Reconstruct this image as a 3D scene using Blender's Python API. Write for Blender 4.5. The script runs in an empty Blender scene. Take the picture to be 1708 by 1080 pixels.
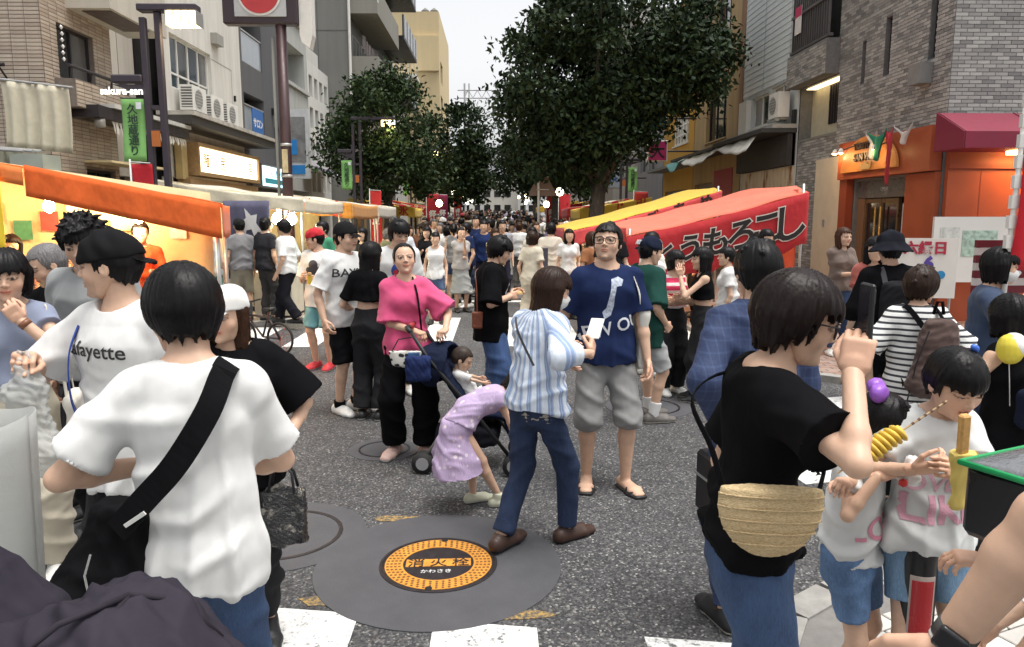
import bpy, bmesh, math, random
import numpy as np
from mathutils import Vector, Matrix, Euler
from mathutils.bvhtree import BVHTree

random.seed(7)
rng = np.random.default_rng(7)
R = math.radians
SC = bpy.context.scene
COL = SC.collection

# ------------------------------------------------------------ camera
cam_d = bpy.data.cameras.new('camera')
cam = bpy.data.objects.new('camera', cam_d)
COL.objects.link(cam)
cam_d.sensor_width = 36.0
cam_d.lens = 36.0 * 1233 / 1708
cam_d.clip_start = 0.05
cam_d.clip_end = 2000
cam.location = (0, 0, 1.76)
cam.rotation_euler = (R(90 - 8.215), 0, R(-1.208))
SC.camera = cam

# ------------------------------------------------------------ sky, sun, exposure
SUN_EL, SUN_AZ = R(76), R(120)         # bright overcast: sun behind cloud, high, behind and to the right
world = bpy.data.worlds.new('World')
SC.world = world
world.use_nodes = True
wn = world.node_tree.nodes
wl = world.node_tree.links
for n in list(wn):
    wn.remove(n)
w_out = wn.new('ShaderNodeOutputWorld')
w_bg = wn.new('ShaderNodeBackground')
w_sky = wn.new('ShaderNodeTexSky')
w_sky.sky_type = 'NISHITA'
w_sky.sun_disc = False
w_sky.sun_elevation = SUN_EL
w_sky.sun_rotation = SUN_AZ
w_sky.air_density = 1.0
w_sky.dust_density = 4.0
w_sky.ozone_density = 1.0
w_hs = wn.new('ShaderNodeHueSaturation')
w_hs.inputs['Saturation'].default_value = 0.08   # cloud cover takes the blue out of the sky
wl.new(w_sky.outputs[0], w_hs.inputs['Color'])
wl.new(w_hs.outputs[0], w_bg.inputs['Color'])
w_bg.inputs['Strength'].default_value = 0.15
wl.new(w_bg.outputs[0], w_out.inputs['Surface'])

sun_d = bpy.data.lights.new('sun', 'SUN')
sun_d.energy = 1.5
sun_d.angle = R(30)
sun_d.color = (1.0, 0.96, 0.90)
sun = bpy.data.objects.new('sun', sun_d)
COL.objects.link(sun)
sun.location = (-20, 30, 40)
sun.rotation_euler = (R(90) - SUN_EL, 0, math.pi - SUN_AZ)

vs = SC.view_settings
vs.view_transform = 'Standard'
vs.look = 'None'
vs.gamma = 1
vs.use_curve_mapping = False
vs.exposure = 0.78
SC.cycles.use_denoising = True
SC.cycles.max_bounces = 6
SC.cycles.diffuse_bounces = 3
SC.cycles.glossy_bounces = 3
SC.cycles.transparent_max_bounces = 12
SC.cycles.sample_clamp_indirect = 6

# ------------------------------------------------------------ tags
def tag(o, label=None, cat=None, group=None, kind=None):
    if label: o['label'] = label
    if cat: o['category'] = cat
    if group: o['group'] = group
    if kind: o['kind'] = kind
    return o

def thing(name, label, cat, loc=(0, 0, 0), rotz=0, group=None):
    o = bpy.data.objects.new(name, None)
    COL.objects.link(o)
    o.location = loc
    o.rotation_euler = (0, 0, rotz)
    return tag(o, label, cat, group)

# ------------------------------------------------------------ materials
MATS = {}
def rgb(c):
    """sRGB hex or linear tuple -> linear rgba"""
    if isinstance(c, str):
        c = c.lstrip('#')
        v = [int(c[i:i + 2], 16) / 255 for i in (0, 2, 4)]
        v = [x / 12.92 if x <= .04045 else ((x + .055) / 1.055) ** 2.4 for x in v]
        return (*v, 1)
    return (*c[:3], 1)

class NT:
    def __init__(s, name):
        s.m = bpy.data.materials.new(name)
        s.m.use_nodes = True
        s.t = s.m.node_tree
        s.b = s.t.nodes['Principled BSDF']
        s.out = s.t.nodes['Material Output']
    def n(s, typ, **kw):
        nd = s.t.nodes.new('ShaderNode' + typ)
        for k, v in kw.items():
            if k in nd.inputs: nd.inputs[k].default_value = v
            else: setattr(nd, k, v)
        return nd
    def l(s, a, b):
        s.t.links.new(a, b)
    def coord(s, which='Object', scale=(1, 1, 1)):
        tc = s.n('TexCoord'); mp = s.n('Mapping')
        mp.inputs['Scale'].default_value = scale
        s.l(tc.outputs[which], mp.inputs[0])
        return mp.outputs[0]
    def noise(s, vec, scale, detail=4, rough=.6):
        nd = s.n('TexNoise')
        nd.inputs['Scale'].default_value = scale
        nd.inputs['Detail'].default_value = detail
        nd.inputs['Roughness'].default_value = rough
        if vec is not None: s.l(vec, nd.inputs['Vector'])
        return nd.outputs['Fac']
    def ramp(s, fac, stops, interp='LINEAR'):
        nd = s.n('ValToRGB')
        nd.color_ramp.interpolation = interp
        e = nd.color_ramp.elements
        while len(e) < len(stops): e.new(.5)
        for i, (p, c) in enumerate(stops):
            e[i].position = p
            e[i].color = rgb(c) if not isinstance(c, (int, float)) else (c, c, c, 1)
        s.l(fac, nd.inputs[0])
        return nd.outputs[0]
    def mix(s, fac, a, b, mode='MIX'):
        nd = s.n('MixRGB', blend_type=mode)
        for i, v in enumerate((fac, a, b)):
            if hasattr(v, 'is_linked'): s.l(v, nd.inputs[i])
            elif i == 0: nd.inputs[0].default_value = v
            else: nd.inputs[i].default_value = rgb(v)
        return nd.outputs[0]
    def math(s, op, a, b=None):
        nd = s.n('Math', operation=op)
        for i, v in enumerate((a, b)):
            if v is None: continue
            if hasattr(v, 'is_linked'): s.l(v, nd.inputs[i])
            else: nd.inputs[i].default_value = v
        return nd.outputs[0]
    def bump(s, h, strength=.3, dist=.01):
        nd = s.n('Bump')
        nd.inputs['Strength'].default_value = strength
        nd.inputs['Distance'].default_value = dist
        s.l(h, nd.inputs['Height'])
        s.l(nd.outputs[0], s.b.inputs['Normal'])
    def col(s, c):
        if hasattr(c, 'is_linked'): s.l(c, s.b.inputs['Base Color'])
        else: s.b.inputs['Base Color'].default_value = rgb(c)
    def set(s, **kw):
        for k, v in kw.items():
            k = {'rough': 'Roughness', 'metal': 'Metallic', 'spec': 'Specular IOR Level', 'sheen': 'Sheen Weight',
                 'trans': 'Transmission Weight', 'alpha': 'Alpha', 'coat': 'Coat Weight', 'ior': 'IOR'}[k]
            s.b.inputs[k].default_value = v

def memo(f):
    def g(*a, **k):
        key = (f.__name__, repr(a), repr(sorted(k.items())))
        if key not in MATS: MATS[key] = f(*a, **k)
        return MATS[key]
    return g

def dark(c, f):
    c = rgb(c)
    return tuple(x * f for x in c[:3])

@memo
def plain(c, rough=.6, metal=0, var=.12, scale=6, bump=0, spec=.4):
    """painted / plastic / metal surface with a little tonal wear"""
    t = NT('surface')
    v = t.coord()
    nz = t.noise(v, scale, 5)
    t.col(t.ramp(nz, [(.3, dark(c, 1 - var)), (.7, dark(c, 1 + var * .6))]))
    r = t.ramp(nz, [(.3, max(0, rough - .1)), (.7, min(1, rough + .1))])
    t.l(r, t.b.inputs['Roughness'])
    t.set(metal=metal, spec=spec)
    if bump: t.bump(t.noise(v, scale * 8), bump, .005)
    return t.m

@memo
def cloth(c, rough=.85, fine=900, var=.10, wr=.35, sheen=.1):
    t = NT('cloth')
    v = t.coord()
    big = t.noise(v, 5, 3)
    t.col(t.ramp(big, [(.3, dark(c, 1 - var)), (.7, dark(c, 1 + var * .5))]))
    folds = t.noise(t.coord(scale=(9, 9, 5)), 1.9, 1.2, .4)
    weave = t.noise(v, fine, 1)
    h = t.math('ADD', folds, t.math('MULTIPLY', weave, .03))
    t.bump(h, wr, .020)
    lum = sum(rgb(c)[:3]) / 3
    t.set(rough=rough, spec=.25 if lum > .06 else .04, sheen=sheen if lum > .06 else 0)
    return t.m

@memo
def denim(c, fade=.5):
    t = NT('denim')
    v = t.coord()
    n1 = t.noise(t.coord(scale=(1, 1, .35)), 9, 5)
    fine = t.noise(t.coord(scale=(1, 1, .15)), 420, 2)
    base = t.ramp(n1, [(.34, dark(c, .62)), (.5, c), (.72, dark(c, 1 + 1.4 * fade))])
    t.col(t.mix(.35, base, t.ramp(fine, [(.3, dark(c, .6)), (.7, dark(c, 1.7))])))
    t.bump(t.math('ADD', t.noise(t.coord(scale=(8, 8, 3)), 2, 4), t.math('MULTIPLY', fine, .05)), .4, .03)
    t.set(rough=.85, spec=.2)
    return t.m

@memo
def skin(c=(.60, .385, .27)):
    t = NT('skin')
    a = t.n('Attribute', attribute_name='tint')
    v = t.coord()
    n1 = t.noise(v, 28, 3)
    base = t.mix(1, t.ramp(n1, [(.3, dark(c, .93)), (.7, dark(c, 1.05))]), a.outputs['Color'], 'MULTIPLY')
    t.col(base)
    t.bump(t.noise(v, 350, 2), .06, .003)
    t.set(rough=.48, spec=.38)
    return t.m

@memo
def hairmat(c=(.008, .007, .007)):
    t = NT('hair')
    s = t.noise(t.coord(scale=(1, 1, .12)), 160, 3, .7)
    t.col(t.ramp(s, [(.3, dark(c, .5)), (.55, dark(c, .8)), (.8, dark(c, 1.7))]))
    t.bump(s, .22, .003)
    t.set(rough=.40, spec=.16)
    return t.m

@memo
def glow(c, e):
    t = NT('lit')
    t.col(c)
    t.b.inputs['Emission Color'].default_value = rgb(c)
    t.b.inputs['Emission Strength'].default_value = e
    return t.m

@memo
def glass(c=(.03, .035, .04), rough=.08):
    t = NT('window_glass')
    nz = t.noise(t.coord(), .8, 2)
    t.col(t.ramp(nz, [(.3, dark(c, .7)), (.7, dark(c, 1.5))]))
    t.set(rough=rough, spec=.8, coat=.3)
    return t.m
# ------------------------------------------------------------ mesh helpers
def mesh_obj(name, V, F, mat=None, parent=None, smooth=False, tint=None, mats=None, midx=None):
    me = bpy.data.meshes.new(name)
    V = np.asarray(V, dtype=np.float32).reshape(-1, 3)
    if isinstance(F, np.ndarray):
        nf, k = F.shape
        me.vertices.add(len(V)); me.vertices.foreach_set('co', V.ravel())
        me.loops.add(nf * k); me.loops.foreach_set('vertex_index', F.astype(np.int32).ravel())
        me.polygons.add(nf)
        me.polygons.foreach_set('loop_start', np.arange(0, nf * k, k, dtype=np.int32))
        me.polygons.foreach_set('loop_total', np.full(nf, k, dtype=np.int32))
        if midx is not None: me.polygons.foreach_set('material_index', np.asarray(midx, dtype=np.int32))
        me.update(calc_edges=True)
    else:
        me.from_pydata([tuple(map(float, v)) for v in V], [], [tuple(int(i) for i in f) for f in F])
        if midx is not None: me.polygons.foreach_set('material_index', np.asarray(midx, dtype=np.int32))
    if smooth: me.polygons.foreach_set('use_smooth', np.ones(len(me.polygons), dtype=bool))
    if tint is not None:
        at = me.color_attributes.new('tint', 'FLOAT_COLOR', 'POINT')
        c = np.ones((len(V), 4), dtype=np.float32); c[:, :tint.shape[1]] = tint
        at.data.foreach_set('color', c.ravel())
    for m in (mats or ([mat] if mat else [])):
        me.materials.append(m)
    o = bpy.data.objects.new(name, me)
    COL.objects.link(o)
    if parent is not None: o.parent = parent
    return o

class MB:
    """collects boxes, prisms, tubes and lathes; build() links them as one mesh object"""
    def __init__(s): s.V = []; s.F = []
    def add(s, V, F):
        o = len(s.V)
        s.V += [tuple(v) for v in V]
        s.F += [tuple(i + o for i in f) for f in F]
        return s
    def box(s, lo, hi, rot=0, piv=None, bev=0):
        x0, y0, z0 = lo; x1, y1, z1 = hi
        if bev:
            b = bev; V = []; F = []
            for sx in (0, 1):
                for sy in (0, 1):
                    for sz in (0, 1):
                        X = x1 if sx else x0; Y = y1 if sy else y0; Z = z1 if sz else z0
                        dx = -b if sx else b; dy = -b if sy else b; dz = -b if sz else b
                        V += [(X, Y + dy, Z + dz), (X + dx, Y, Z + dz), (X + dx, Y + dy, Z)]
            bm = bmesh.new()
            vs_ = [bm.verts.new(v) for v in V]
            bmesh.ops.convex_hull(bm, input=vs_)
            bm.verts.index_update()
            V = [v.co[:] for v in bm.verts]
            F = [[v.index for v in f.verts] for f in bm.faces]
            bm.free()
        else:
            V = [(x0, y0, z0), (x1, y0, z0), (x1, y1, z0), (x0, y1, z0), (x0, y0, z1), (x1, y0, z1), (x1, y1, z1), (x0, y1, z1)]
            F = [(3, 2, 1, 0), (4, 5, 6, 7), (0, 1, 5, 4), (1, 2, 6, 5), (2, 3, 7, 6), (3, 0, 4, 7)]
        if rot:
            c, sn = math.cos(rot), math.sin(rot)
            px, py = piv if piv else ((x0 + x1) / 2, (y0 + y1) / 2)
            V = [(px + (x - px) * c - (y - py) * sn, py + (x - px) * sn + (y - py) * c, z) for x, y, z in V]
        return s.add(V, F)
    def tube(s, pts, r, n=8, caps=True):
        pts = [Vector(p) for p in pts]
        rs = r if isinstance(r, (list, tuple)) else [r] * len(pts)
        V = []; F = []
        prev = None
        for i, p in enumerate(pts):
            a = pts[max(0, i - 1)]; b = pts[min(len(pts) - 1, i + 1)]
            d = (b - a).normalized()
            if prev is None:
                u = d.orthogonal().normalized()
            else:
                u = (prev - d * prev.dot(d)).normalized()
            prev = u
            w = d.cross(u)
            for k in range(n):
                t = 2 * math.pi * k / n
                V.append(p + (u * math.cos(t) + w * math.sin(t)) * rs[i])
        for i in range(len(pts) - 1):
            for k in range(n):
                F.append((i * n + k, i * n + (k + 1) % n, (i + 1) * n + (k + 1) % n, (i + 1) * n + k))
        if caps:
            F.append(tuple(range(n - 1, -1, -1)))
            F.append(tuple((len(pts) - 1) * n + k for k in range(n)))
        return s.add(V, F)
    def lathe(s, prof, n=24, c=(0, 0, 0), caps=True):
        V = []; F = []
        for r, z in prof:
            for k in range(n):
                t = 2 * math.pi * k / n
                V.append((c[0] + r * math.cos(t), c[1] + r * math.sin(t), c[2] + z))
        for i in range(len(prof) - 1):
            for k in range(n):
                F.append((i * n + k, i * n + (k + 1) % n, (i + 1) * n + (k + 1) % n, (i + 1) * n + k))
        if caps:
            F.append(tuple(range(n - 1, -1, -1)))
            F.append(tuple((len(prof) - 1) * n + k for k in range(n)))
        return s.add(V, F)
    def prism(s, poly, d):
        """planar polygon (3-D points) pushed along vector d"""
        n = len(poly); d = Vector(d)
        V = [Vector(p) for p in poly] + [Vector(p) + d for p in poly]
        F = [tuple(range(n - 1, -1, -1)), tuple(range(n, 2 * n))]
        F += [(i, (i + 1) % n, n + (i + 1) % n, n + i) for i in range(n)]
        return s.add(V, F)
    def sheet(s, f, nu, nv):
        """grid surface f(u,v)->xyz, u,v in 0..1"""
        V = [f(i / nu, j / nv) for i in range(nu + 1) for j in range(nv + 1)]
        F = [(i * (nv + 1) + j, (i + 1) * (nv + 1) + j, (i + 1) * (nv + 1) + j + 1, i * (nv + 1) + j + 1) for i in range(nu) for j in range(nv)]
        return s.add(V, F)
    def build(s, name, mat, parent=None, smooth=False, auto=False):
        o = mesh_obj(name, s.V, s.F, mat, parent, smooth)
        if auto:
            o.data.polygons.foreach_set('use_smooth', np.ones(len(o.data.polygons), dtype=bool))
            try: o.data.set_sharp_from_angle(angle=R(38))
            except Exception: pass
        return o

def thick_sheet(f, nu, nv, th, name, mat, parent=None, smooth=True):
    """closed cloth sheet of real thickness"""
    V = np.array([f(i / nu, j / nv) for i in range(nu + 1) for j in range(nv + 1)], dtype=float)
    G = V.reshape(nu + 1, nv + 1, 3)
    du = np.gradient(G, axis=0); dv = np.gradient(G, axis=1)
    N = np.cross(du, dv); N /= np.linalg.norm(N, axis=2, keepdims=True) + 1e-9
    V2 = (G - N * th).reshape(-1, 3)
    m = nv + 1
    F = []
    for i in range(nu):
        for j in range(nv):
            a, b, c, d = i * m + j, (i + 1) * m + j, (i + 1) * m + j + 1, i * m + j + 1
            F.append((a, b, c, d))
            o = len(V); F.append((d + o, c + o, b + o, a + o))
    o = len(V)
    for i in range(nu):
        for j in (0, nv):
            a, b = i * m + j, (i + 1) * m + j
            F.append((a, a + o, b + o, b) if j == 0 else (b, b + o, a + o, a))
    for j in range(nv):
        for i in (0, nu):
            a, b = i * m + j, i * m + j + 1
            F.append((b, b + o, a + o, a) if i == 0 else (a, a + o, b + o, b))
    return mesh_obj(name, np.vstack([V, V2]), F, mat, parent, smooth)

def copy_tree(o, parent=None):
    c = o.copy(); COL.objects.link(c)
    if parent is not None: c.parent = parent
    for ch in o.children: copy_tree(ch, c)
    return c

_tc = {}
def text_geo(body, size=1.0, offset=0.0, align='CENTER', vertical=False, extrude=0.0):
    """outline of lettering as flat (or extruded) mesh data, centred on x and y"""
    key = (body, size, offset, align, vertical, extrude)
    if key in _tc: return _tc[key]
    c = bpy.data.curves.new('lettering', 'FONT')
    c.body = '\n'.join(body) if vertical else body
    c.size = size; c.offset = offset; c.align_x = align; c.extrude = extrude; c.resolution_u = 3
    if vertical: c.space_line = .95
    o = bpy.data.objects.new('lettering', c)
    COL.objects.link(o)
    bpy.context.view_layer.update()
    m = o.to_mesh()
    V = np.array([v.co[:] for v in m.vertices]).reshape(-1, 3)
    F = [tuple(p.vertices) for p in m.polygons]
    o.to_mesh_clear()
    bpy.data.objects.remove(o)
    if len(V):
        V[:, :2] -= (V[:, :2].min(0) + V[:, :2].max(0)) / 2
    _tc[key] = (V, F)
    return V, F

def text_on(name, body, mat, parent, origin, ux, uy, size, offset=0, vertical=False, lift=.004, extrude=.002, shear=0):
    """lettering on a plane: origin = centre, ux/uy = plane axes"""
    V, F = text_geo(body, size, offset, vertical=vertical, extrude=extrude)
    ux = Vector(ux).normalized(); uy = Vector(uy).normalized(); n = ux.cross(uy)
    o = Vector(origin)
    W = [o + ux * (v[0] + shear * v[1]) + uy * v[1] + n * (lift + v[2]) for v in V]
    return mesh_obj(name, np.array([w[:] for w in W]), F, mat, parent)

# ------------------------------------------------------------ implicit surfaces (for bodies, cloth, hair, soft things)
BIG = 1.0
class Grid:
    def __init__(s, lo, hi, h):
        s.lo = np.asarray(lo, float); s.h = h
        s.n = np.maximum(4, np.ceil((np.asarray(hi, float) - s.lo) / h).astype(int) + 1)
        s.d = np.full(s.n, BIG, dtype=np.float32)
        s.ax = [(s.lo[i] + h * np.arange(s.n[i])).astype(np.float32) for i in range(3)]
    def win(s, lo, hi):
        i0 = np.clip(np.floor((np.asarray(lo) - s.lo) / s.h).astype(int), 0, s.n)
        i1 = np.clip(np.ceil((np.asarray(hi) - s.lo) / s.h).astype(int) + 1, 0, s.n)
        if (i1 <= i0).any(): return None
        sl = tuple(slice(a, b) for a, b in zip(i0, i1))
        X = s.ax[0][sl[0]][:, None, None]; Y = s.ax[1][sl[1]][None, :, None]; Z = s.ax[2][sl[2]][None, None, :]
        return sl, X, Y, Z
    def put(s, lo, hi, f, k=.02, op='add'):
        pad = 2.5 * max(k, s.h)
        w = s.win(np.asarray(lo) - pad, np.asarray(hi) + pad)
        if w is None: return
        sl, X, Y, Z = w
        d = f(X, Y, Z).astype(np.float32)
        a = s.d[sl]
        if op == 'add':
            if k > 0:
                hh = np.clip(.5 + .5 * (a - d) / k, 0, 1)
                s.d[sl] = a + (d - a) * hh - k * hh * (1 - hh)
            else: s.d[sl] = np.minimum(a, d)
        else:
            if k > 0:
                hh = np.clip(.5 - .5 * (a + d) / k, 0, 1)
                s.d[sl] = a + (-d - a) * hh + k * hh * (1 - hh)
            else: s.d[sl] = np.maximum(a, -d)
    def cone(s, a, b, r1, r2, k=.02, side=None, q=1.0, q2=None, op='add', cut0=False, cut1=False, wob=None):
        """tapered rod; q,q2 = depth/width ratio of its oval section, side = the wide direction"""
        a = np.asarray(a, float); b = np.asarray(b, float)
        ax = b - a; L = max(1e-6, np.linalg.norm(ax)); n = ax / L
        if q2 is None: q2 = q
        if side is None:
            side = np.cross(n, (0, 1, 0.01)); 
            if np.linalg.norm(side) < .2: side = np.cross(n, (1, 0, 0))
        side = np.asarray(side, float); side = side - n * side.dot(n); side /= np.linalg.norm(side) + 1e-9
        fr = np.cross(n, side)
        m = max(r1, r2) * max(1, q, q2)
        lo = np.minimum(a, b) - m; hi = np.maximum(a, b) + m
        def f(X, Y, Z):
            x, y, z = X - a[0], Y - a[1], Z - a[2]
            t = (x * n[0] + y * n[1] + z * n[2])
            tc = np.clip(t / L, 0, 1)
            qs = x * side[0] + y * side[1] + z * side[2]
            qf = x * fr[0] + y * fr[1] + z * fr[2]
            qn = t - tc * L
            w = r1 + (r2 - r1) * tc
            if wob is not None: w = w + wob(X, Y, Z)
            qq = q + (q2 - q) * tc
            if q == 1 and q2 == 1:
                d = np.sqrt(qs * qs + qf * qf + qn * qn) - w
            else:
                dd = w * qq
                l = np.sqrt((qs / w) ** 2 + (qf / dd) ** 2 + (qn / np.minimum(w, dd)) ** 2)
                d = (l - 1) * np.minimum(w, dd)
            if cut0: d = np.maximum(d, -t)
            if cut1: d = np.maximum(d, t - L)
            return d
        s.put(lo, hi, f, k, op)
    def ell(s, c, r, k=.02, op='add', M=None):
        """ellipsoid, M = 3x3 rows of its axes"""
        c = np.asarray(c, float); r = np.asarray(r, float)
        if M is None: M = np.eye(3)
        m = r.max()
        def f(X, Y, Z):
            x, y, z = X - c[0], Y - c[1], Z - c[2]
            l = 0
            g = 0
            for i in range(3):
                u = (x * M[i][0] + y * M[i][1] + z * M[i][2])
                l = l + (u / r[i]) ** 2
                g = g + (u / r[i] ** 2) ** 2
            l = np.sqrt(l)
            return l * (l - 1) / (np.sqrt(g) + 1e-6)
        s.put(c - m, c + m, f, k, op)
    def box(s, c, hs, rd=.01, k=.01, op='add', M=None):
        c = np.asarray(c, float); hs = np.asarray(hs, float)
        if M is None: M = np.eye(3)
        m = np.linalg.norm(hs)
        def f(X, Y, Z):
            x, y, z = X - c[0], Y - c[1], Z - c[2]
            out = 0; ins = -9.
            for i in range(3):
                u = np.abs(x * M[i][0] + y * M[i][1] + z * M[i][2]) - (hs[i] - rd)
                out = out + np.maximum(u, 0) ** 2
                ins = np.maximum(ins, u)
            return np.sqrt(out) + np.minimum(ins, 0) - rd
        s.put(c - m, c + m, f, k, op)
    def plane(s, p, n, f=None):
        """keep the half space on the -n side of p"""
        p = np.asarray(p, float); n = np.asarray(n, float); n = n / np.linalg.norm(n)
        X, Y, Z = s.ax[0][:, None, None], s.ax[1][None, :, None], s.ax[2][None, None, :]
        d = (X - p[0]) * n[0] + (Y - p[1]) * n[1] + (Z - p[2]) * n[2]
        if f is not None: d = d + f(X, Y, Z)
        s.d = np.maximum(s.d, d.astype(np.float32))
    def mesh(s):
        d = s.d.copy()
        for ax in range(3):                      # closed at the box
            sl = [slice(None)] * 3
            for e in (0, -1):
                sl[ax] = e; d[tuple(sl)] = np.maximum(d[tuple(sl)], .001)
        S = d < 0
        n = s.n
        cnt = np.zeros(n - 1, dtype=np.int8)
        for i in (0, 1):
            for j in (0, 1):
                for k in (0, 1):
                    cnt += S[i:n[0] - 1 + i, j:n[1] - 1 + j, k:n[2] - 1 + k]
        act = (cnt > 0) & (cnt < 8)
        I = np.argwhere(act)
        if len(I) == 0: return np.zeros((0, 3)), np.zeros((0, 4), int)
        idx = np.full(n - 1, -1, dtype=np.int64); idx[act] = np.arange(len(I))
        P = np.zeros((len(I), 3)); C = np.zeros(len(I))
        corners = [(i, j, k) for i in (0, 1) for j in (0, 1) for k in (0, 1)]
        val = {c: d[I[:, 0] + c[0], I[:, 1] + c[1], I[:, 2] + c[2]].astype(float) for c in corners}
        for c in corners:
            for ax in range(3):
                if c[ax] == 0:
                    e = list(c); e[ax] = 1; e = tuple(e)
                    a, b = val[c], val[e]
                    m = (a < 0) != (b < 0)
                    t = np.where(m, a / np.where(m, a - b, 1), 0)
                    p = np.zeros((len(I), 3)); p[:] = c
                    p[:, ax] += t
                    P[m] += p[m]; C[m] += 1
        P = P / C[:, None]
        V = s.lo + s.h * (I + P)
        Q = []
        for ax in range(3):
            u, v = (ax + 1) % 3, (ax + 2) % 3
            a = [slice(None)] * 3; b = [slice(None)] * 3
            a[ax] = slice(0, n[ax] - 1); b[ax] = slice(1, n[ax])
            m = S[tuple(a)] != S[tuple(b)]
            E = np.argwhere(m)
            E = E[(E[:, u] > 0) & (E[:, v] > 0) & (E[:, u] < n[u] - 1) & (E[:, v] < n[v] - 1)]
            if not len(E): continue
            inside = S[E[:, 0], E[:, 1], E[:, 2]]
            def cell(du, dv):
                c = E.copy(); c[:, u] += du; c[:, v] += dv
                return idx[c[:, 0], c[:, 1], c[:, 2]]
            q = np.stack([cell(-1, -1), cell(0, -1), cell(0, 0), cell(-1, 0)], 1)
            q[~inside] = q[~inside][:, ::-1]
            Q.append(q)
        Q = np.vstack(Q)
        Q = Q[(Q >= 0).all(1)]
        return V, Q

def normals(V, Q):
    fn = np.cross(V[Q[:, 2]] - V[Q[:, 0]], V[Q[:, 3]] - V[Q[:, 1]])
    N = np.zeros_like(V)
    for i in range(4): np.add.at(N, Q[:, i], fn)
    return N / (np.linalg.norm(N, axis=1, keepdims=True) + 1e-9)

def wave_noise(P, freq, seed, n=7, ridge=False):
    r = np.random.default_rng(seed)
    out = np.zeros(len(P))
    for i in range(n):
        k = r.normal(size=3) * freq
        s_ = np.sin(P @ k + r.uniform(0, 6.28))
        out += (1 - 2 * np.abs(s_)) if ridge else s_
    return out / math.sqrt(n)
# ------------------------------------------------------------ people
def A(*v): return np.array(v, dtype=float)
def nrm(v): return v / (np.linalg.norm(v) + 1e-9)
def eul(x=0, y=0, z=0): return np.array(Euler((R(x), R(y), R(z)), 'XYZ').to_matrix())
def rotm(ax, ang): return np.array(Matrix.Rotation(ang, 3, Vector(ax)))
def ik(S, W, l1, l2, pole):
    d = W - S; L = np.linalg.norm(d); n = d / (L + 1e-9)
    L = min(L, .997 * (l1 + l2)); W = S + n * L
    a = (l1 * l1 - l2 * l2 + L * L) / (2 * L); hh = math.sqrt(max(l1 * l1 - a * a, 1e-8))
    p = nrm(pole - n * pole.dot(n))
    return S + n * a + p * hh, W

SKIN0 = (.60, .385, .27)
BLACK = (.008, .007, .0075)

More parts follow.
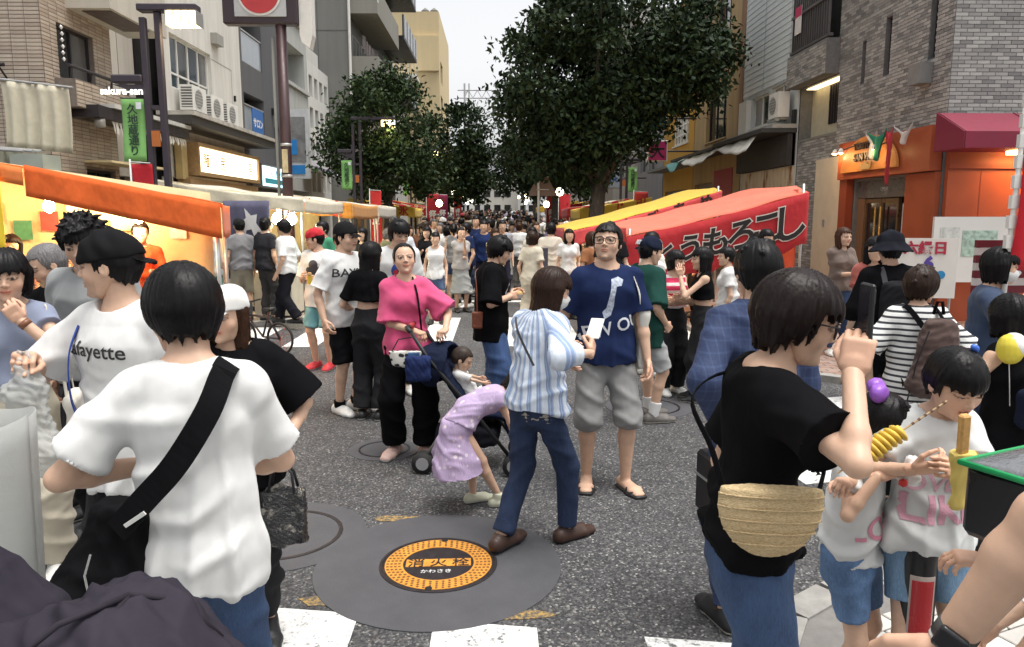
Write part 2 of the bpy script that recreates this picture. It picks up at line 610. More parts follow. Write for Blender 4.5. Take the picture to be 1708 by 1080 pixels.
def make_head(HC, M, hh, res, det, face):
    """head with brow, eyes, nose, lips, jaw, ears; returns V, Q, tint"""
    Mt = M.T
    hp = lambda *p: HC + M @ (A(*p) * hh)
    lo = HC - hh * .74; hi = HC + hh * .68
    g = Grid(lo, hi, res)
    k = .05 * hh
    fem = face.get('fem', False); kid = face.get('kid', False)
    g.ell(hp(0, -.05, .10), A(.335, .42, .385) * hh, k, M=Mt)
    g.ell(hp(0, .11, -.10), A(.275, .265, .345) * hh, k * 1.4, M=Mt)
    g.ell(hp(0, .17, -.34), A(.155 if fem or kid else .175, .16, .135) * hh, k * 1.6, M=Mt)
    for s in (-1, 1):
        g.ell(hp(s * .165, .21, -.12), A(.11, .11, .12) * hh, k, M=Mt)
        g.cone(hp(s * .235, -.02, -.12), hp(s * .15, .12, -.37), .075 * hh, .06 * hh, k)
    if det:
        for s in (-1, 1):
            g.ell(hp(s * .135, .405, .015), A(.085, .06, .045) * hh, .03 * hh, 'sub', M=Mt)
            g.ell(hp(s * .135, .315, .012), A(.068, .058, .048) * hh, .01 * hh, M=Mt)
            g.cone(hp(s * .06, .365, .075), hp(s * .21, .30, .085), .03 * hh, .022 * hh, .03 * hh)
            g.ell(hp(s * .045, .385, -.125), A(.034, .04, .028) * hh, .02 * hh, M=Mt)
        g.cone(hp(0, .35, .04), hp(0, .425, -.105), .026 * hh, .040 * hh, .035 * hh)
        op = face.get('mouth', 0)
        g.ell(hp(0, .362, -.222), A(.088, .036, .020) * hh, .018 * hh, M=Mt)
        g.ell(hp(0, .352, -.262 - op * .05), A(.075, .038, .024) * hh, .018 * hh, M=Mt)
        if op: g.ell(hp(0, .40, -.24 - op * .02), A(.06, .06, .018 + .03 * op) * hh, .008 * hh, 'sub', M=Mt)
        g.ell(hp(0, .29, -.40), A(.075, .075, .06) * hh, .04 * hh, M=Mt)
    for s in (-1, 1):
        g.ell(hp(s * .335, -.03, -.03), A(.030, .075, .115) * hh, .015 * hh, M=Mt)
        if det: g.ell(hp(s * .372, -.015, -.02), A(.022, .04, .065) * hh, .012 * hh, 'sub', M=Mt)
    V, Q = g.mesh()
    T = np.ones((len(V), 3))
    if det:
        L = ((V - HC) @ M) / hh
        x, y, z = L[:, 0], L[:, 1], L[:, 2]
        fr = y > .15
        def blend(mask, c):
            mask = np.clip(mask, 0, 1)[:, None] * fr[:, None]
            T[:] = T * (1 - mask) + A(*c) * mask
        ck = np.exp(-(((np.abs(x) - .17) / .09) ** 2 + ((z + .13) / .09) ** 2))
        blend(ck * .5, (1.05, .86, .84))
        ax_ = np.abs(x) - .135
        br = np.exp(-((z - .098 + .5 * ax_ ** 2 * 6) / (.017 if fem else .022)) ** 4) * (np.abs(ax_) < .095)
        blend(br * (.7 if fem else .85), (.10, .10, .12))
        sq = face.get('eye', .8)
        al = (ax_ / .078) ** 2 + ((z - .012) / (.036 * sq)) ** 2
        blend((al < 1.35) * .8, (.22, .16, .15))
        blend((al < .7) * 1., (.62, .74, .86))
        gx, gz = face.get('gaze', (0, 0))
        ir = (np.abs(x - np.sign(x) * .135 - gx) ** 2 + (z - .012 - gz) ** 2) < .031 ** 2
        blend((ir & (al < 1.25)) * 1., (.04, .04, .05))
        lp = np.exp(-((x / .10) ** 4)) * (np.exp(-((z + .224) / .026) ** 4) + np.exp(-((z + .262 + face.get('mouth', 0) * .05) / .026) ** 4))
        blend(lp * (y > .30), (1.0, .62, .60) if (fem or kid) else (.9, .66, .62))
        ml = np.exp(-((z + .243 + face.get('mouth', 0) * .02) / (.009 + .03 * face.get('mouth', 0))) ** 4) * (np.abs(x) < .085)
        blend(ml * (y > .28) * .85, (.28, .16, .15))
        nos = np.exp(-(((np.abs(x) - .03) / .016) ** 2 + ((z + .148) / .012) ** 2)) * (y > .35)
        blend(nos * .7, (.35, .25, .22))
        if face.get('stubble'):
            stb = np.clip((-.14 - z) * 8, 0, 1) * (1 - np.clip(lp, 0, 1)) * .28 * (np.abs(x) < .3)
            blend(stb, (.45, .48, .55))
    return V, Q, T

def make_hair(HC, M, hh, res, st, seed):
    """hair volume by style dict: fringe (front hairline height), side, nape (lengths), t (thickness), mess, tails"""
    hp = lambda *p: HC + M @ (A(*p) * hh)
    Mt = M.T
    t = st.get('t', .05)
    pts = [hp(a, b, c) for a in (-.55, .55) for b in (-.62, .52) for c in (-.62, .68)]
    for tail in st.get('tails', []):
        pts += [hp(*p[:3]) for p in tail]
    pts = np.array(pts)
    g = Grid(pts.min(0) - .1 * hh, pts.max(0) + .1 * hh, res)
    k = .06 * hh
    g.ell(hp(0, -.05, .11), A(.335 + t, .42 + t, .385 + t) * hh, k, M=Mt)
    nape, side = st.get('nape', -.36), st.get('side', -.10)
    if nape < -.25:
        g.cone(hp(0, -.20, .0), hp(0, -.17, nape), (.30 + t) * hh, st.get('napew', .20 + t) * hh, k, side=M[:, 0], q=.8)
    if side < -.2:
        for s in (-1, 1):
            g.cone(hp(s * .27, -.04, .05), hp(s * st.get('sidew', .28), .0, side), (.12 + t) * hh, (.08 + t) * hh, k)
    # face opening
    fz = st.get('fringe', .20)
    w = st.get('open', .27)
    g.ell(hp(0, .55, fz - .52), A(w, .46, .52) * hh, .02 * hh, 'sub', M=Mt)
    g.ell(hp(0, .30, -.35), A(.26, .30, .35) * hh, .03 * hh, 'sub', M=Mt)
    # lower edge: short at the temples, longer at the nape
    X, Y, Z = g.ax[0][:, None, None] - HC[0], g.ax[1][None, :, None] - HC[1], g.ax[2][None, None, :] - HC[2]
    lx = (X * M[0, 0] + Y * M[1, 0] + Z * M[2, 0]) / hh
    ly = (X * M[0, 1] + Y * M[1, 1] + Z * M[2, 1]) / hh
    lz = (X * M[0, 2] + Y * M[1, 2] + Z * M[2, 2]) / hh
    th = np.arctan2(lx, -ly)
    jag = st.get('jag', .03) * (np.sin(th * 17 + seed) + .7 * np.sin(th * 29 + seed * 2))
    f = np.clip((ly + .25) / .35, 0, 1)
    zb = nape * (1 - f) + side * f + jag
    fm = np.clip((ly - .22) / .1, 0, 1)
    zb = zb * (1 - fm) + (min(side, fz - .05) + jag * .7) * fm
    g.d = np.maximum(g.d, ((zb - lz) * hh).astype(np.float32))
    yf = st.get('cheek', .13)
    g.d = np.maximum(g.d, (np.minimum(ly - yf - .25 * np.clip(lz, 0, 1) + jag * .5, fz + jag * .8 - lz) * hh).astype(np.float32))
    for tail in st.get('tails', []):
        for p, q in zip(tail[:-1], tail[1:]):
            g.cone(hp(*p[:3]), hp(*q[:3]), p[3] * hh, q[3] * hh, k, side=M[:, 0], q=st.get('tailq', .6))
    if st.get('mess'):
        r = np.random.default_rng(seed)
        for i in range(st.get('tufts', 40)):
            a = r.uniform(0, 6.28); e = r.uniform(.0, 1.5)
            dx, dy, dz = math.cos(a) * math.cos(e), math.sin(a) * math.cos(e), math.sin(e)
            if dy > .3 and dz < .35: continue
            b = A(dx * (.33 + t), -.05 + dy * (.41 + t), .11 + dz * (.37 + t))
            tip = b + A(dx, dy, dz) * r.uniform(.04, .12) * st['mess'] + A(r.normal(0, .05), r.normal(0, .05), -.03)
            g.cone(hp(*b), hp(*tip), .06 * hh, .018 * hh, .03 * hh)
    V, Q = g.mesh()
    if len(V) == 0: return V, Q
    N = normals(V, Q)
    L = ((V - HC) @ M) / hh
    D = L - A(0, -.05, .15)
    thv = np.arctan2(D[:, 0], -D[:, 1])
    U = np.stack([np.cos(thv) * 5, np.sin(thv) * 5, L[:, 2] * .5], 1)
    amp = st.get('strand', .014) * hh * .62
    V = V + N * (amp * (.55 * wave_noise(U, 4.5, seed, 8, True) + .7 * wave_noise(U, 7, seed + 3, 10)))[:, None]
    return V, Q

def make_hand(W, d, palm, s, Lh, curl, res, spread=.12, point=False):
    """palm + four fingers + thumb; s=0 right, 1 left"""
    d = nrm(d); palm = nrm(palm - d * palm.dot(d))
    th = np.cross(d, palm) if s == 0 else np.cross(palm, d)     # towards the thumb
    g = Grid(W - Lh * 1.15, W + Lh * 1.15, res)
    M = np.array([d, th, palm])
    k = .05 * Lh
    g.cone(W - d * .10 * Lh, W + d * .18 * Lh, .150 * Lh, .155 * Lh, k, side=th, q=.78, q2=.7)
    g.box(W + d * .28 * Lh, A(.24, .215, .085) * Lh, .08 * Lh, k, M=M)
    lens = (.42, .47, .43, .33)
    for i in range(4):
        off = (.165 - .11 * i) * Lh
        b = W + d * (.47 - .02 * (i - 1) ** 2) * Lh + th * off
        c = curl * (1 + .08 * i)
        if point and i == 0: c = .1
        ang = R(12) + c * R(55)
        dirn = nrm(d + th * spread * (1.2 - i * .8) * .5)
        p = b - dirn * .12 * Lh
        g.cone(p, b, .058 * Lh, .056 * Lh, .03 * Lh)
        for j, f in enumerate((.46, .31, .23)):
            a = ang if j == 0 else c * R(62) + R(5)
            ax = np.cross(dirn, palm)
            dirn = rotm(nrm(ax), a) @ dirn
            e = b + dirn * lens[i] * f * Lh
            g.cone(b, e, (.054 - .005 * j) * Lh, (.050 - .006 * j) * Lh, .012 * Lh)
            b = e
    b = W + d * .10 * Lh + th * .13 * Lh + palm * .03 * Lh
    t1 = b + nrm(d * .75 + th * .62 + palm * (.25 + .45 * curl)) * .26 * Lh
    t2 = t1 + nrm(d * .95 + th * (.25 - .5 * curl) + palm * (.2 + .5 * curl)) * .18 * Lh
    t3 = t2 + nrm(d * .95 + th * (.05 - .6 * curl) + palm * (.2 + .4 * curl)) * .14 * Lh
    g.cone(b, t1, .085 * Lh, .062 * Lh, .04 * Lh)
    g.cone(t1, t2, .060 * Lh, .055 * Lh, .015 * Lh)
    g.cone(t2, t3, .053 * Lh, .042 * Lh, .015 * Lh)
    return g.mesh()

HAIR = {
    'short': dict(fringe=.22, side=-.12, nape=-.34, t=.05, jag=.03, strand=.012, mess=.35, tufts=14),
    'crew': dict(fringe=.27, side=-.06, nape=-.28, t=.028, jag=.02, strand=.012),
    'mop': dict(fringe=.13, side=-.16, nape=-.33, t=.080, jag=.045, strand=.014, mess=.3, tufts=14),
    'bush': dict(fringe=.16, side=-.10, nape=-.30, t=.10, jag=.05, strand=.03, mess=1.2, tufts=90),
    'bob': dict(fringe=.12, side=-.36, nape=-.42, t=.075, jag=.04, strand=.02, open=.25, sidew=.27),
    'shoulder': dict(fringe=.15, side=-.55, nape=-.60, t=.07, jag=.05, strand=.02, napew=.30,
                     tails=[[(0, -.26, -.2, .28), (0, -.30, -.75, .26)], [(.24, -.05, -.1, .13), (.25, -.04, -.72, .11)], [(-.24, -.05, -.1, .13), (-.25, -.04, -.72, .11)]]),
    'long': dict(fringe=.22, side=-.55, nape=-.60, t=.055, jag=.05, strand=.02, napew=.30,
                 tails=[[(0, -.28, -.2, .26), (0, -.36, -1.2, .24)], [(.27, .0, -.1, .12), (.25, .10, -1.25, .09)], [(-.27, .0, -.1, .12), (-.25, .10, -1.25, .09)]]),
    'tied': dict(fringe=.27, side=-.04, nape=-.26, t=.03, jag=.015, strand=.010,
                 tails=[[(.02, -.44, .02, .12), (.10, -.52, -.25, .10), (.12, -.46, -.7, .05)]]),
    'pony': dict(fringe=.18, side=-.10, nape=-.28, t=.04, jag=.02, strand=.012,
                 tails=[[(0, -.44, .22, .09), (0, -.62, .05, .12), (0, -.60, -.45, .08), (0, -.55, -.62, .03)]]),
}

def person(label, loc, yaw, h, fem=False, kid=False, hf=None, lean=0, roll=0, twist=0, head=(0, 0, 0), hip=None, drop=0.0, hipoff=(0, 0),
           hands=((None, None), (None, None)), grips=None, feet=None, build=1.0, skin_c=SKIN0,
           top=None, bottom=None, shoes=None, hair=None, hat=None, face=None, glasses=None, mask=None,
           res=.010, det=True, group=None, z0=0.0, seed=1, merge=False, name='person', bust=None, cat='person'):
    hf = hf or (.168 if kid else .143)
    build = build * (.93 if not fem else .90)
    hipz = hip or (.50 if kid else .525)
    face = dict(face or {}); face['fem'] = fem; face['kid'] = kid
    hh = hf * h
    parts = []                                             # (name, V, Q, mats, midx, tint)
    # ---- skeleton
    P0 = A(hipoff[0] * h, hipoff[1] * h, (hipz - drop) * h)
    Mlo = eul(-lean * .55, roll * .5, 0)
    Mup = eul(-lean, roll, 0) @ eul(0, 0, twist)
    nb = 1 - hf - .040                                      # neck base height when upright
    up = nb - hipz
    waist = P0 + Mlo @ A(0, 0, up * .33) * h
    chest = waist + Mup @ A(0, .006, up * .40) * h
    NB = chest + Mup @ A(0, -.004, up * .27) * h
    sw = (.084 if fem else .098) * build * (.88 if kid else 1)
    SH = [chest + Mup @ A(s * sw, -.004, up * .17) * h for s in (1, -1)]
    Mh = eul(0, 0, head[0]) @ eul(-head[1], 0, 0) @ eul(0, head[2], 0)
    HC = NB + (Mup @ A(0, .01, .02) * .5 + Mh @ A(0, .012, .022) * .5) * h + Mh @ A(0, .02 * hf / .132 * .5, hf * .5) * h
    ua, fa = (.168, .142) if not kid else (.155, .132)
    Lh = (.098 if fem else .104) * h
    EL, WR, HD, PM = [], [], [], []
    for i, s in enumerate((1, -1)):
        tgt, pole = hands[i] if hands[i] else (None, None)
        if tgt is None: tgt = (s * (sw + .035), .03, hipz - .03)
        T_ = A(*tgt) * h
        pole = A(*pole) if pole is not None else A(s * .5, -1, -.1)
        e, w = ik(SH[i], T_, ua * h, fa * h, pole)
        EL.append(e); WR.append(w)
        gp = (grips or (None, None))[i] or {}
        d = nrm(A(*gp['dir'])) if 'dir' in gp else nrm(nrm(w - e) + A(0, .12, -.08))
        pm = A(*gp['palm']) if 'palm' in gp else A(-s, .15, .0) + nrm(w - e) * .01
        HD.append(d); PM.append(pm)
    feet = feet or ((.055, 0, 0, -8), (-.055, 0, 0, 8))
    HP, KN, AN, TD = [], [], [], []
    for i, s in enumerate((1, -1)):
        fx, fy, fz, fyaw = feet[i]
        hpj = P0 + Mlo @ A(s * .048 * build, 0, -.02) * h
        an = A(fx * h, fy * h, (.042 + fz) * h)
        td = eul(0, 0, fyaw) @ A(0, 1, 0)
        seg = (hipz - .02 - .042) / 2 + .006
        k_, a_ = ik(hpj, an, seg * h, seg * h, td + A(s * .12, 0, 0))
        HP.append(hpj); KN.append(k_); AN.append(a_); TD.append(td)
    bw = build
    tors = [(P0 + Mlo @ A(0, 0, -.03) * h, .080 * bw, .78), (P0, .088 * bw, .76), (waist, (.070 if fem else .078) * bw, .76),
            (chest, (.080 if fem else .092) * bw, .74), (chest + Mup @ A(0, -.004, up * .15) * h, .085 * bw, .62)]
    SX = [Mlo[:, 0], Mlo[:, 0], Mup[:, 0], Mup[:, 0], Mup[:, 0]]
    shrink = .004 * h
    # ---- body (one surface: trunk, limbs, feet) + head + hands
    allp = np.array([*SH, *EL, *WR, *HP, *KN, *AN, NB, P0, chest] + [AN[i] + TD[i] * .11 * h for i in (0, 1)])
    lo, hi = allp.min(0) - .085 * h, allp.max(0) + .085 * h
    lo[2] = -.004
    g = Grid(lo, hi, res)
    for (a, wa, qa), (b, wb, qb), sx in zip(tors[:-1], tors[1:], SX):
        g.cone(a, b, wa * h - shrink, wb * h - shrink, .02 * h, side=sx, q=qa, q2=qb)
    g.cone(NB - Mup @ A(0, 0, .05) * h, HC + Mh @ A(0, -.09, -.30) * hh, .036 * h * (.9 if fem else 1), .031 * h * (.88 if fem else 1), .03 * h)
    for i, s in enumerate((1, -1)):
        g.cone(NB + Mup @ A(s * .02, -.012, 0) * h, SH[i], .024 * h, .027 * h, .02 * h)
        g.cone(SH[i], EL[i], (.0235 if fem or kid else .028) * h * bw, (.0185 if fem or kid else .0225) * h * bw, .015 * h)
        mid = EL[i] * .7 + WR[i] * .3
        g.cone(EL[i], mid, (.0185 if fem or kid else .0225) * h * bw, (.0192 if fem or kid else .0230) * h * bw, .01 * h)
        g.cone(mid, WR[i], (.0192 if fem or kid else .0230) * h * bw, .0142 * h, .01 * h)
        g.cone(HP[i], KN[i], (.050 if not (bottom and bottom['kind'] == 'pants') else .040) * h * bw, (.033 if not (bottom and bottom['kind'] == 'pants') else .027) * h * bw, .02 * h)
        cal = KN[i] * .68 + AN[i] * .32 - TD[i] * .008 * h
        pz = .80 if (bottom and bottom['kind'] == 'pants') else 1
        g.cone(KN[i], cal, .031 * h * bw * pz, .032 * h * bw * pz, .01 * h)
        g.cone(cal, AN[i], .032 * h * bw * pz, .0185 * h, .01 * h)
        zl = feet[i][2] * h
        hl = AN[i] - TD[i] * .028 * h; hl = A(hl[0], hl[1], zl + .020 * h)
        bl = AN[i] + TD[i] * .070 * h; bl = A(bl[0], bl[1], zl + .015 * h)
        tp = AN[i] + TD[i] * .105 * h; tp = A(tp[0], tp[1], zl + .011 * h)
        sd = np.cross(TD[i], A(0, 0, 1))
        g.cone(hl, bl, .021 * h, .026 * h, .01 * h, side=sd, q=.95, q2=.6)
        g.cone(bl, tp, .026 * h, .021 * h, .01 * h, side=sd, q=.6, q2=.5)
    if not merge:
        fcut = min(feet[0][2], feet[1][2]) * h
        g.plane((0, 0, fcut + .003), (0, 0, -1))
    V, Q = g.mesh()
    VV, QQ, TT = [V], [Q], [np.ones((len(V), 3))]
    nb_ = len(V)
    hres = face.get('res', max(.0048, res * .5) if det else res * .75)
    for gv, gq, gt in [make_head(HC, Mh, hh, hres, det or merge, face)]:
        VV.append(gv); QQ.append(gq + nb_); TT.append(gt); nb_ += len(gv)
    GR = []
    for i in (0, 1):
        gp = (grips or (None, None))[i] or {}
        GR.append(WR[i] + HD[i] * Lh * .48 + nrm(PM[i]) * Lh * .14)
        if merge and not det:
            gg = Grid(WR[i] - Lh, WR[i] + Lh, res * .8)
            gg.cone(WR[i], WR[i] + HD[i] * Lh * .75, .018 * h, .016 * h, .01, side=np.cross(HD[i], PM[i]), q=.7)
            gv, gq = gg.mesh()
        else:
            gv, gq = make_hand(WR[i], HD[i], PM[i], i, Lh, gp.get('curl', .35), max(.0032, res * .40), point=gp.get('point', False))
        VV.append(gv); QQ.append(gq + nb_); TT.append(np.ones((len(gv), 3)) * A(1.02, .95, .93)); nb_ += len(gv)
    parts.append((name, np.vstack(VV), np.vstack(QQ), [skin(skin_c)], None, np.vstack(TT)))
    # ---- garment helpers
    def drape(V, Q, amp, sd, vert=.5, hem=None):
        N = normals(V, Q)
        u = V / h
        rr = np.random.default_rng(sd)
        ph = rr.uniform(0, 6.28, 8)
        ang = np.arctan2(V[:, 0] - P0[0], V[:, 1] - P0[1])
        hz = hem if hem is not None else .1 * h
        low = np.clip((chest[2] + .06 * h - V[:, 2]) / max(.05, chest[2] - hz), .32, 1)
        w = wave_noise(u, 9, sd, 4)
        ridge = lambda p, q=3.2: (.5 + .5 * np.sin(p)) ** q
        mk = lambda f, q: np.clip(.35 + .6 * wave_noise(u, f, sd + q, 4), 0, 1.2)
        sx = np.sign(V[:, 0] - P0[0])
        d = 1.5 * ridge(ang * 8 + 2.0 * w + u[:, 2] * 5 + ph[0]) * mk(10, 1) * low * vert
        d += 1.25 * ridge(u[:, 0] * sx * 42 + u[:, 2] * 58 + 2.3 * w + ph[1]) * mk(12, 2) * (.35 + .65 * low)
        d += 1.0 * ridge(-u[:, 0] * sx * 30 + u[:, 1] * 25 + u[:, 2] * 72 + 2.6 * w + ph[2]) * mk(13, 3) * (.3 + .7 * low)
        d += .35 * wave_noise(u * A(1, 1, .5), 26, sd + 7, 5)
        d = amp * 1.5 * (d - d.mean())
        return V + N * d[:, None]
    # ---- lower garment
    if bottom:
        kd = bottom['kind']; e = bottom.get('ease', .012)
        wl_z = bottom.get('waist', hipz + .075)
        amp = bottom.get('fold', .008)
        gl, gh_ = lo.copy(), hi.copy()
        gh_[2] = (wl_z + .09) * h
        g = Grid(gl - A(.08, .08, 0), gh_ + A(.08, .08, 0), res)
        wl_p = P0 + Mlo @ A(0, 0, (wl_z - hipz)) * h
        g.cone(P0 + Mlo @ A(0, 0, -.035) * h, P0, .078 * bw * h + e, .088 * bw * h + e, .02 * h, side=SX[0], q=.80, q2=.78)
        g.cone(P0, wl_p + Mlo @ A(0, 0, .02) * h, .088 * bw * h + e, (.072 if fem else .080) * bw * h + min(e, .012), .02 * h, side=SX[0], q=.78, q2=.78)
        if kd in ('pants', 'shorts'):
            ln = bottom.get('len', 1.93 if kd == 'pants' else .95)   # 1 = knee, 2 = ankle
            rk = bottom.get('knee', .040 if kd == 'pants' else .052) * h * bw
            ra = bottom.get('cuff', .030 if kd == 'pants' else .055) * h * bw
            rt = .050 * h * bw + e
            for i in (0, 1):
                if ln <= 1.02:
                    end = HP[i] + (KN[i] - HP[i]) * ln
                    g.cone(HP[i], end, rt, max(ra, .040 * h), .022 * h, cut1=True)
                else:
                    g.cone(HP[i], KN[i], rt, rk + e * .5, .022 * h)
                    end = KN[i] + (AN[i] - KN[i]) * (ln - 1)
                    if ln > 1.6 and ra < .036 * h:
                        m_ = KN[i] * .6 + AN[i] * .4 - TD[i] * .006 * h
                        g.cone(KN[i], m_, rk + e * .5, .036 * h + e * .4, .012 * h)
                        g.cone(m_, end, .036 * h + e * .4, ra, .012 * h, cut1=True)
                    else:
                        g.cone(KN[i], end, rk + e * .5, ra, .012 * h, cut1=True)
        else:                                                    # skirt
            hz = bottom.get('hem', .28)
            fl = bottom.get('flare', .15) * h
            c = P0 + Mlo @ A(0, 0, -.05) * h
            end = A(c[0], c[1] + bottom.get('swing', 0), hz * h)
            g.cone(c, end, .090 * bw * h + e, fl, .03 * h, side=SX[0], q=.82, q2=.85, cut1=True)
        g.plane(wl_p, Mlo @ A(0, 0, 1))
        V, Q = g.mesh()
        V = drape(V, Q, amp, seed + 11, .4 if kd == 'skirt' else 0, (bottom.get('hem', .3)) * h if kd == 'skirt' else None)
        parts.append((bottom.get('name', {'pants': 'trousers', 'shorts': 'shorts', 'skirt': 'skirt'}[kd]), V, Q, [bottom['mat']], None, None))
    # ---- shoes
    if shoes:
        for i in (0, 1):
            td = TD[i]; zl = feet[i][2] * h
            sd = np.cross(td, A(0, 0, 1))
            r_ = res * .6
            kd = shoes.get('kind', 'sneaker')
            H_ = A(AN[i][0], AN[i][1], zl) - td * .030 * h
            B_ = A(AN[i][0], AN[i][1], zl) + td * .072 * h
            T_ = A(AN[i][0], AN[i][1], zl) + td * .115 * h
            g = Grid(np.minimum(H_, T_) - .06 * h, np.maximum(H_, T_) + .06 * h + A(0, 0, .05 * h), r_)
            if kd == 'sandal':
                g.cone(H_ + A(0, 0, .008), B_ + A(0, 0, .008), .027 * h, .033 * h, .01, side=sd, q=.38)
                g.cone(B_ + A(0, 0, .008), T_ + A(0, 0, .008), .033 * h, .026 * h, .01, side=sd, q=.35)
                g.plane((0, 0, zl + .020), (0, 0, 1))
                st_ = AN[i] * .35 + A(B_[0], B_[1], zl) * .65
                g.cone(A(st_[0], st_[1], zl) + td * .0 + sd * .001, A(st_[0], st_[1], zl) + td * .045 * h, .034 * h, .033 * h, .002, side=sd, q=.95, q2=.75, cut0=True, cut1=True)
            else:
                top_h = .036 if kd != 'boot' else .06
                g.cone(H_ + A(0, 0, .022 * h), B_ + A(0, 0, .016 * h), .026 * h, .032 * h, .012, side=sd, q=1.15, q2=.72)
                g.cone(B_ + A(0, 0, .016 * h), T_ + A(0, 0, .013 * h), .032 * h, .026 * h, .012, side=sd, q=.72, q2=.62)
                g.cone(H_ + td * .02 * h + A(0, 0, .03 * h), AN[i] + A(0, 0, .006 * h), .025 * h, .026 * h, .012, cut1=True)
                g.cone(AN[i] - A(0, 0, .01 * h), B_ + A(0, 0, .03 * h), .022 * h, .017 * h, .015)
                if shoes.get('sock'):
                    pass
            g.plane((0, 0, zl + .002), (0, 0, -1))
            V, Q = g.mesh()
            fz_ = V[Q][:, :, 2].mean(1)
            parts.append(('shoe' if kd != 'sandal' else 'sandal', V, Q, [shoes['mat'], shoes.get('sole') or shoes['mat']], (fz_ < zl + .016 * h / 1.6).astype(int), None))
            if shoes.get('sock'):
                g = Grid(AN[i] - .09 * h, AN[i] + .13 * h, r_)
                e_ = AN[i] + (KN[i] - AN[i]) * shoes.get('sockh', .28)
                g.cone(AN[i] - A(0, 0, .01 * h), e_, .026 * h, .031 * h, .01, cut1=True)
                V, Q = g.mesh()
                parts.append(('sock', V, Q, [shoes['sock']], None, None))
    # ---- upper garment
    if top:
        e = top.get('ease', .016); sl = top.get('sleeve', .62)
        hemz = top.get('hem', hipz - .03)
        amp = top.get('fold', .009)
        g = Grid(lo - .07, hi + .07, res)
        dn = Mlo if lean < 60 else eul(-lean * .4)
        hem_p = P0 + dn @ A(0, 0, hemz - hipz) * h
        wst = max(tors[2][1], tors[1][1] * .92 if not fem else 0) if top.get('boxy', True) else tors[2][1]
        flare = top.get('flare', 0)
        eb = (bottom or {}).get('ease', .012) + .012 if hemz < (bottom or {}).get('waist', hipz + .075) else 0
        e2 = max(e, eb)
        hw = max((tors[1][1] + .004) * h, .098 * bw * h) + e2 + flare
        secs = [(hem_p - dn @ A(0, 0, .03) * h, hw + flare * .15, .80)]
        if hemz < hipz - .01: secs.append((P0, max((tors[1][1] + .003) * h, .094 * bw * h) + e2 + flare * .25, .79))
        if hemz < hipz + .06: secs.append((waist, wst * h + max(e * 1.15, eb) + flare * .1, .80))
        secs += [(chest, tors[3][1] * h + e, .78), (tors[4][0], (tors[4][1] + (.004 if sl > 0 else -.014)) * h + e * .6, .72)]
        for (a, wa, qa), (b, wb, qb) in zip(secs[:-1], secs[1:]):
            g.cone(a, b, wa, wb, .025 * h, side=Mup[:, 0], q=qa, q2=qb)
        bu = bust if bust is not None else (.026 if fem and not kid else 0)
        if bu:
            for s in (-1, 1):
                g.ell(chest + Mup @ A(s * .040, .050, -.012) * h, A(.036, bu, .036) * h + e * .5, .03 * h, M=Mup.T)
        ns = top.get('neck', .046)
        for i, s in enumerate((1, -1)):
            if sl > 0:
                g.cone(NB + Mup @ A(s * .026, -.010, -.012) * h, SH[i], .025 * h + e * .25, .031 * h + e * .25, .025 * h)
                rs0 = .033 * h * bw + e * .45; rs1 = top.get('cuff', .040) * h * bw + e * .3
                if sl <= 1:
                    end = SH[i] + (EL[i] - SH[i]) * sl
                    g.cone(SH[i], end, rs0, rs1, .02 * h, cut1=True)
                else:
                    rm = .034 * h * bw + e * .5
                    g.cone(SH[i], EL[i], rs0, rm, .02 * h)
                    end = EL[i] + (WR[i] - EL[i]) * (sl - 1)
                    g.cone(EL[i], end, rm, top.get('cuff', .024) * h + e * .3, .015 * h, cut1=True)
            else:
                g.cone(NB + Mup @ A(s * .034, -.010, -.006) * h, SH[i] * .68 + NB * .32 + Mup @ A(0, 0, -.004) * h, .031 * h, .032 * h, .02 * h)
                g.cone(SH[i] * .68 + NB * .32 + Mup @ A(0, 0, -.004) * h, chest + Mup @ A(s * .045, .0, .0) * h, .034 * h, .05 * h, .02 * h)
        # neckline
        vn = top.get('vneck', 0)
        g.ell(NB + Mup @ A(0, .012, .022) * h, A(ns, ns * 1.02, .046) * h, .006 * h, 'sub', M=(Mup).T)
        if vn:
            g.cone(NB + Mup @ A(0, .05, .0) * h, NB + Mup @ A(0, .075, -vn) * h, ns * h * .9, .008 * h, .006 * h, op='sub')
        if top.get('collar'):
            for s in (-1, 1):
                g.cone(NB + Mup @ A(s * .036, -.03, .012) * h, NB + Mup @ A(s * .030, .045, -.018) * h, .013 * h, .012 * h, .008 * h)
            g.cone(NB + Mup @ A(-.03, -.034, .014) * h, NB + Mup @ A(.03, -.034, .014) * h, .013 * h, .013 * h, .008 * h)
        rr = np.random.default_rng(seed + 3)
        p1, p2 = rr.uniform(0, 6, 2)
        g.plane(hem_p, dn @ A(0, 0, -1), lambda X, Y, Z: .006 * np.sin(X * 26 + p1) + .006 * np.sin(Y * 22 + p2))
        V, Q = g.mesh()
        V = drape(V, Q, amp, seed, top.get('hang', .7), hem_p[2])
        mats = top['mat'] if isinstance(top['mat'], list) else [top['mat']]
        mi = top['zones'](V[Q].mean(1), h) if 'zones' in top else None
        ang = np.arctan2(V[:, 0] - P0[0], V[:, 1] - P0[1])
        tint = np.stack([ang, V[:, 2], ang * 0], 1)
        parts.append((top.get('name', 'shirt'), V, Q, mats, mi, tint))
    # ---- hair, hat
    if hair:
        st = dict(HAIR[hair['style']]); st.update(hair.get('mod', {}))
        V, Q = make_hair(HC, Mh, hh, hair.get('res', max(.0055, res * .55) if det else res * .7), st, seed)
        parts.append(('hair', V, Q, [hairmat(hair.get('c', BLACK))], None, None))
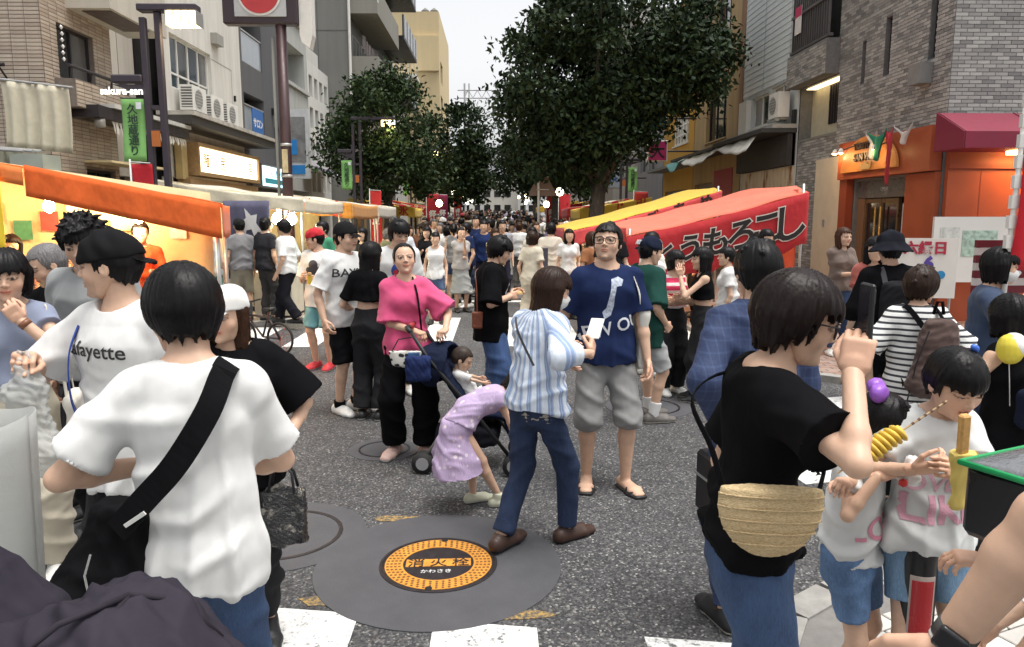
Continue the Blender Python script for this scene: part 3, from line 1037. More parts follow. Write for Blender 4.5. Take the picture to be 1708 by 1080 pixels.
    if hat:
        hp = lambda *p: HC + Mh @ (A(*p) * hh)
        r_ = max(.005, res * .5)
        g = Grid(HC - hh * 1.0, HC + hh * .9, r_)
        sg = -1 if hat.get('back') else 1
        if hat['kind'] == 'cap':
            g.ell(hp(0, -.05, .15), A(.382, .47, .405) * hh, .02 * hh, M=Mh.T)
            n_ = Mh @ A(0, 0, -1)
            g.plane(hp(0, 0, .11), Mh @ A(0, .12 * sg, -1))
            g.cone(hp(0, sg * .34 - .03, .135), hp(0, sg * .58 - .03, .03), .255 * hh, .19 * hh, .012 * hh, side=Mh[:, 0], q=.075)
            g.ell(hp(0, -.05, .57), A(.03, .03, .02) * hh, .01 * hh)
        elif hat['kind'] == 'bucket':
            g.cone(hp(0, -.05, .16), hp(0, -.05, .46), .44 * hh, .34 * hh, .05 * hh, side=Mh[:, 0], q=1.12, cut1=True)
            g.cone(hp(0, -.05, .24), hp(0, -.05, -.06), .42 * hh, .66 * hh, .03 * hh, side=Mh[:, 0], q=1.1, cut1=True)
            g.cone(hp(0, -.05, .12), hp(0, -.05, -.2), .40 * hh, .66 * hh, .01 * hh, side=Mh[:, 0], q=1.1, op='sub')
        V, Q = g.mesh()
        N = normals(V, Q)
        V = V + N * (.004 * wave_noise(V, 40, seed))[:, None]
        parts.append((hat.get('name', 'cap'), V, Q, [hat['mat']], None, None))
    if mask:
        hp = lambda *p: HC + Mh @ (A(*p) * hh)
        g = Grid(HC - hh * .7, HC + hh * .7, max(.004, res * .4))
        g.ell(hp(0, .13, -.19), A(.30, .325, .25) * hh, .02, M=Mh.T)
        g.cone(hp(0, .38, -.06), hp(0, .45, -.13), .05 * hh, .06 * hh, .05 * hh)
        g.plane(hp(0, .13, 0), Mh @ A(0, -1, .2))
        V, Q = g.mesh()
        parts.append(('face_mask', V, Q, [mask], None, None))
    # ---- link
    info = dict(HC=HC, Mh=Mh, hh=hh, NB=NB, P0=P0, chest=chest, waist=waist, SH=SH, EL=EL, WR=WR, HD=HD, PM=PM, GR=GR, Mup=Mup, h=h, Lh=Lh, AN=AN, KN=KN)
    if merge:
        return parts, info
    root = None
    for nm, V, Q, mats, mi, tint in parts:
        o = mesh_obj(nm, V, Q, None, root, True, tint, mats, mi)
        if root is None: root = o
        info[nm] = o
    if glasses is not None:
        mb = MB()
        hp = lambda *p: Vector(HC + Mh @ (A(*p) * hh))
        for s in (-1, 1):
            lp = []
            for k in range(17):
                t = 2 * math.pi * k / 16
                cx, sz = math.cos(t), math.sin(t)
                f_ = 1 / max(abs(cx) ** 4 + abs(sz) ** 4, .01) ** .25
                lp.append(hp(s * .145 + .115 * cx * f_, .425 - .06 * abs(s * .145 + .115 * cx * f_ - 0) / .26, .0 + .085 * sz * f_))
            mb.tube(lp, .0026, 6, False)
            mb.tube([hp(s * .265, .37, .05), hp(s * .345, .2, .05), hp(s * .355, -.02, .03)], .0024, 6)
        mb.tube([hp(-.035, .425, .02), hp(0, .44, .035), hp(.035, .425, .02)], .0022, 6)
        mb.build('glasses', glasses, root, True)
    root.location = (loc[0], loc[1], z0)
    root.rotation_euler = (0, 0, R(yaw))
    tag(root, label, cat, group)
    info['root'] = root
    Mw = Matrix.Translation((loc[0], loc[1], z0)) @ Matrix.Rotation(R(yaw), 4, 'Z')
    info['Mw'] = Mw
    info['w'] = lambda p: Mw @ Vector(p)
    return info

def put_print(info, garment, V2, F, mat, origin, size, ux=(1, 0, 0), facing=1, name='print', lift=.003, rot=0):
    """flat lettering or mark laid onto a garment (facing 1 = chest, -1 = back); origin in person units of height"""
    o = info[garment]; me = o.data
    vs_ = np.empty(len(me.vertices) * 3, dtype=np.float32); me.vertices.foreach_get('co', vs_)
    vs_ = vs_.reshape(-1, 3)
    bvh = BVHTree.FromPolygons([tuple(map(float, v)) for v in vs_], [tuple(p.vertices) for p in me.polygons])
    bm = bmesh.new()
    bv = [bm.verts.new((float(v[0]) * size, float(v[1]) * size, 0)) for v in V2]
    for f in F:
        try: bm.faces.new([bv[i] for i in f])
        except ValueError: pass
    bmesh.ops.triangulate(bm, faces=bm.faces[:])
    for it in range(4):
        es = [e for e in bm.edges if e.calc_length() > .014]
        if not es: break
        bmesh.ops.subdivide_edges(bm, edges=es, cuts=1)
        bmesh.ops.triangulate(bm, faces=bm.faces[:])
    h = info['h']
    kill = []
    Mu = info['Mup'] if isinstance(facing, int) else None
    ca, sa = math.cos(R(rot)), math.sin(R(rot))
    for v in bm.verts:
        x, z = v.co.x * ca - v.co.y * sa, v.co.x * sa + v.co.y * ca
        if facing == 1:                       # seen from the front the text runs towards the wearer's left (-x)
            p = Vector((origin[0] * h - x, 1.0, origin[1] * h + z)); d = Vector((0, -1, 0))
        elif facing == -1:
            p = Vector((origin[0] * h + x, -1.0, origin[1] * h + z)); d = Vector((0, 1, 0))
        else:
            ang = R(facing[0])                # facing = (angle,) : seen from that bearing
            dv = Vector((math.sin(ang), math.cos(ang), 0)); tx = Vector((-dv.y, dv.x, 0))
            p = dv * 1.0 + tx * (x) + Vector((origin[0] * h, 0, origin[1] * h + z)); d = -dv
        hit = bvh.ray_cast(p, d)
        if hit[0] is None: kill.append(v)
        else: v.co = hit[0] + hit[1] * lift if hit[1].dot(-d) > 0 else hit[0] - d * lift
    bmesh.ops.delete(bm, geom=kill, context='VERTS')
    bm.verts.index_update()
    V = [v.co[:] for v in bm.verts]; F2 = [[v.index for v in f.verts] for f in bm.faces]
    bm.free()
    if not F2: return None
    return mesh_obj(name, V, F2, mat, o)

def strap(info, pts, width, mat, name='strap', th=.006):
    """flat webbing along points in local metres; normal taken outward from the body axis"""
    pts = [Vector(p) for p in pts]
    c = Vector(info['chest'])
    fine = []
    n = len(pts)
    for i in range(n - 1):                       # Catmull-Rom
        p0, p1, p2, p3 = pts[max(0, i - 1)], pts[i], pts[i + 1], pts[min(n - 1, i + 2)]
        for k in range(6):
            t = k / 6
            fine.append(.5 * ((2 * p1) + (p2 - p0) * t + (2 * p0 - 5 * p1 + 4 * p2 - p3) * t * t + (3 * p1 - p0 - 3 * p2 + p3) * t ** 3))
    fine.append(pts[-1])
    V = []; F = []
    for i, p in enumerate(fine):
        d = (fine[min(i + 1, len(fine) - 1)] - fine[max(i - 1, 0)]).normalized()
        out = p - c; out.z *= .35 if abs(d.z) > .4 else 1
        out = (out - d * out.dot(d)).normalized()
        s_ = d.cross(out)
        for a, b in ((-1, 0), (1, 0), (1, 1), (-1, 1)):
            V.append(p + s_ * a * width / 2 + out * th * b)
    for i in range(len(fine) - 1):
        for k in range(4):
            F.append((i * 4 + k, i * 4 + (k + 1) % 4, i * 4 + 4 + (k + 1) % 4, i * 4 + 4 + k))
    F += [(3, 2, 1, 0), tuple(len(V) - 4 + k for k in range(4))]
    return [v[:] for v in V], F

def add_strap(info, pts, width, mat, name='strap', th=.006, parent=None):
    V, F = strap(info, pts, width, mat, name, th)
    return mesh_obj(name, V, F, mat, parent if parent is not None else info['root'])
# ------------------------------------------------------------ ground
def gz(y): return 0 if y < 22 else .016 * (y - 22)

def asphalt():
    t = NT('asphalt')
    v = t.coord()
    big = t.noise(v, .35, 4)
    mid = t.noise(v, 6, 5, .7)
    vor = t.n('TexVoronoi'); vor.inputs['Scale'].default_value = 95
    t.l(v, vor.inputs['Vector'])
    stone = t.ramp(vor.outputs['Color'], [(.25, (.038, .038, .041)), (.6, (.078, .077, .079)), (.80, (.128, .126, .123)), (.97, (.36, .35, .33))])
    tone = t.ramp(big, [(.35, 0.82), (.65, 1.12)])
    c = t.mix(1, stone, tone, 'MULTIPLY')
    c = t.mix(.5, c, t.mix(1, c, t.ramp(mid, [(.3, .6), (.7, 1.35)]), 'MULTIPLY'))
    t.col(c)
    d = t.math('MULTIPLY', vor.outputs['Distance'], -1)
    t.bump(t.math('ADD', d, t.math('MULTIPLY', mid, .3)), .65, .006)
    t.set(rough=.82, spec=.3)
    return t.m
M_ASPH = asphalt()
ys = [-30, -5, 0, 5, 10, 15, 20, 22, 30, 45, 60, 90, 130, 200, 500]
mb = MB()
for i in range(len(ys) - 1):
    a, b = ys[i], ys[i + 1]
    z = lambda y: gz(min(y, 200))
    mb.add([(-300, a, z(a)), (300, a, z(a)), (300, b, z(b)), (-300, b, z(b))], [(0, 1, 2, 3)])
road = tag(mb.build('road', M_ASPH), kind='structure')

def paver_mat(c1, c2, joint, bw, bh):
    t = NT('paving')
    v = t.coord()
    br = t.n('TexBrick')
    t.l(v, br.inputs['Vector'])
    br.inputs['Color1'].default_value = rgb(c1); br.inputs['Color2'].default_value = rgb(c2); br.inputs['Mortar'].default_value = rgb(joint)
    br.inputs['Scale'].default_value = 1; br.inputs['Brick Width'].default_value = bw; br.inputs['Row Height'].default_value = bh
    br.inputs['Mortar Size'].default_value = .008
    nz = t.noise(v, 9, 5)
    t.col(t.mix(1, br.outputs['Color'], t.ramp(nz, [(.3, .75), (.7, 1.15)]), 'MULTIPLY'))
    t.bump(br.outputs['Fac'], -.4, .006)
    t.set(rough=.8, spec=.3)
    return t.m
M_PAV = paver_mat((.33, .29, .25), (.25, .20, .17), (.10, .09, .085), .2, .1)
M_PAVR = paver_mat((.30, .17, .13), (.36, .27, .22), (.10, .09, .085), .2, .1)
def stone(c, var=.2, scale=14): return plain(c, .85, 0, var, scale, .25, .25)
M_KERB = stone((.30, .29, .27))

def arc(cx, cy, r, a0, a1, n=10):
    return [(cx + r * math.cos(R(a0 + (a1 - a0) * i / n)), cy + r * math.sin(R(a0 + (a1 - a0) * i / n))) for i in range(n + 1)]
def pavement(name, edge, far, zt, mat, kerb=True):
    """edge = kerb line (list of xy), far = the back corners closing the polygon"""
    poly = edge + far
    root = MB().prism([(x, y, -.05) for x, y in poly], (0, 0, .05 + zt)).build(name, mat)
    tag(root, kind='structure')
    if kerb:
        n = 0
        acc = [Vector((*edge[0], 0))]
        for a, b in zip(edge[:-1], edge[1:]):           # kerb stones about 0.6 m long
            a = Vector((*a, 0)); b = Vector((*b, 0)); L = (b - a).length
            k = max(1, round(L / .6))
            if a.y > 26 and b.y > 26: k = 1
            for i in range(k):
                p = a + (b - a) * (i / k); q = a + (b - a) * ((i + 1) / k)
                d = (q - p).normalized(); o = Vector((-d.y, d.x, 0))
                p = p + d * .004; q = q - d * .004
                m = MB().prism([p + o * .006, q + o * .006, q - o * .14, p - o * .14], (0, 0, zt + .012 + .05))
                m.V = [(v[0], v[1], v[2] - .05) for v in m.V]
                m.build('kerb_stone', M_KERB, root)
    return root

# left far pavement (behind the crossing), right far pavement, right near corner
left_edge = [(-2.95, 26), (-2.95, 13.4)] + arc(-4.45, 13.4, 1.5, 0, -90)[1:] + [(-13, 11.9)]
pavement('pavement_left', left_edge[::1], [(-13, 14), (-7.4, 14), (-7.4, 26)], .06, M_PAV)
mb = MB().prism([(-2.95, 26.01, 0), (-7.4, 26.01, 0), (-7.4, 120, gz(120)), (-2.95, 120, gz(120))], (0, 0, .12))
tag(mb.build('pavement_left_far', M_PAV), kind='structure')
right_edge = [(14, 7.3)] + [(4.6, 7.3)] + arc(4.6, 8.9, 1.6, 270, 180)[1:] + [(3.0, 26)]
pavement('pavement_right', right_edge, [(7.4, 26), (7.4, 13), (14, 13)], .06, M_PAVR)
mb = MB().prism([(3.0, 26.01, 0), (3.0, 120, gz(120)), (7.4, 120, gz(120)), (7.4, 26.01, 0)], (0, 0, .12))
tag(mb.build('pavement_right_far', M_PAV), kind='structure')
near_edge = [(1.02, -1.0), (1.06, 2.2), (1.14, 2.62), (1.33, 2.94), (1.58, 3.12), (1.84, 3.24), (2.45, 3.46), (6.0, 4.3)]
near = pavement('pavement_corner', near_edge[::-1], [(1.02, -1.0), (6.0, -1.0)][::1] if False else [(6.0, -1.0)][::-1], .04, stone((.20, .19, .18)))
M_TILE = [stone(c, .12, 20) for c in ((.52, .50, .46), (.46, .44, .41), (.57, .55, .51), (.42, .41, .38))]
def inside(px, py, poly):
    r = False; j = len(poly) - 1
    for i in range(len(poly)):
        xi, yi = poly[i]; xj, yj = poly[j]
        if (yi > py) != (yj > py) and px < (xj - xi) * (py - yi) / (yj - yi) + xi: r = not r
        j = i
    return r
tile_data = [MB().box((-.095, -.046, 0), (.095, .046, .014), bev=.004).build('tile', m, None) for m in M_TILE]
poly = near_edge + [(6, -1)]
ang = R(22); ca, sa = math.cos(ang), math.sin(ang)
cnt = 0
for j in range(-40, 60):
    for i in range(-30, 40):
        u = i * .2 + (.1 if j % 2 else 0); v = j * .1
        x, y = 2 + u * ca - v * sa, 2.4 + u * sa + v * ca
        if not (1.0 < x < 3.6 and 1.95 < y < 3.9): continue
        if not all(inside(x + ex, y + ey, poly) for ex, ey in ((-.25, 0), (.05, .16), (.1, 0), (0, -.1), (-.1, .12))): continue
        if cnt > 290: continue
        o = tile_data[random.choice((0, 0, 1, 2, 3))].copy(); COL.objects.link(o)
        o.parent = near; o.location = (x, y, .0405); o.rotation_euler = (0, 0, ang)
        cnt += 1
for o in tile_data: bpy.data.objects.remove(o)

# painted markings
def paint():
    t = NT('road_paint')
    v = t.coord()
    n1 = t.noise(v, 30, 6, .75)
    n2 = t.noise(v, 5, 4)
    wear = t.math('ADD', n1, t.math('MULTIPLY', n2, .5))
    t.col(t.ramp(wear, [(.60, (.10, .10, .098)), (.66, (.48, .48, .47)), (.76, (.70, .70, .68))]))
    t.bump(t.noise(v, 120, 3), .4, .004)
    t.set(rough=.75)
    return t.m
M_PAINT = paint()
def bar(poly, z=.004, name='crossing_stripe', label=None, mat=None, group=None):
    n = len(poly)
    o = MB().prism([(x, y, z - .003) for x, y in poly], (0, 0, .003)).build(name, mat or M_PAINT)
    tag(o, kind='structure')
    return o
for k, x in enumerate((-2.83, -1.95, -1.07, -.28, .62)):
    w = .45; ye = 3.17 - .165 * (x + 1.07) / .8 * .8
    bar([(x, .3), (x + w, .3), (x + w - .0, ye - .07), (x, ye)], .004)
for k in range(4):
    y0 = 3.78 + k * .85
    bar([(2.05, y0 + .03), (6.5, y0 + 1.0), (6.5, y0 + 1.42), (2.0, y0 + .40)], .004)
for k in range(8):
    x = -3.85 + k * .92
    bar([(x, 10.0), (x + .46, 10.0), (x + .46, 12.9 if x > -3 else 11.8), (x, 12.9 if x > -3 else 11.8)], .004)
bar([(-2.9, 15.3), (2.9, 15.3), (2.9, 15.62), (-2.9, 15.62)], .004, 'stop_line')

# ------------------------------------------------------------ manholes
def disc(r, z0, z1, n=48, c=(0, 0)):
    return MB().lathe([(r, z0), (r, z1 - .001), (r - .002, z1)], n, (c[0], c[1], 0))
def concrete_dark():
    t = NT('dark_concrete')
    v = t.coord()
    n = t.noise(v, 4, 6, .65)
    f = t.noise(v, 160, 2)
    c = t.ramp(n, [(.3, (.048, .048, .055)), (.55, (.066, .066, .074)), (.75, (.082, .081, .088))])
    t.col(t.mix(.3, c, t.ramp(f, [(.35, (.05, .05, .055)), (.7, (.10, .10, .105))])))
    t.bump(f, .25, .002); t.set(rough=.7)
    return t.m
M_CONC_D = concrete_dark()
M_YEL = plain((.60, .26, .035), .6, 0, .25, 25, .2)
M_IRON = plain((.045, .038, .040), .5, .6, .3, 30, .2)
hyd = thing('hydrant_cover', 'yellow and black fire hydrant cover lettered 消火栓 set in a dark round slab', 'manhole cover', (-.30, 3.57, 0), R(2))
disc(.625, -.02, .006).build('slab', M_CONC_D, hyd)
MB().lathe([(.300, .0), (.300, .009), (.286, .010), (.284, .006), (.284, 0)], 56, caps=False).build('frame', M_IRON, hyd)
disc(.284, 0, .0085, 56).build('plate', M_IRON, hyd)
MB().lathe([(.272, .008), (.272, .0105), (.180, .0105), (.180, .008)], 56, caps=False).build('yellow_ring', M_YEL, hyd)
MB().box((-.165, -.035, .008), (.165, .045, .0105)).build('name_panel', M_YEL, hyd)
text_on('lettering', '消 火 栓', M_IRON, hyd, (0, .004, .0105), (1, 0, 0), (0, 1, 0), .088, .0008, lift=.001, extrude=.0008)
text_on('lettering', 'かわさき', plain((.7, .7, .68)), hyd, (-.01, -.085, .0085), (1, 0, 0), (0, 1, 0), .040, lift=.001, extrude=.0006)
MB().box((-.175, -.02, 0), (.175, .02, .0)).V
studs = MB()
for rr, nn in ((.258, 52), (.238, 48), (.218, 44), (.198, 40)):
    for k in range(nn):
        a = 2 * math.pi * k / nn
        studs.box((rr - .006, -.0055, .0105), (rr + .006, .0055, .0122), 0)
        studs.V[-8:] = [(x * math.cos(a) - y * math.sin(a), x * math.sin(a) + y * math.cos(a), z) for x, y, z in studs.V[-8:]]
tag(studs.build('stud', plain((.16, .07, .03), .7), hyd), kind='stuff')
for a in (85, 262):
    x, y = .262 * math.cos(R(a)), .262 * math.sin(R(a))
    disc(.018, .0095, .0128, 12, (x, y)).build('lift_hole', plain((.01, .01, .01)), hyd)
for (x, y, r, lab) in ((-.86, 5.47, .27, 'small dark manhole cover under the pink-shirted woman\'s stroller'), (-1.20, 3.95, .46, 'plain dark round asphalt patch beside the black bag'), (1.42, 6.70, .40, 'dark round manhole patch near the white-socked man')):
    t = thing('manhole_cover', lab, 'manhole cover', (x, y, 0))
    disc(r, -.02, .005).build('slab', M_CONC_D, t)
    MB().lathe([(r * .72, .004), (r * .72, .008), (r * .67, .008), (r * .67, .004)], 40, caps=False).build('rim', M_IRON, t)
for k, (x, y) in enumerate(((-.78, 3.22), (.12, 3.08), (-.6, 4.16))):
    pts = [(x + (.08 + .05 * random.random()) * math.cos(a / 9 * 6.28) * 1.4, y + (.03 + .03 * random.random()) * math.sin(a / 9 * 6.28)) for a in range(9)]
    t = NT('old_yellow_paint'); v = t.coord()
    t.col(t.ramp(t.noise(v, 45, 5, .8), [(.45, (.07, .066, .06)), (.6, (.40, .25, .07))])); t.set(rough=.8)
    bar(pts, .0038, 'faded_paint', mat=t.m)

# ------------------------------------------------------------ facades
class Face:
    """wall plane: O bottom-left as seen from outside, ux along the wall, n outwards"""
    def __init__(s, O, ux):
        s.O = Vector(O); s.u = Vector(ux).normalized(); s.z = Vector((0, 0, 1)); s.n = s.u.cross(s.z)
    def P(s, u, v, w=0): return s.O + s.u * u + s.z * v + s.n * w
    def box(s, mb, u0, u1, v0, v1, w0, w1):
        q = [s.P(u0, v0, w1), s.P(u1, v0, w1), s.P(u1, v1, w1), s.P(u0, v1, w1)]
        return mb.prism([tuple(p) for p in q], tuple(s.n * (w0 - w1)))
    def part(s, name, mat, parent, *boxes):
        mb = MB()
        for b in boxes: s.box(mb, *b)
        # outward orientation
        o = mb.build(name, mat, parent)
        return o
    def wall(s, parent, W, H, op, mat, th=.25, name='wall', u0=0, v0=0):
        us = sorted({u0, W, *[x for o in op for x in (o[0], o[1])]}); vs_ = sorted({v0, H, *[x for o in op for x in (o[2], o[3])]})
        us = [u for u in us if u0 <= u <= W]; vs_ = [v for v in vs_ if v0 <= v <= H]
        mb = MB()
        idx = {}
        def vert(u, v, w):
            k = (round(u, 4), round(v, 4), w)
            if k not in idx: idx[k] = len(mb.V); mb.V.append(tuple(s.P(u, v, w)))
            return idx[k]
        for a, b in zip(us[:-1], us[1:]):
            for c, d in zip(vs_[:-1], vs_[1:]):
                m, n_ = (a + b) / 2, (c + d) / 2
                if any(o[0] < m < o[1] and o[2] < n_ < o[3] for o in op): continue
                mb.F.append((vert(a, c, 0), vert(b, c, 0), vert(b, d, 0), vert(a, d, 0)))
        for o in op:                                        # reveals
            a, b, c, d = o[:4]
            mb.F += [(vert(a, c, 0), vert(a, d, 0), vert(a, d, -th), vert(a, c, -th)), (vert(b, d, 0), vert(b, c, 0), vert(b, c, -th), vert(b, d, -th)),
                     (vert(b, c, 0), vert(a, c, 0), vert(a, c, -th), vert(b, c, -th)), (vert(a, d, 0), vert(b, d, 0), vert(b, d, -th), vert(a, d, -th))]
        return mb.build(name, mat, parent)
    def window(s, parent, r, fm, gm, cols=2, rows=1, depth=.12, fw=.045, sill=None, open_=None):
        a, b, c, d = r
        mb = MB()
        f = MB()
        W = -depth
        for (p, q, e, g_) in ((a, a + fw, c, d), (b - fw, b, c, d), (a + fw, b - fw, c, c + fw), (a + fw, b - fw, d - fw, d)):
            s.box(f, p, q, e, g_, W - .05, W + .012)
        for i in range(1, cols):
            x = a + (b - a) * i / cols
            s.box(f, x - fw * .4, x + fw * .4, c + fw, d - fw, W - .045, W + .006)
        for j in range(1, rows):
            y = c + (d - c) * (j / rows if rows > 2 else .3)
            s.box(f, a + fw, b - fw, y - fw * .4, y + fw * .4, W - .04, W + .002)
        wn_ = f.build('window', fm, parent)
        for i in range(cols):
            p, q = a + (b - a) * i / cols, a + (b - a) * (i + 1) / cols
            g_ = MB(); s.box(g_, p + .002, q - .002, c + .01, d - .01, W - .035, W - .022 - .004 * (i % 2))
            g_.build('pane', gm[i % len(gm)] if isinstance(gm, list) else gm, wn_)
        if sill:
            m = MB(); s.box(m, a - .05, b + .05, c - .05, c - .003, -depth, .06); m.build('sill', sill, wn_)
        return wn_
    def bricks(s, parent, u0, u1, v0, v1, bw, bh, j, mat, op=(), bond=.5, single=150, key=None, proud=.008):
        lst = []
        nrow = int((v1 - v0) / (bh + j))
        for r_ in range(nrow):
            c = v0 + r_ * (bh + j) + j / 2; d = c + bh
            off = (bw + j) * bond * (r_ % 2)
            x = u0 - off
            while x < u1:
                a, b = max(x + j / 2, u0 + j / 2), min(x + bw + j / 2, u1 - j / 2)
                x += bw + j
                segs = [(a, b)]
                for o in op:
                    if o[2] < d and o[3] > c:
                        ns = []
                        for p, q in segs:
                            if q <= o[0] or p >= o[1]: ns.append((p, q))
                            else:
                                if p < o[0]: ns.append((p, o[0]))
                                if q > o[1]: ns.append((o[1], q))
                        segs = ns
                for p, q in segs:
                    if q - p > .02: lst.append((p, q, c, d))
        if key: lst.sort(key=key)
        full = {}
        for (p, q, c, d) in lst[:single]:
            w = round(q - p, 3)
            if w not in full:
                mb = MB(); s2 = Face((0, 0, 0), s.u); s2.box(mb, -w / 2, w / 2, -bh / 2, bh / 2, -.01, proud)
                full[w] = mb.build('brick', mat, parent); o = full[w]
            else:
                o = full[w].copy(); COL.objects.link(o)
            o.parent = parent
            o.location = s.P((p + q) / 2, (c + d) / 2, random.uniform(-.0012, .0012))
        mb = MB()
        for (p, q, c, d) in lst[single:]:
            w = random.uniform(-.0012, .0012)
            o = len(mb.V)
            for (uu, vv, ww) in ((p, c, 0), (q, c, 0), (q, d, 0), (p, d, 0), (p, c, proud + w), (q, c, proud + w), (q, d, proud + w), (p, d, proud + w)):
                mb.V.append(tuple(s.P(uu, vv, ww)))
            for f in ((4, 5, 6, 7), (0, 1, 5, 4), (1, 2, 6, 5), (2, 3, 7, 6), (3, 0, 4, 7)):
                mb.F.append(tuple(i + o for i in f))
        if mb.V: tag(mb.build('brickwork', mat, parent), kind='stuff')

def brick_mat(c1, c2, c3, big=.15):
    t = NT('facing_tile')
    g = t.n('NewGeometry')
    oi = t.n('ObjectInfo')
    rnd = t.math('FRACT', t.math('ADD', g.outputs['Random Per Island'], oi.outputs['Random']))
    c = t.ramp(rnd, [(.0, c1), (.45, c2), (.9, c3)])
    v = t.coord()
    n = t.noise(v, 25, 4); b = t.noise(v, .8, 3)
    c = t.mix(1, c, t.ramp(n, [(.3, .88), (.7, 1.08)]), 'MULTIPLY')
    t.col(t.mix(1, c, t.ramp(b, [(.3, 1 - big), (.7, 1 + big * .4)]), 'MULTIPLY'))
    t.set(rough=.5, spec=.4)
    return t.m
def stucco(c, streak=.25):
    t = NT('stucco')
    v = t.coord()
    n1 = t.noise(t.coord(scale=(2.2, 2.2, .22)), 1.5, 6, .65)
    n2 = t.noise(v, 60, 3)
    c_ = t.ramp(n1, [(.3, dark(c, 1 - streak)), (.55, c), (.75, dark(c, 1.06))])
    t.col(c_)
    t.bump(n2, .2, .004); t.set(rough=.85, spec=.25)
    return t.m
M_WHITE = stucco((.62, .60, .55), .18)
M_BEIGE = stucco((.48, .45, .39), .15)
M_MORTAR = stone((.20, .17, .15))
M_MORTAR2 = stone((.17, .17, .165))
M_TILE_L = brick_mat((.36, .29, .23), (.43, .355, .285), (.48, .41, .33))
M_TILE_R = brick_mat((.19, .185, .18), (.31, .30, .285), (.42, .41, .385), .2)
M_DKMETAL = plain((.035, .03, .035), .45, .3, .2, 8)
M_ALU = plain((.42, .42, .41), .4, .6, .1, 8)
M_WHITEP = plain((.68, .67, .63), .5, 0, .08, 6)
M_GLASS = glass((.045, .06, .075))
M_GLASSD = glass((.012, .013, .015))
M_CURT = cloth((.55, .54, .50))
M_BLK = plain((.012, .012, .013), .5)
M_GREYD = stucco((.115, .115, .12), .12)
M_CONC = stucco((.44, .45, .43), .14)
M_GREYT = stucco((.20, .20, .185), .12)

def building(name, label, lo, hi, core=None):
    t = thing(name, label, 'building', ((lo[0] + hi[0]) / 2, (lo[1] + hi[1]) / 2, 0))
    t.location = (0, 0, 0)
    if core: MB().box(lo, hi).build('core', core, t)
    return t

# --- left: brown tiled corner block
b = building('tiled_apartment_block', 'brown brick-tiled block with balcony, open window and hanging cream cloth', (-14, 12.75, 0), (-7.55, 14.56, 9), M_BLK)
front = Face((-13, 12.4, 0), (1, 0, 0)); side = Face((-7.2, 12.4, 0), (0, 1, 0))
wr = (.42, 1.55, 4.05, 4.92)
front.wall(b, 5.8, 9, [(4.45, 4.9, 3.9, 4.9)], M_MORTAR)
front.window(b, (4.45, 4.9, 3.9, 4.9), M_DKMETAL, M_GLASSD, 1)
side.wall(b, 2.16, 9, [wr, (1.0, 2.0, .05, 2.6)], M_MORTAR)
side.window(b, wr, M_DKMETAL, [M_GLASSD, glass((.10, .10, .10))], 2, 1, .1)
side.window(b, (1.0, 2.0, .05, 2.6), M_DKMETAL, M_GLASSD, 2, 1, .1)
front.bricks(b, 3.9, 5.8, 2.4, 6.2, .225, .048, .012, M_TILE_L, [(4.45, 4.9, 3.9, 4.9)], 0, 120, key=lambda r: -r[0] + abs(r[2] - 4.6))
side.bricks(b, 0, 2.16, 2.4, 6.2, .225, .048, .012, M_TILE_L, [wr, (1.0, 2.0, .05, 2.6)], 0, 180, key=lambda r: abs(r[2] - 4.9))
# balcony parapet, rail
side.part('balcony', M_MORTAR, b, (.25, 2.1, 3.55, 4.0, .003, .34))
bf = Face(side.P(.25, 0, .34), side.u)
bf.bricks(b, 0, 1.85, 3.56, 4.0, .225, .048, .012, M_TILE_L, (), 0, 0)
m = MB(); m.tube([side.P(.05, 4.17, .36), side.P(2.1, 4.17, .36)], .028, 8)
for u in (.15, .75, 1.4, 2.0): m.tube([side.P(u, 4.0, .34), side.P(u, 4.17, .36)], .018, 6)
m.build('railing', M_DKMETAL, b)
m = MB(); m.tube([front.P(4.2, 4.12, .2), front.P(5.3, 4.12, .2)], .03, 8)
for u in (4.3, 5.2): m.tube([front.P(u, 4.12, .2), front.P(u, 3.95, .0)], .016, 6)
m.build('railing', M_DKMETAL, b)
m = MB()
for k in range(6): m.lathe([(.0, -.04), (.035, 0), (0, .04)], 8, tuple(side.P(.36 + .012 * (k % 2), 4.82 - k * .1, .12)))
m.build('wind_chime', plain((.6, .6, .58), .3, .5), b, True)
side.part('upper_balcony', M_BEIGE, b, (.75, 2.9, 5.22, 5.42, .0, .75), (.75, 2.9, 5.42, 6.2, .63, .75))
side.part('soffit_panel', plain((.10, .075, .065)), b, (.9, 2.3, 5.205, 5.219, .2, .68))
# cloth hung from the balcony and the folded awning beneath
def curt(u, v):
    x = -7.50 + u * 1.02
    return (x + .02 * math.sin(v * 3), 11.75 + .05 * math.sin(u * 30) * (.3 + .7 * v) + .02 * math.sin(u * 13 + 2), 3.80 - v * .98 - .10 * u)
hc = thing('hanging_cloth', 'cream cloth sheet hanging below the tiled balcony', 'cloth')
thick_sheet(curt, 60, 10, .006, 'sheet', cloth((.56, .52, .40)), hc)
MB().tube([(-7.6, 11.75, 3.83), (-6.42, 11.75, 3.70)], .02, 8).build('rod', M_ALU, hc)
aw = thing('awning_frame', 'pale folded awning frame with grey green boxes over the orange stall', 'awning')
m = MB()
for k in range(3): m.tube([(-9.4, 11.3 - .22 * k, 2.93 - .03 * k), (-6.7, 11.3 - .22 * k, 2.72 - .02 * k)], .022, 8)
m.build('rail', M_ALU, aw)
MB().box((-9.2, 11.0, 2.38), (-7.1, 11.5, 2.72)).build('shutter_box', plain((.26, .26, .20), .6), aw)
MB().box((-7.02, 11.05, 2.35), (-6.55, 11.5, 2.66)).build('sign_box', plain((.33, .36, .31), .6), aw)
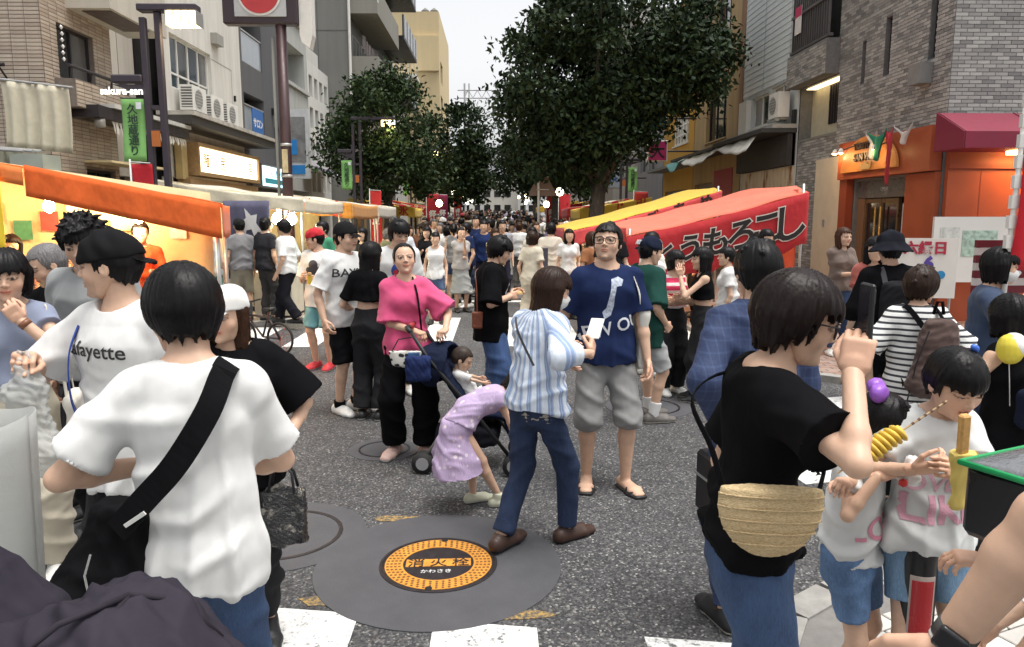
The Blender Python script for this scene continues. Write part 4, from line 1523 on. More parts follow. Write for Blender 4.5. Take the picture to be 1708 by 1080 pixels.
MB().tube([(-6.6, 11.2, 2.2), (-6.6, 11.2, 2.42)], .03, 8).build('lamp_tube', glow((1, .95, .8), 3), aw)
MB().tube([(-9.1, 11.25, .06), (-9.1, 11.25, 2.4)], .03).tube([(-6.7, 11.25, .06), (-6.7, 11.25, 2.4)], .03).build('post', M_ALU, aw)

# --- left: beige set-back wall and low dark eave with shop
b = building('beige_annex', 'plain beige wall with a drainpipe between tiled block and white building', (-14, 14.58, 0), (-8.0, 16.6, 8.5), M_BEIGE)
f = Face((-7.75, 14.57, 0), (0, 1, 0))
f.wall(b, 2.05, 8.5, [(.3, 1.7, .05, 2.6)], M_BEIGE)
f.part('shop_recess', M_BLK, b, (.3, 1.7, .05, 2.6, -.24, -.2))
for u in (.68, 1.36): f.part('joint', stone((.25, .23, .2)), b, (u, u + .015, 3.5, 8, .0, .006))
MB().tube([f.P(.16, .1, .12), f.P(.16, 8.4, .12)], .05, 10).tube([f.P(.34, 3, .1), f.P(.34, 8.4, .1)], .03, 8).build('drainpipe', plain((.5, .47, .45), .5), b)
bk = thing('shop_awning', 'dark rolled awning with pale tattered fringe over a brick shopfront', 'awning')
f = Face((-7.2, 12.9, 0), (0, 1, 0))
f.part('housing', M_DKMETAL, bk, (.0, 3.7, 3.42, 3.62, .05, .55))
f.part('top_cover', plain((.5, .5, .47), .6), bk, (.45, 3.7, 3.625, 3.70, .05, .6))
m = MB()
for k in range(26):
    u0 = .5 + k * .12
    m.prism([tuple(f.P(u0, 3.41, .5)), tuple(f.P(u0 + .1, 3.41, .5)), tuple(f.P(u0 + .08, 3.41 - .10 - .14 * random.random(), .52)), tuple(f.P(u0 + .03, 3.41 - .05 - .16 * random.random(), .51))], (.006, 0, 0))
m.build('fringe', plain((.62, .6, .55), .8), bk)
m = MB(); m.lathe([(.0, -.1), (.09, -.08), (.09, .08), (0, .1)], 14, tuple(f.P(.2, 3.36, .45))); m.build('fixture', M_ALU, bk, True)
f.part('warm_soffit', plain((.6, .5, .3), .7), bk, (.4, 2.6, 2.70, 2.74, .02, .5))

# --- left: white building with windows, air conditioners, lit wooden signboard
b = building('white_building', 'white rendered building with dark window band and three air conditioners', (-14, 16.65, 0), (-7.5, 21.8, 9.5), M_BLK)
f = Face((-7.2, 16.63, 0), (0, 1, 0))
w1 = (.55, 2.95, 4.62, 5.80)
f.wall(b, 5.18, 9.5, [w1, (.3, 4.9, .05, 2.65), (1.0, 3.6, 7.3, 8.6)], M_WHITE)
f.window(b, w1, M_WHITEP, [M_GLASS, glass((.05, .055, .06)), M_GLASS, glass((.09, .09, .095))], 4, 2, .1, .05)
f.window(b, (1.0, 3.6, 7.3, 8.6), M_WHITEP, M_GLASS, 4, 1)
f.part('panel_joint', stone((.35, .34, .3)), b, (2.95, 4.4, 5.70, 5.715, 0, .006), (4.4, 4.415, 3.9, 5.7, 0, .006))
f.part('vent_hood', plain((.30, .29, .26), .6), b, (3.02, 3.5, 6.1, 6.36, .0, .16))
f.part('pipe_bracket', M_BLK, b, (4.5, 4.56, 4.9, 5.05, 0, .05))
f.part('dark_eave', plain((.05, .045, .042), .7, 0, .3), b, (-.35, 5.6, 3.72, 3.90, .004, .75))
f.part('eave_edge', plain((.42, .40, .36), .7, 0, .3), b, (-.35, 5.6, 3.905, 3.99, .004, .80))
M_WOOD = plain((.42, .27, .13), .55, 0, .25, 12)
sg = thing('shop_signboard', 'backlit cream signboard in a wooden box frame above a shop', 'sign')
f.part('case', M_WOOD, sg, (.75, 5.15, 2.70, 2.79, .05, .42), (.75, 5.15, 3.36, 3.44, .05, .42), (.75, .84, 2.79, 3.36, .05, .42), (5.06, 5.15, 2.79, 3.36, .05, .42))
f.part('lit_face', glow((1, .86, .58), 2.1), sg, (.845, 5.055, 2.795, 3.355, .2, .36))
for k, ch in enumerate('麺房 亭'):
    if ch != ' ': text_on('lettering', ch, plain((.35, .22, .03)), sg, f.P(1.35 + k * 1.05, 3.07, .36), f.u, f.z, .36, .004)
f.part('side_plank', plain((.55, .42, .2), .6), sg, (.35, .65, 2.6, 3.45, .05, .2))
f.part('lower_beam', M_WOOD, sg, (.5, 5.3, 2.45, 2.62, .02, .3))
def ac_unit(f, u, v, lab, w=.78, hgt=.55, d=.30, grp='air conditioners on the white wall', fan=True):
    t = thing('air_conditioner', lab, 'air conditioner', (0, 0, 0), 0, grp)
    f.part('casing', M_WHITEP, t, (u, u + w, v, v + hgt, .12, .12 + d))
    m = MB(); c = f.P(u + w * .42, v + hgt / 2, .12 + d)
    ring = lambda r, o: [tuple(c + f.u * (r * math.cos(a * .3927)) + f.z * (r * math.sin(a * .3927)) + f.n * o) for a in range(16)]
    m.prism(ring(.21, .004), tuple(f.n * .01)); m.build('fan_grille', plain((.25, .25, .24), .6), t)
    m = MB()
    for k in range(6): m.tube([tuple(c + f.u * (-.2) + f.z * (-.17 + .068 * k) + f.n * .022), tuple(c + f.u * (.2) + f.z * (-.17 + .068 * k) + f.n * .022)], .004, 4)
    m.build('grille_bar', M_WHITEP, t)
    f.part('side_vent', plain((.12, .12, .12)), t, (u - .004, u - .001, v + .06, v + hgt - .05, .16, .10 + d))
    m = MB()
    for k in range(7): f.box(m, u - .012, u - .004, v + .08 + k * .06, v + .10 + k * .06, .15, .11 + d)
    m.build('vent_slat', M_WHITEP, t)
    f.part('bracket', M_ALU, t, (u + .05, u + .09, v - .05, v - .002, .003, .45), (u + w - .09, u + w - .05, v - .05, v - .002, .003, .45), (u, u + w, v - .09, v - .052, .36, .44))
    return t
ac_unit(f, .62, 4.14, 'white air conditioner on the white wall, next to the beige annex')
ac_unit(f, 1.72, 4.10, 'white air conditioner on the white wall, middle one of three')
ac_unit(f, 2.78, 4.08, 'white air conditioner on the white wall, next to the dark balcony building')

# --- left: dark grey building with glass balconies
b = building('dark_grey_building', 'dark grey building with glass balconies and a blue lit shop sign', (-14, 21.85, 0), (-8.4, 25.6, 11.8), M_BLK)
f = Face((-7.2, 21.83, 0), (0, 1, 0))
op = [(.15, 2.0, 4.1, 5.3), (.15, 2.0, 6.15, 8.1), (.15, 2.0, 8.9, 10.6), (.3, 3.5, .05, 2.5)]
f.wall(b, 3.78, 11.8, op, M_GREYD, 1.1)
for (a, c, d, e) in op[:3]:
    g = MB(); f.box(g, a, c, d + .02, d + .85, -.06, -.04); o = g.build('balcony_glass', plain((.30, .33, .36), .15, 0, .1, 2), b)
    m = MB(); f.box(m, a, c, d + .86, d + .90, -.09, -.01)
    for k in range(5): f.box(m, a + k * (c - a - .03) / 4, a + k * (c - a - .03) / 4 + .03, d, d + .86, -.10, -.07)
    m.build('balcony_rail', M_ALU, b)
    f.window(b, (a + .3, c - .2, d, e - .1), M_ALU, M_GLASSD, 2, 1, 1.0)
f.part('wall_lamp', M_BLK, b, (2.75, 2.9, 5.0, 5.2, .002, .14), (3.0, 3.12, 4.4, 4.65, .002, .12))
f.part('blue_banner', plain((.05, .16, .45), .6), b, (.9, 1.9, 4.15, 4.98, -.03, -.012))
text_on('lettering', 'サロン', plain((.75, .75, .75)), b, f.P(1.4, 4.55, -.012), f.u, f.z, .30, .01)
sg = thing('blue_lightbox', 'pale blue lit box sign beneath the dark grey balconies', 'sign')
f.part('case', M_ALU, sg, (.25, 3.0, 2.62, 3.30, .1, .38))
f.part('lit_face', glow((.55, .85, .95), 1.2), sg, (.30, 2.95, 2.67, 3.25, .37, .39))
f.part('blue_wave', plain((.06, .40, .50), .5), sg, (.5, 2.7, 2.75, 2.90, .391, .394))
text_on('lettering', 'くらし整骨院', plain((.04, .15, .35)), sg, f.P(1.6, 3.06, .392), f.u, f.z, .26)

# --- left: pale concrete building with loggias, lattice wing
b = building('concrete_building', 'pale concrete building with deep loggias and a gridded white wing', (-14, 25.65, 0), (-8.6, 33, 7.6), M_BLK)
f = Face((-7.2, 25.62, 0), (0, 1, 0))
op = [(.4, 3.4, 6.45, 7.75), (.4, 3.0, 4.15, 5.35), (.3, 3.4, .05, 2.7)]
f.wall(b, 3.75, 8.6, op, M_CONC, 1.2)
for o in op[:2]: f.window(b, (o[0], o[1], o[2], o[3]), M_ALU, [M_GLASSD, glass((.10, .09, .08))], 2, 1, 1.1)
f.part('shop_back', M_GREYD, b, (.3, 3.4, .05, 2.7, -1.2, -1.15))
for zz in (4.0, 6.3, 8.55): f.part('ledge', M_CONC, b, (-.02, 3.78, zz, zz + .12, .004, .10))
b2 = building('gridded_wing', 'white concrete wing with a regular grid of small square openings', (-14, 29.45, 0), (-7.6, 33, 7.6), M_BLK)
f = Face((-7.2, 29.40, 0), (0, 1, 0))
op = []
for r_ in range(4):
    for c_ in range(4):
        op.append((.25 + c_ * .86, .80 + c_ * .86, 2.75 + r_ * 1.22, 3.55 + r_ * 1.22))
f.wall(b2, 3.6, 7.7, op + [(.4, 3.2, .05, 2.2)], stucco((.60, .60, .57), .1), .4)
for o in op: f.window(b2, o, M_ALU, M_GLASS, 1, 1, .34, .03)
f.part('upper_step', stucco((.55, .55, .52), .1), b2, (0, 1.9, 7.7, 8.2, -.5, -.004))
pa = thing('purple_awning', 'purple striped shop awning below the gridded white wing', 'awning')
thick_sheet(lambda u, v: tuple(f.P(-1.3 + u * 3.4, 3.72 - .28 * v, .03 + .9 * v)), 6, 2, .02, 'canopy', cloth((.16, .13, .26)), pa)
thick_sheet(lambda u, v: tuple(f.P(-1.3 + u * 3.4, 3.435 - .16 * v + .015 * math.sin(u * 60), .94 + .004 * v)), 40, 2, .012, 'valance', cloth((.42, .40, .5)), pa)
sb = thing('vertical_signboard', 'tall white shop signboard with blue circles and grey photo panel', 'sign')
f2 = Face((-7.2, 25.7, 0), (0, 1, 0))
MB().box((-7.19, 25.85, 3.05), (-6.35, 26.05, 5.35)).build('board', plain((.62, .64, .66), .4), sb)
MB().box((-7.08, 25.838, 3.6), (-6.46, 25.849, 5.1)).build('photo_panel', plain((.22, .22, .22), .5, 0, .5, 3), sb)
for q0, q1 in (((-7.1, 25.826, 3.85), (-6.75, 25.837, 4.35)), ((-7.05, 25.826, 3.2), (-6.5, 25.837, 3.5))): MB().box(q0, q1).build('blue_patch', plain((.03, .25, .65), .5), sb)

# --- left: tall grey block with stacked balconies, then cream block
b = building('grey_apartment_tower', 'tall grey apartment block with stacked concrete balconies and white pipe', (-13.5, 33.3, 0), (-6.72, 47, 24), M_GREYT)
f = Face((-13.6, 33.1, 0), (1, 0, 0))
f.wall(b, 7.3, 24, [], M_GREYT)
for z in (6.6, 9.6, 12.6): f.part('joint', stone((.12, .12, .11)), b, (0, 7.3, z, z + .04, 0, .006))
f.part('joint', stone((.12, .12, .11)), b, (6.0, 6.03, 0, 24, 0, .005))
s_ = Face((-6.3, 33.1, 0), (0, 1, 0))
s_.wall(b, 14, 24, [], M_GREYT)
M_BALC = stucco((.26, .25, .22), .12)
for k in range(6):
    z = 4.6 + k * 2.95
    bl = MB(); s_.box(bl, .15, 7.2, z - .14, z, .003, 1.25); s_.box(bl, .15, 7.2, z, z + 1.05, 1.12, 1.25); s_.box(bl, .15, .28, z, z + 1.05, .003, 1.12)
    bo = bl.build('balcony', M_BALC, b)
    for q in range(3):
        s_.window(b, (.9 + q * 2.1, 2.5 + q * 2.1, z + .05, z + 2.1), M_ALU, M_GLASSD, 2, 1, -.02)
    m = MB()
    for q in range(14): s_.box(m, .6 + q * .45, .6 + q * .45 + .3 * random.random() + .1, z + 1.2 + random.random() * .3, z + 1.9 + random.random() * .2, .5, .56)
    m.build('laundry', plain((.32, .28, .27), .8, 0, .6, 1), b)
    s_.part('drain_slot', M_WHITEP, b, (.2, .5, z + .35, z + .6, 1.252, 1.256))
    dk = MB(); s_.box(dk, 7.4, 13.8, z + .5, z + .65, .003, 1.5); o_ = dk.build('dark_balcony_slab', M_BLK, b)
    s_.part('dark_balcony_panel', plain((.05, .06, .08), .2), b, (7.4, 13.8, z + .66, z + 1.7, 1.42, 1.5))
    for q in range(5): s_.part('panel_post', M_ALU, b, (7.6 + q * 1.4, 7.75 + q * 1.4, z + .66, z + 1.72, 1.5, 1.53))
MB().tube([(-6.22, 33.02, 3), (-6.22, 33.02, 24)], .06, 8).build('white_pipe', M_WHITEP, b)
b = building('cream_apartment_block', 'cream yellow apartment block at the far end of the left side', (-9, 60.3, 0), (-4.75, 72, 17), None)
M_CREAM = stucco((.62, .50, .30), .06)
f = Face((-9.2, 60, 0), (1, 0, 0)); f.wall(b, 4.8, 17.2, [], M_CREAM)
s_ = Face((-4.4, 60, 0), (0, 1, 0))
ow = [(1.2, 3.6, 2 + k * 2.6, 3.6 + k * 2.6) for k in range(5)]
s_.wall(b, 12, 17.2, ow, M_CREAM, .3)
for o in ow: s_.window(b, o, M_DKMETAL, glass((.05, .03, .03)), 2, 1, .25)
f.part('cream_wing', M_CREAM, b, (2.6, 4.79, 13, 15.6, .003, .3))
MB().box((-9.2, 60.26, 17.2), (-4.41, 72, 17.5)).build('roof_slab', M_CREAM, b)
for x in (-5.6, -4.9): MB().lathe([(.3, 0), (.32, .5), (0, .75)], 10, (x, 62, 17.5)).build('roof_tank', M_GREYT, b)
m = MB().box((-7.9, 57.0, 12.0), (-5.9, 59.98, 12.2)); m.build('white_balcony', M_WHITEP, b)
m = MB()
for k in range(8): m.box((-7.9 + k * .28, 57.0, 12.2), (-7.86 + k * .28, 57.04, 13.1))
m.box((-7.9, 57.0, 13.1), (-5.9, 57.06, 13.16)); m.build('white_balcony_rail', M_WHITEP, b)

# --- right: grey tiled corner building with restaurant
b = building('grey_tiled_building', 'grey brick-tiled corner building above an orange restaurant front', (7.55, 12.4, 0), (14, 17.85, 9), M_BLK)
CY = 12.0
f = Face((7.2, 17.9, 0), (0, -1, 0))               # u = 17.9 - y
ff = Face((7.2, CY, 0), (1, 0, 0))
slit = [(5.22, 5.42, 4.35, 6.6), (3.78, 4.0, 4.35, 5.38), (2.92, 3.08, 4.35, 5.15)]
bal = (.0, 2.0, 3.55, 4.72); bal2 = (.0, 1.9, 5.5, 7.0)
door = (3.0, 5.0, .06, 2.45)
f.wall(b, 5.9, 9, slit + [bal, bal2, door], M_MORTAR2, .3)
for o in slit: f.window(b, o, M_DKMETAL, M_GLASSD, 1, 1, .1, .03)
ff.wall(b, 6.5, 9, [(4.5, 5.6, 4.3, 5.8)], M_MORTAR2)
f.bricks(b, 0, 5.9, 2.95, 6.6, .195, .050, .010, M_TILE_R, slit + [bal, bal2], .5, 170, key=lambda r: abs(r[0] - 4.9) + abs(r[2] - 4.2))
f.bricks(b, 0, 1.3, .06, 2.95, .195, .050, .010, M_TILE_R, (), .5, 0)
ff.bricks(b, 0, 2.6, 2.95, 6.6, .195, .050, .010, M_TILE_R, (), .5, 130, key=lambda r: r[0] + abs(r[2] - 4.2))
f.part('vent_hood', plain((.22, .22, .21), .6), b, (5.05, 5.4, 3.95, 4.28, .01, .22))
f.part('loggia_back', plain((.48, .44, .33), .7), b, (.0, 2.0, 3.55, 4.72, -.34, -.29))
m = MB()
for k in range(7): f.box(m, 1.05 + k * .12, 1.09 + k * .12, 3.8, 4.65, -.26, -.22)
m.build('louvre', M_DKMETAL, b)
f.part('loggia_soffit_light', glow((1, .8, .45), 1.6), b, (.2, 1.9, 4.685, 4.70, -.27, -.05))
f.part('parapet', M_MORTAR2, b, (-.15, 1.95, 4.74, 5.46, .012, .30))
pf = Face(f.P(-.15, 0, .30), f.u); pf.bricks(b, 0, 2.1, 4.75, 5.46, .195, .050, .010, M_TILE_R, (), .5, 0)
m = MB()
for k in range(17): f.box(m, -.1 + k * .12, -.06 + k * .12, 5.46, 6.9, .20, .24)
f.box(m, -.12, 1.95, 5.5, 5.56, .17, .27); f.box(m, -.12, 1.95, 6.3, 6.36, .17, .27)
m.build('metal_railing', plain((.16, .15, .15), .4, .5), b)
f.part('rent_sign', plain((.62, .60, .58), .5), b, (.15, .5, 5.9, 6.5, .275, .285))
f.part('rent_sign_band', plain((.45, .03, .10), .5), b, (.15, .5, 6.28, 6.5, .286, .29))
f.part('ledge', M_GREYT, b, (-.02, 2.0, 3.50, 3.549, -.25, .02))
# restaurant front
M_ORANGE = plain((.35, .080, .030), .5, 0, .12, 3)
M_ORANGE2 = plain((.28, .055, .022), .5, 0, .12, 3)
rs = thing('restaurant_front', 'orange red restaurant front with arched signboard, glass double door and cream pillar', 'shopfront')
f.part('cream_pillar', plain((.62, .52, .38), .6, 0, .08, 4), rs, (1.35, 2.62, .06, 3.0, .02, .12))
f.part('wall_switch', M_ALU, rs, (1.85, 1.95, 1.55, 1.7, .122, .135))
f.part('red_pillar', M_ORANGE2, rs, (2.64, 2.95, .06, 3.15, .02, .16))
f.part('fascia', M_ORANGE, rs, (2.64, 5.88, 2.50, 3.22, .02, .22))
arch = [(2.9 + 1.05 + 1.05 * math.cos(R(180 - a * 9)), 2.62 + .64 * math.sin(R(a * 9))) for a in range(21)]
MB().prism([tuple(f.P(u, v, .235)) for u, v in arch][::-1], tuple(f.n * .05)).build('arch_panel', plain((.60, .24, .06), .45, 0, .15, 5), rs)
text_on('lettering', 'TRATTORIA', plain((.07, .045, .03), .4), rs, f.P(3.95, 3.08, .29), f.u, f.z, .17, .006, lift=.02, extrude=.015)
text_on('lettering', 'SAN VIVIO', plain((.07, .045, .03), .4), rs, f.P(3.95, 2.88, .29), f.u, f.z, .19, .006, lift=.02, extrude=.015)
MB().prism([tuple(f.P(3.95 + x, 2.70 + z, .292)) for x, z in ((-.22, .06), (-.12, .02), (0, .08), (.12, .02), (.22, .06), (.16, -.06), (-.16, -.06))][::-1], tuple(f.n * .02)).build('crest', plain((.55, .35, .12)), rs)
f.part('transom', plain((.12, .11, .10), .3), rs, (3.0, 5.0, 2.12, 2.45, -.12, -.06))
text_on('lettering', 'OPEN', plain((.6, .6, .55)), rs, f.P(4.0, 2.28, -.06), f.u, f.z, .10)
for k in range(2):
    u = 3.28 + k * .62
    dr = MB(); f.box(dr, u, u + .05, .06, 2.1, -.14, -.08); f.box(dr, u + .55, u + .60, .06, 2.1, -.14, -.08); f.box(dr, u + .05, u + .55, .06, .2, -.14, -.08); f.box(dr, u + .05, u + .55, 2.02, 2.1, -.14, -.08)
    d = dr.build('door', plain((.16, .10, .05), .35, .3), rs)
    f.part('pane', M_GLASSD, d, (u + .05, u + .55, .2, 2.02, -.12, -.105))
    MB().tube([f.P(u + .5 - k * .42, .7, -.03), f.P(u + .5 - k * .42, 1.95, -.03)], .02, 8).build('handle', plain((.8, .55, .2), .2, .9), d)
f.part('side_wood', plain((.20, .11, .06), .5), rs, (3.0, 3.27, .06, 2.11, -.15, -.07))
f.part('poster_strip', plain((.5, .5, .55), .5, 0, .6, 8), rs, (4.62, 4.9, .9, 2.0, -.14, -.09))
f.part('red_side', M_ORANGE, rs, (5.0, 5.88, .06, 2.48, .005, .10))
ff.part('orange_wall', M_ORANGE, rs, (.02, 6.4, .06, 2.9, .03, .12))
for k in range(6): ff.part('groove', M_ORANGE2, rs, (.55 + k * .72, .565 + k * .72, .06, 2.5, .1195, .124))
ff.part('cornice', M_ORANGE2, rs, (.0, 6.4, 2.52, 2.6, .122, .17))
for (u, v, w) in ((2.75, 3.06, .35), (3.45, 3.02, .55), (4.65, 2.98, .50)):
    m = MB(); c = f.P(u, v, w)
    m.lathe([(.0, .05), (.035, .03), (.06, -.04), (.055, -.045)], 12, tuple(c)); sl_ = m.build('spotlight', M_WHITEP, rs, True)
    m = MB(); m.lathe([(.0, .03), (.035, .0), (.04, -.03), (0, -.05)], 12, (c.x, c.y, c.z - .02)); m.build('bulb', glow((1, .62, .22), 28), sl_, True)
    m = MB(); m.tube([c, f.P(u, v + .1, w * .5), f.P(u, v + .08, .02)], .012, 6); m.build('bracket', M_BLK, sl_)
    ld = bpy.data.lights.new('spot_lamp', 'POINT'); ld.energy = 5; ld.color = (1, .6, .28); ld.shadow_soft_size = .06
    lo_ = bpy.data.objects.new('spot_lamp', ld); COL.objects.link(lo_); lo_.location = c + Vector((0, 0, -.1)) + f.n * .04; lo_.parent = sl_
maw = thing('maroon_awning', 'maroon fabric box awning on the orange restaurant corner', 'awning')
m = MB(); x0, x1 = 6.95, 12.0
pr = [(0, 3.38), (-.75, 3.02), (-.75, 2.78), (0, 2.78)]
m.prism([(x0, CY - .13 + a, z) for a, z in pr][::-1], (x1 - x0, 0, 0)); m.build('canopy', plain((.20, .016, .040), .6, 0, .1, 3), maw)
m = MB()
for k in range(4): m.tube([(x0 + .02 + k * 1.2, CY - .13 - .755, 2.79), (x0 + .02 + k * 1.2, CY - .13 - .755, 3.02), (x0 + .02 + k * 1.2, CY - .135, 3.39)], .006, 5)
tag(m.build('seam', plain((.12, .01, .03)), maw), kind='stuff')
MB().box((8.0, CY - .6, 2.72), (8.9, CY - .3, 2.775)).build('light_tray', glow((1, .55, .2), 10), maw)
ld = bpy.data.lights.new('tray_lamp', 'AREA'); ld.energy = 11; ld.color = (1, .5, .18); ld.size = .8; ld.size_y = .25; ld.shape = 'RECTANGLE'
lo_ = bpy.data.objects.new('tray_lamp', ld); COL.objects.link(lo_); lo_.location = (8.45, CY - .45, 2.71); lo_.parent = maw
bun = thing('flag_bunting', 'green white and red cloth bunting draped over the restaurant sign', 'bunting')
for (c, u0, u1, dz, w) in (((.02, .20, .11), 4.35, 5.1, .42, .5), ((.65, .63, .6), 4.15, 4.6, .36, .42), ((.45, .04, .05), 4.95, 5.15, .85, .46), ((.6, .58, .55), 5.1, 5.75, .2, .42)):
    thick_sheet(lambda u, v, u0=u0, u1=u1, dz=dz, w=w: tuple(f.P(u0 + (u1 - u0) * (u * (1 - .5 * v) + .25 * v), 3.30 - .15 * math.sin(u * 3.14) - dz * v * (.4 + .6 * math.sin(u * 3.14)), w + .03 * math.sin(u * 14 + v * 3))), 16, 6, .004, 'cloth', cloth(c), bun)
wb = thing('map_board', 'large pale notice board with faint green map beside the restaurant', 'notice board')
MB().box((6.75, 11.35, .75), (8.0, 11.40, 1.76)).build('panel', plain((.62, .63, .60), .4, 0, .04, 2), wb)
MB().box((7.2, 11.343, 1.15), (7.75, 11.349, 1.55)).build('map_print', plain((.36, .50, .42), .5, 0, .5, 14), wb)
MB().box((6.85, 11.343, 1.3), (7.15, 11.349, 1.6)).build('map_print', plain((.55, .58, .55), .5, 0, .3, 14), wb)
for x in (6.8, 7.95): MB().tube([(x, 11.42, .06), (x, 11.42, 1.76)], .02).build('post', M_ALU, wb)

# --- right: white sided house with shops, tan block, ochre block
b = building('white_sided_building', 'old white clapboard building with windows, air conditioner and rusty shutters', (7.6, 17.95, 0), (14, 22.0, 8.5), M_BLK)
f = Face((7.2, 22.05, 0), (0, -1, 0))
w2 = (.75, 2.05, 4.2, 5.02); w3 = (2.2, 3.5, 4.2, 5.08)
f.wall(b, 4.1, 8.5, [w2, w3], stucco((.50, .53, .53), .2))
M_SID = plain((.56, .60, .60), .55, 0, .12, 2)
for k in range(22):                                       # clapboards
    z = 5.14 + k * .15
    q = [tuple(f.P(0, z, .018)), tuple(f.P(4.1, z, .018)), tuple(f.P(4.1, z + .148, .008)), tuple(f.P(0, z + .148, .008))]
    MB().prism(q, tuple(f.n * -.006)).build('clapboard', M_SID, b)
f.part('board_joint', plain((.25, .27, .27)), b, (1.6, 1.615, 5.14, 8.4, .0185, .022), (3.4, 3.41, 5.14, 8.4, .0185, .022))
f.window(b, w2, M_WHITEP, [glass((.2, .2, .19)), M_GLASSD], 2, 1, .08, .05, M_WHITEP)
f.window(b, w3, M_WHITEP, [glass((.22, .21, .19)), M_GLASSD], 2, 1, .08, .05, M_WHITEP)
f.part('shutter_box', M_WHITEP, b, (.05, .70, 4.0, 5.0, .0, .14))
ac_unit(f, 3.2, 4.15, 'white air conditioner hanging on the clapboard building', .6, .6, .28, 'air conditioner on the clapboard wall')
f.part('eave', plain((.05, .05, .05), .8, 0, .3), b, (-.02, 4.05, 3.76, 3.86, .004, .85))
f.part('eave_flashing', plain((.38, .37, .35), .7, 0, .3), b, (-.02, 4.05, 3.865, 3.96, .004, .6))
f.part('shutter_head', plain((.045, .04, .04), .7), b, (.2, 4.0, 3.0, 3.74, .003, .2))
def rust():
    t = NT('rusty_shutter'); v = t.coord(scale=(1.2, 1.2, .35))
    n = t.noise(v, 2.6, 6, .7)
    t.col(t.ramp(n, [(.40, (.55, .48, .36)), (.55, (.48, .38, .26)), (.62, (.20, .07, .03)), (.75, (.12, .04, .02))])); t.set(rough=.8); return t.m
M_RUST = rust()
for k in range(9): f.part('shutter_panel', M_RUST, b, (.25 + k * .42, .655 + k * .42, .06, 2.98, .003, .05 + .012 * (k % 2)))
tw = thing('torn_awning', 'torn white and teal awning drooping along the old shop eaves', 'awning')
thick_sheet(lambda u, v: tuple(f.P(-3.6 + u * 7.0, 3.73 - v * (.12 + .26 * abs(math.sin(u * 5))) + .02 * math.sin(u * 40), .75 + .25 * v)), 60, 5, .01, 'canvas', cloth((.55, .54, .50)), tw)
thick_sheet(lambda u, v: tuple(f.P(-5.0 + u * 1.9, 3.70 - v * (.1 + .32 * math.sin(u * 3.1)), .78 + .3 * v)), 14, 5, .01, 'teal_canvas', cloth((.10, .26, .26)), tw)
f.part('wire_bundle', M_BLK, b, (3.85, 4.0, 3.0, 4.3, .02, .08))

b = building('tan_building', 'tan stuccoed building with a big dark framed window', (7.6, 22.1, 0), (14, 27.3, 11), M_BLK)
f = Face((7.2, 27.35, 0), (0, -1, 0))
M_TAN = stucco((.42, .30, .16), .2)
op = [(1.45, 3.75, 4.25, 6.05), (2.2, 3.8, 7.4, 8.9), (.3, 2.4, .06, 2.9)]
f.wall(b, 5.25, 11, op, M_TAN)
for o in op[:2]: f.window(b, o, M_DKMETAL, M_GLASSD, 3, 1, .14, .06, M_TAN)
f.part('corner_trim', stucco((.30, .18, .11), .2), b, (4.95, 5.25, 3.9, 11, .003, .04))
f.part('eave', plain((.06, .06, .06), .8, 0, .3), b, (-.02, 5.25, 3.72, 3.80, .004, .85))
f.part('red_poster', plain((.36, .05, .06), .5, 0, .3, 4), b, (2.7, 4.6, 1.4, 3.25, .003, .03))
f.part('pale_shutter', plain((.30, .24, .20), .6), b, (.3, 2.4, .06, 2.9, -.2, -.15))
b = building('ochre_building', 'ochre yellow rendered building with a white lattice window', (7.6, 27.4, 0), (14, 32.2, 10), M_BLK)
f = Face((7.2, 32.25, 0), (0, -1, 0))
M_OCH = stucco((.50, .28, .06), .1)
o = (1.7, 4.0, 4.55, 5.65)
f.wall(b, 4.85, 10, [o, (.4, 4.3, .06, 2.8)], M_OCH)
f.window(b, o, M_WHITEP, glass((.30, .29, .25)), 5, 3, .05, .07, M_WHITEP)
f.part('grey_shutter', plain((.26, .25, .27), .6), b, (.4, 4.3, .06, 2.8, -.2, -.12))
f.part('eave', M_GREYT, b, (-.02, 4.85, 3.6, 3.7, .004, .7))
# farther right-hand houses, each its own
FAR = [(7.2, 32.4, 38, 9, (.30, .30, .32), 1), (7.0, 38.1, 45, 12, (.45, .43, .40), 1), (7.0, 45.1, 54, 8, (.35, .31, .27), 1), (6.9, 54.1, 64, 14, (.5, .5, .5), 1), (6.8, 64.2, 78, 11, (.42, .40, .36), 1),
       (-7.0, 72.2, 80, 10, (.5, .48, .45), -1), (-6.8, 80.2, 92, 13, (.45, .43, .4), -1), (6.7, 78.3, 95, 12, (.52, .5, .46), 1), (-7.0, 47.3, 59.5, 9, (.5, .5, .48), -1)]
FL = ['slate grey house behind the ochre building', 'pale grey four-storey house farther up the right side', 'brown two-storey house up the right side of the street', 'light grey five-storey house up the right side', 'stone grey house far up the right side',
      'cream grey house just past the cream apartment block', 'tall beige house far up the left side', 'pale sandy house at the far right end', 'low white house hidden behind the left-hand trees']
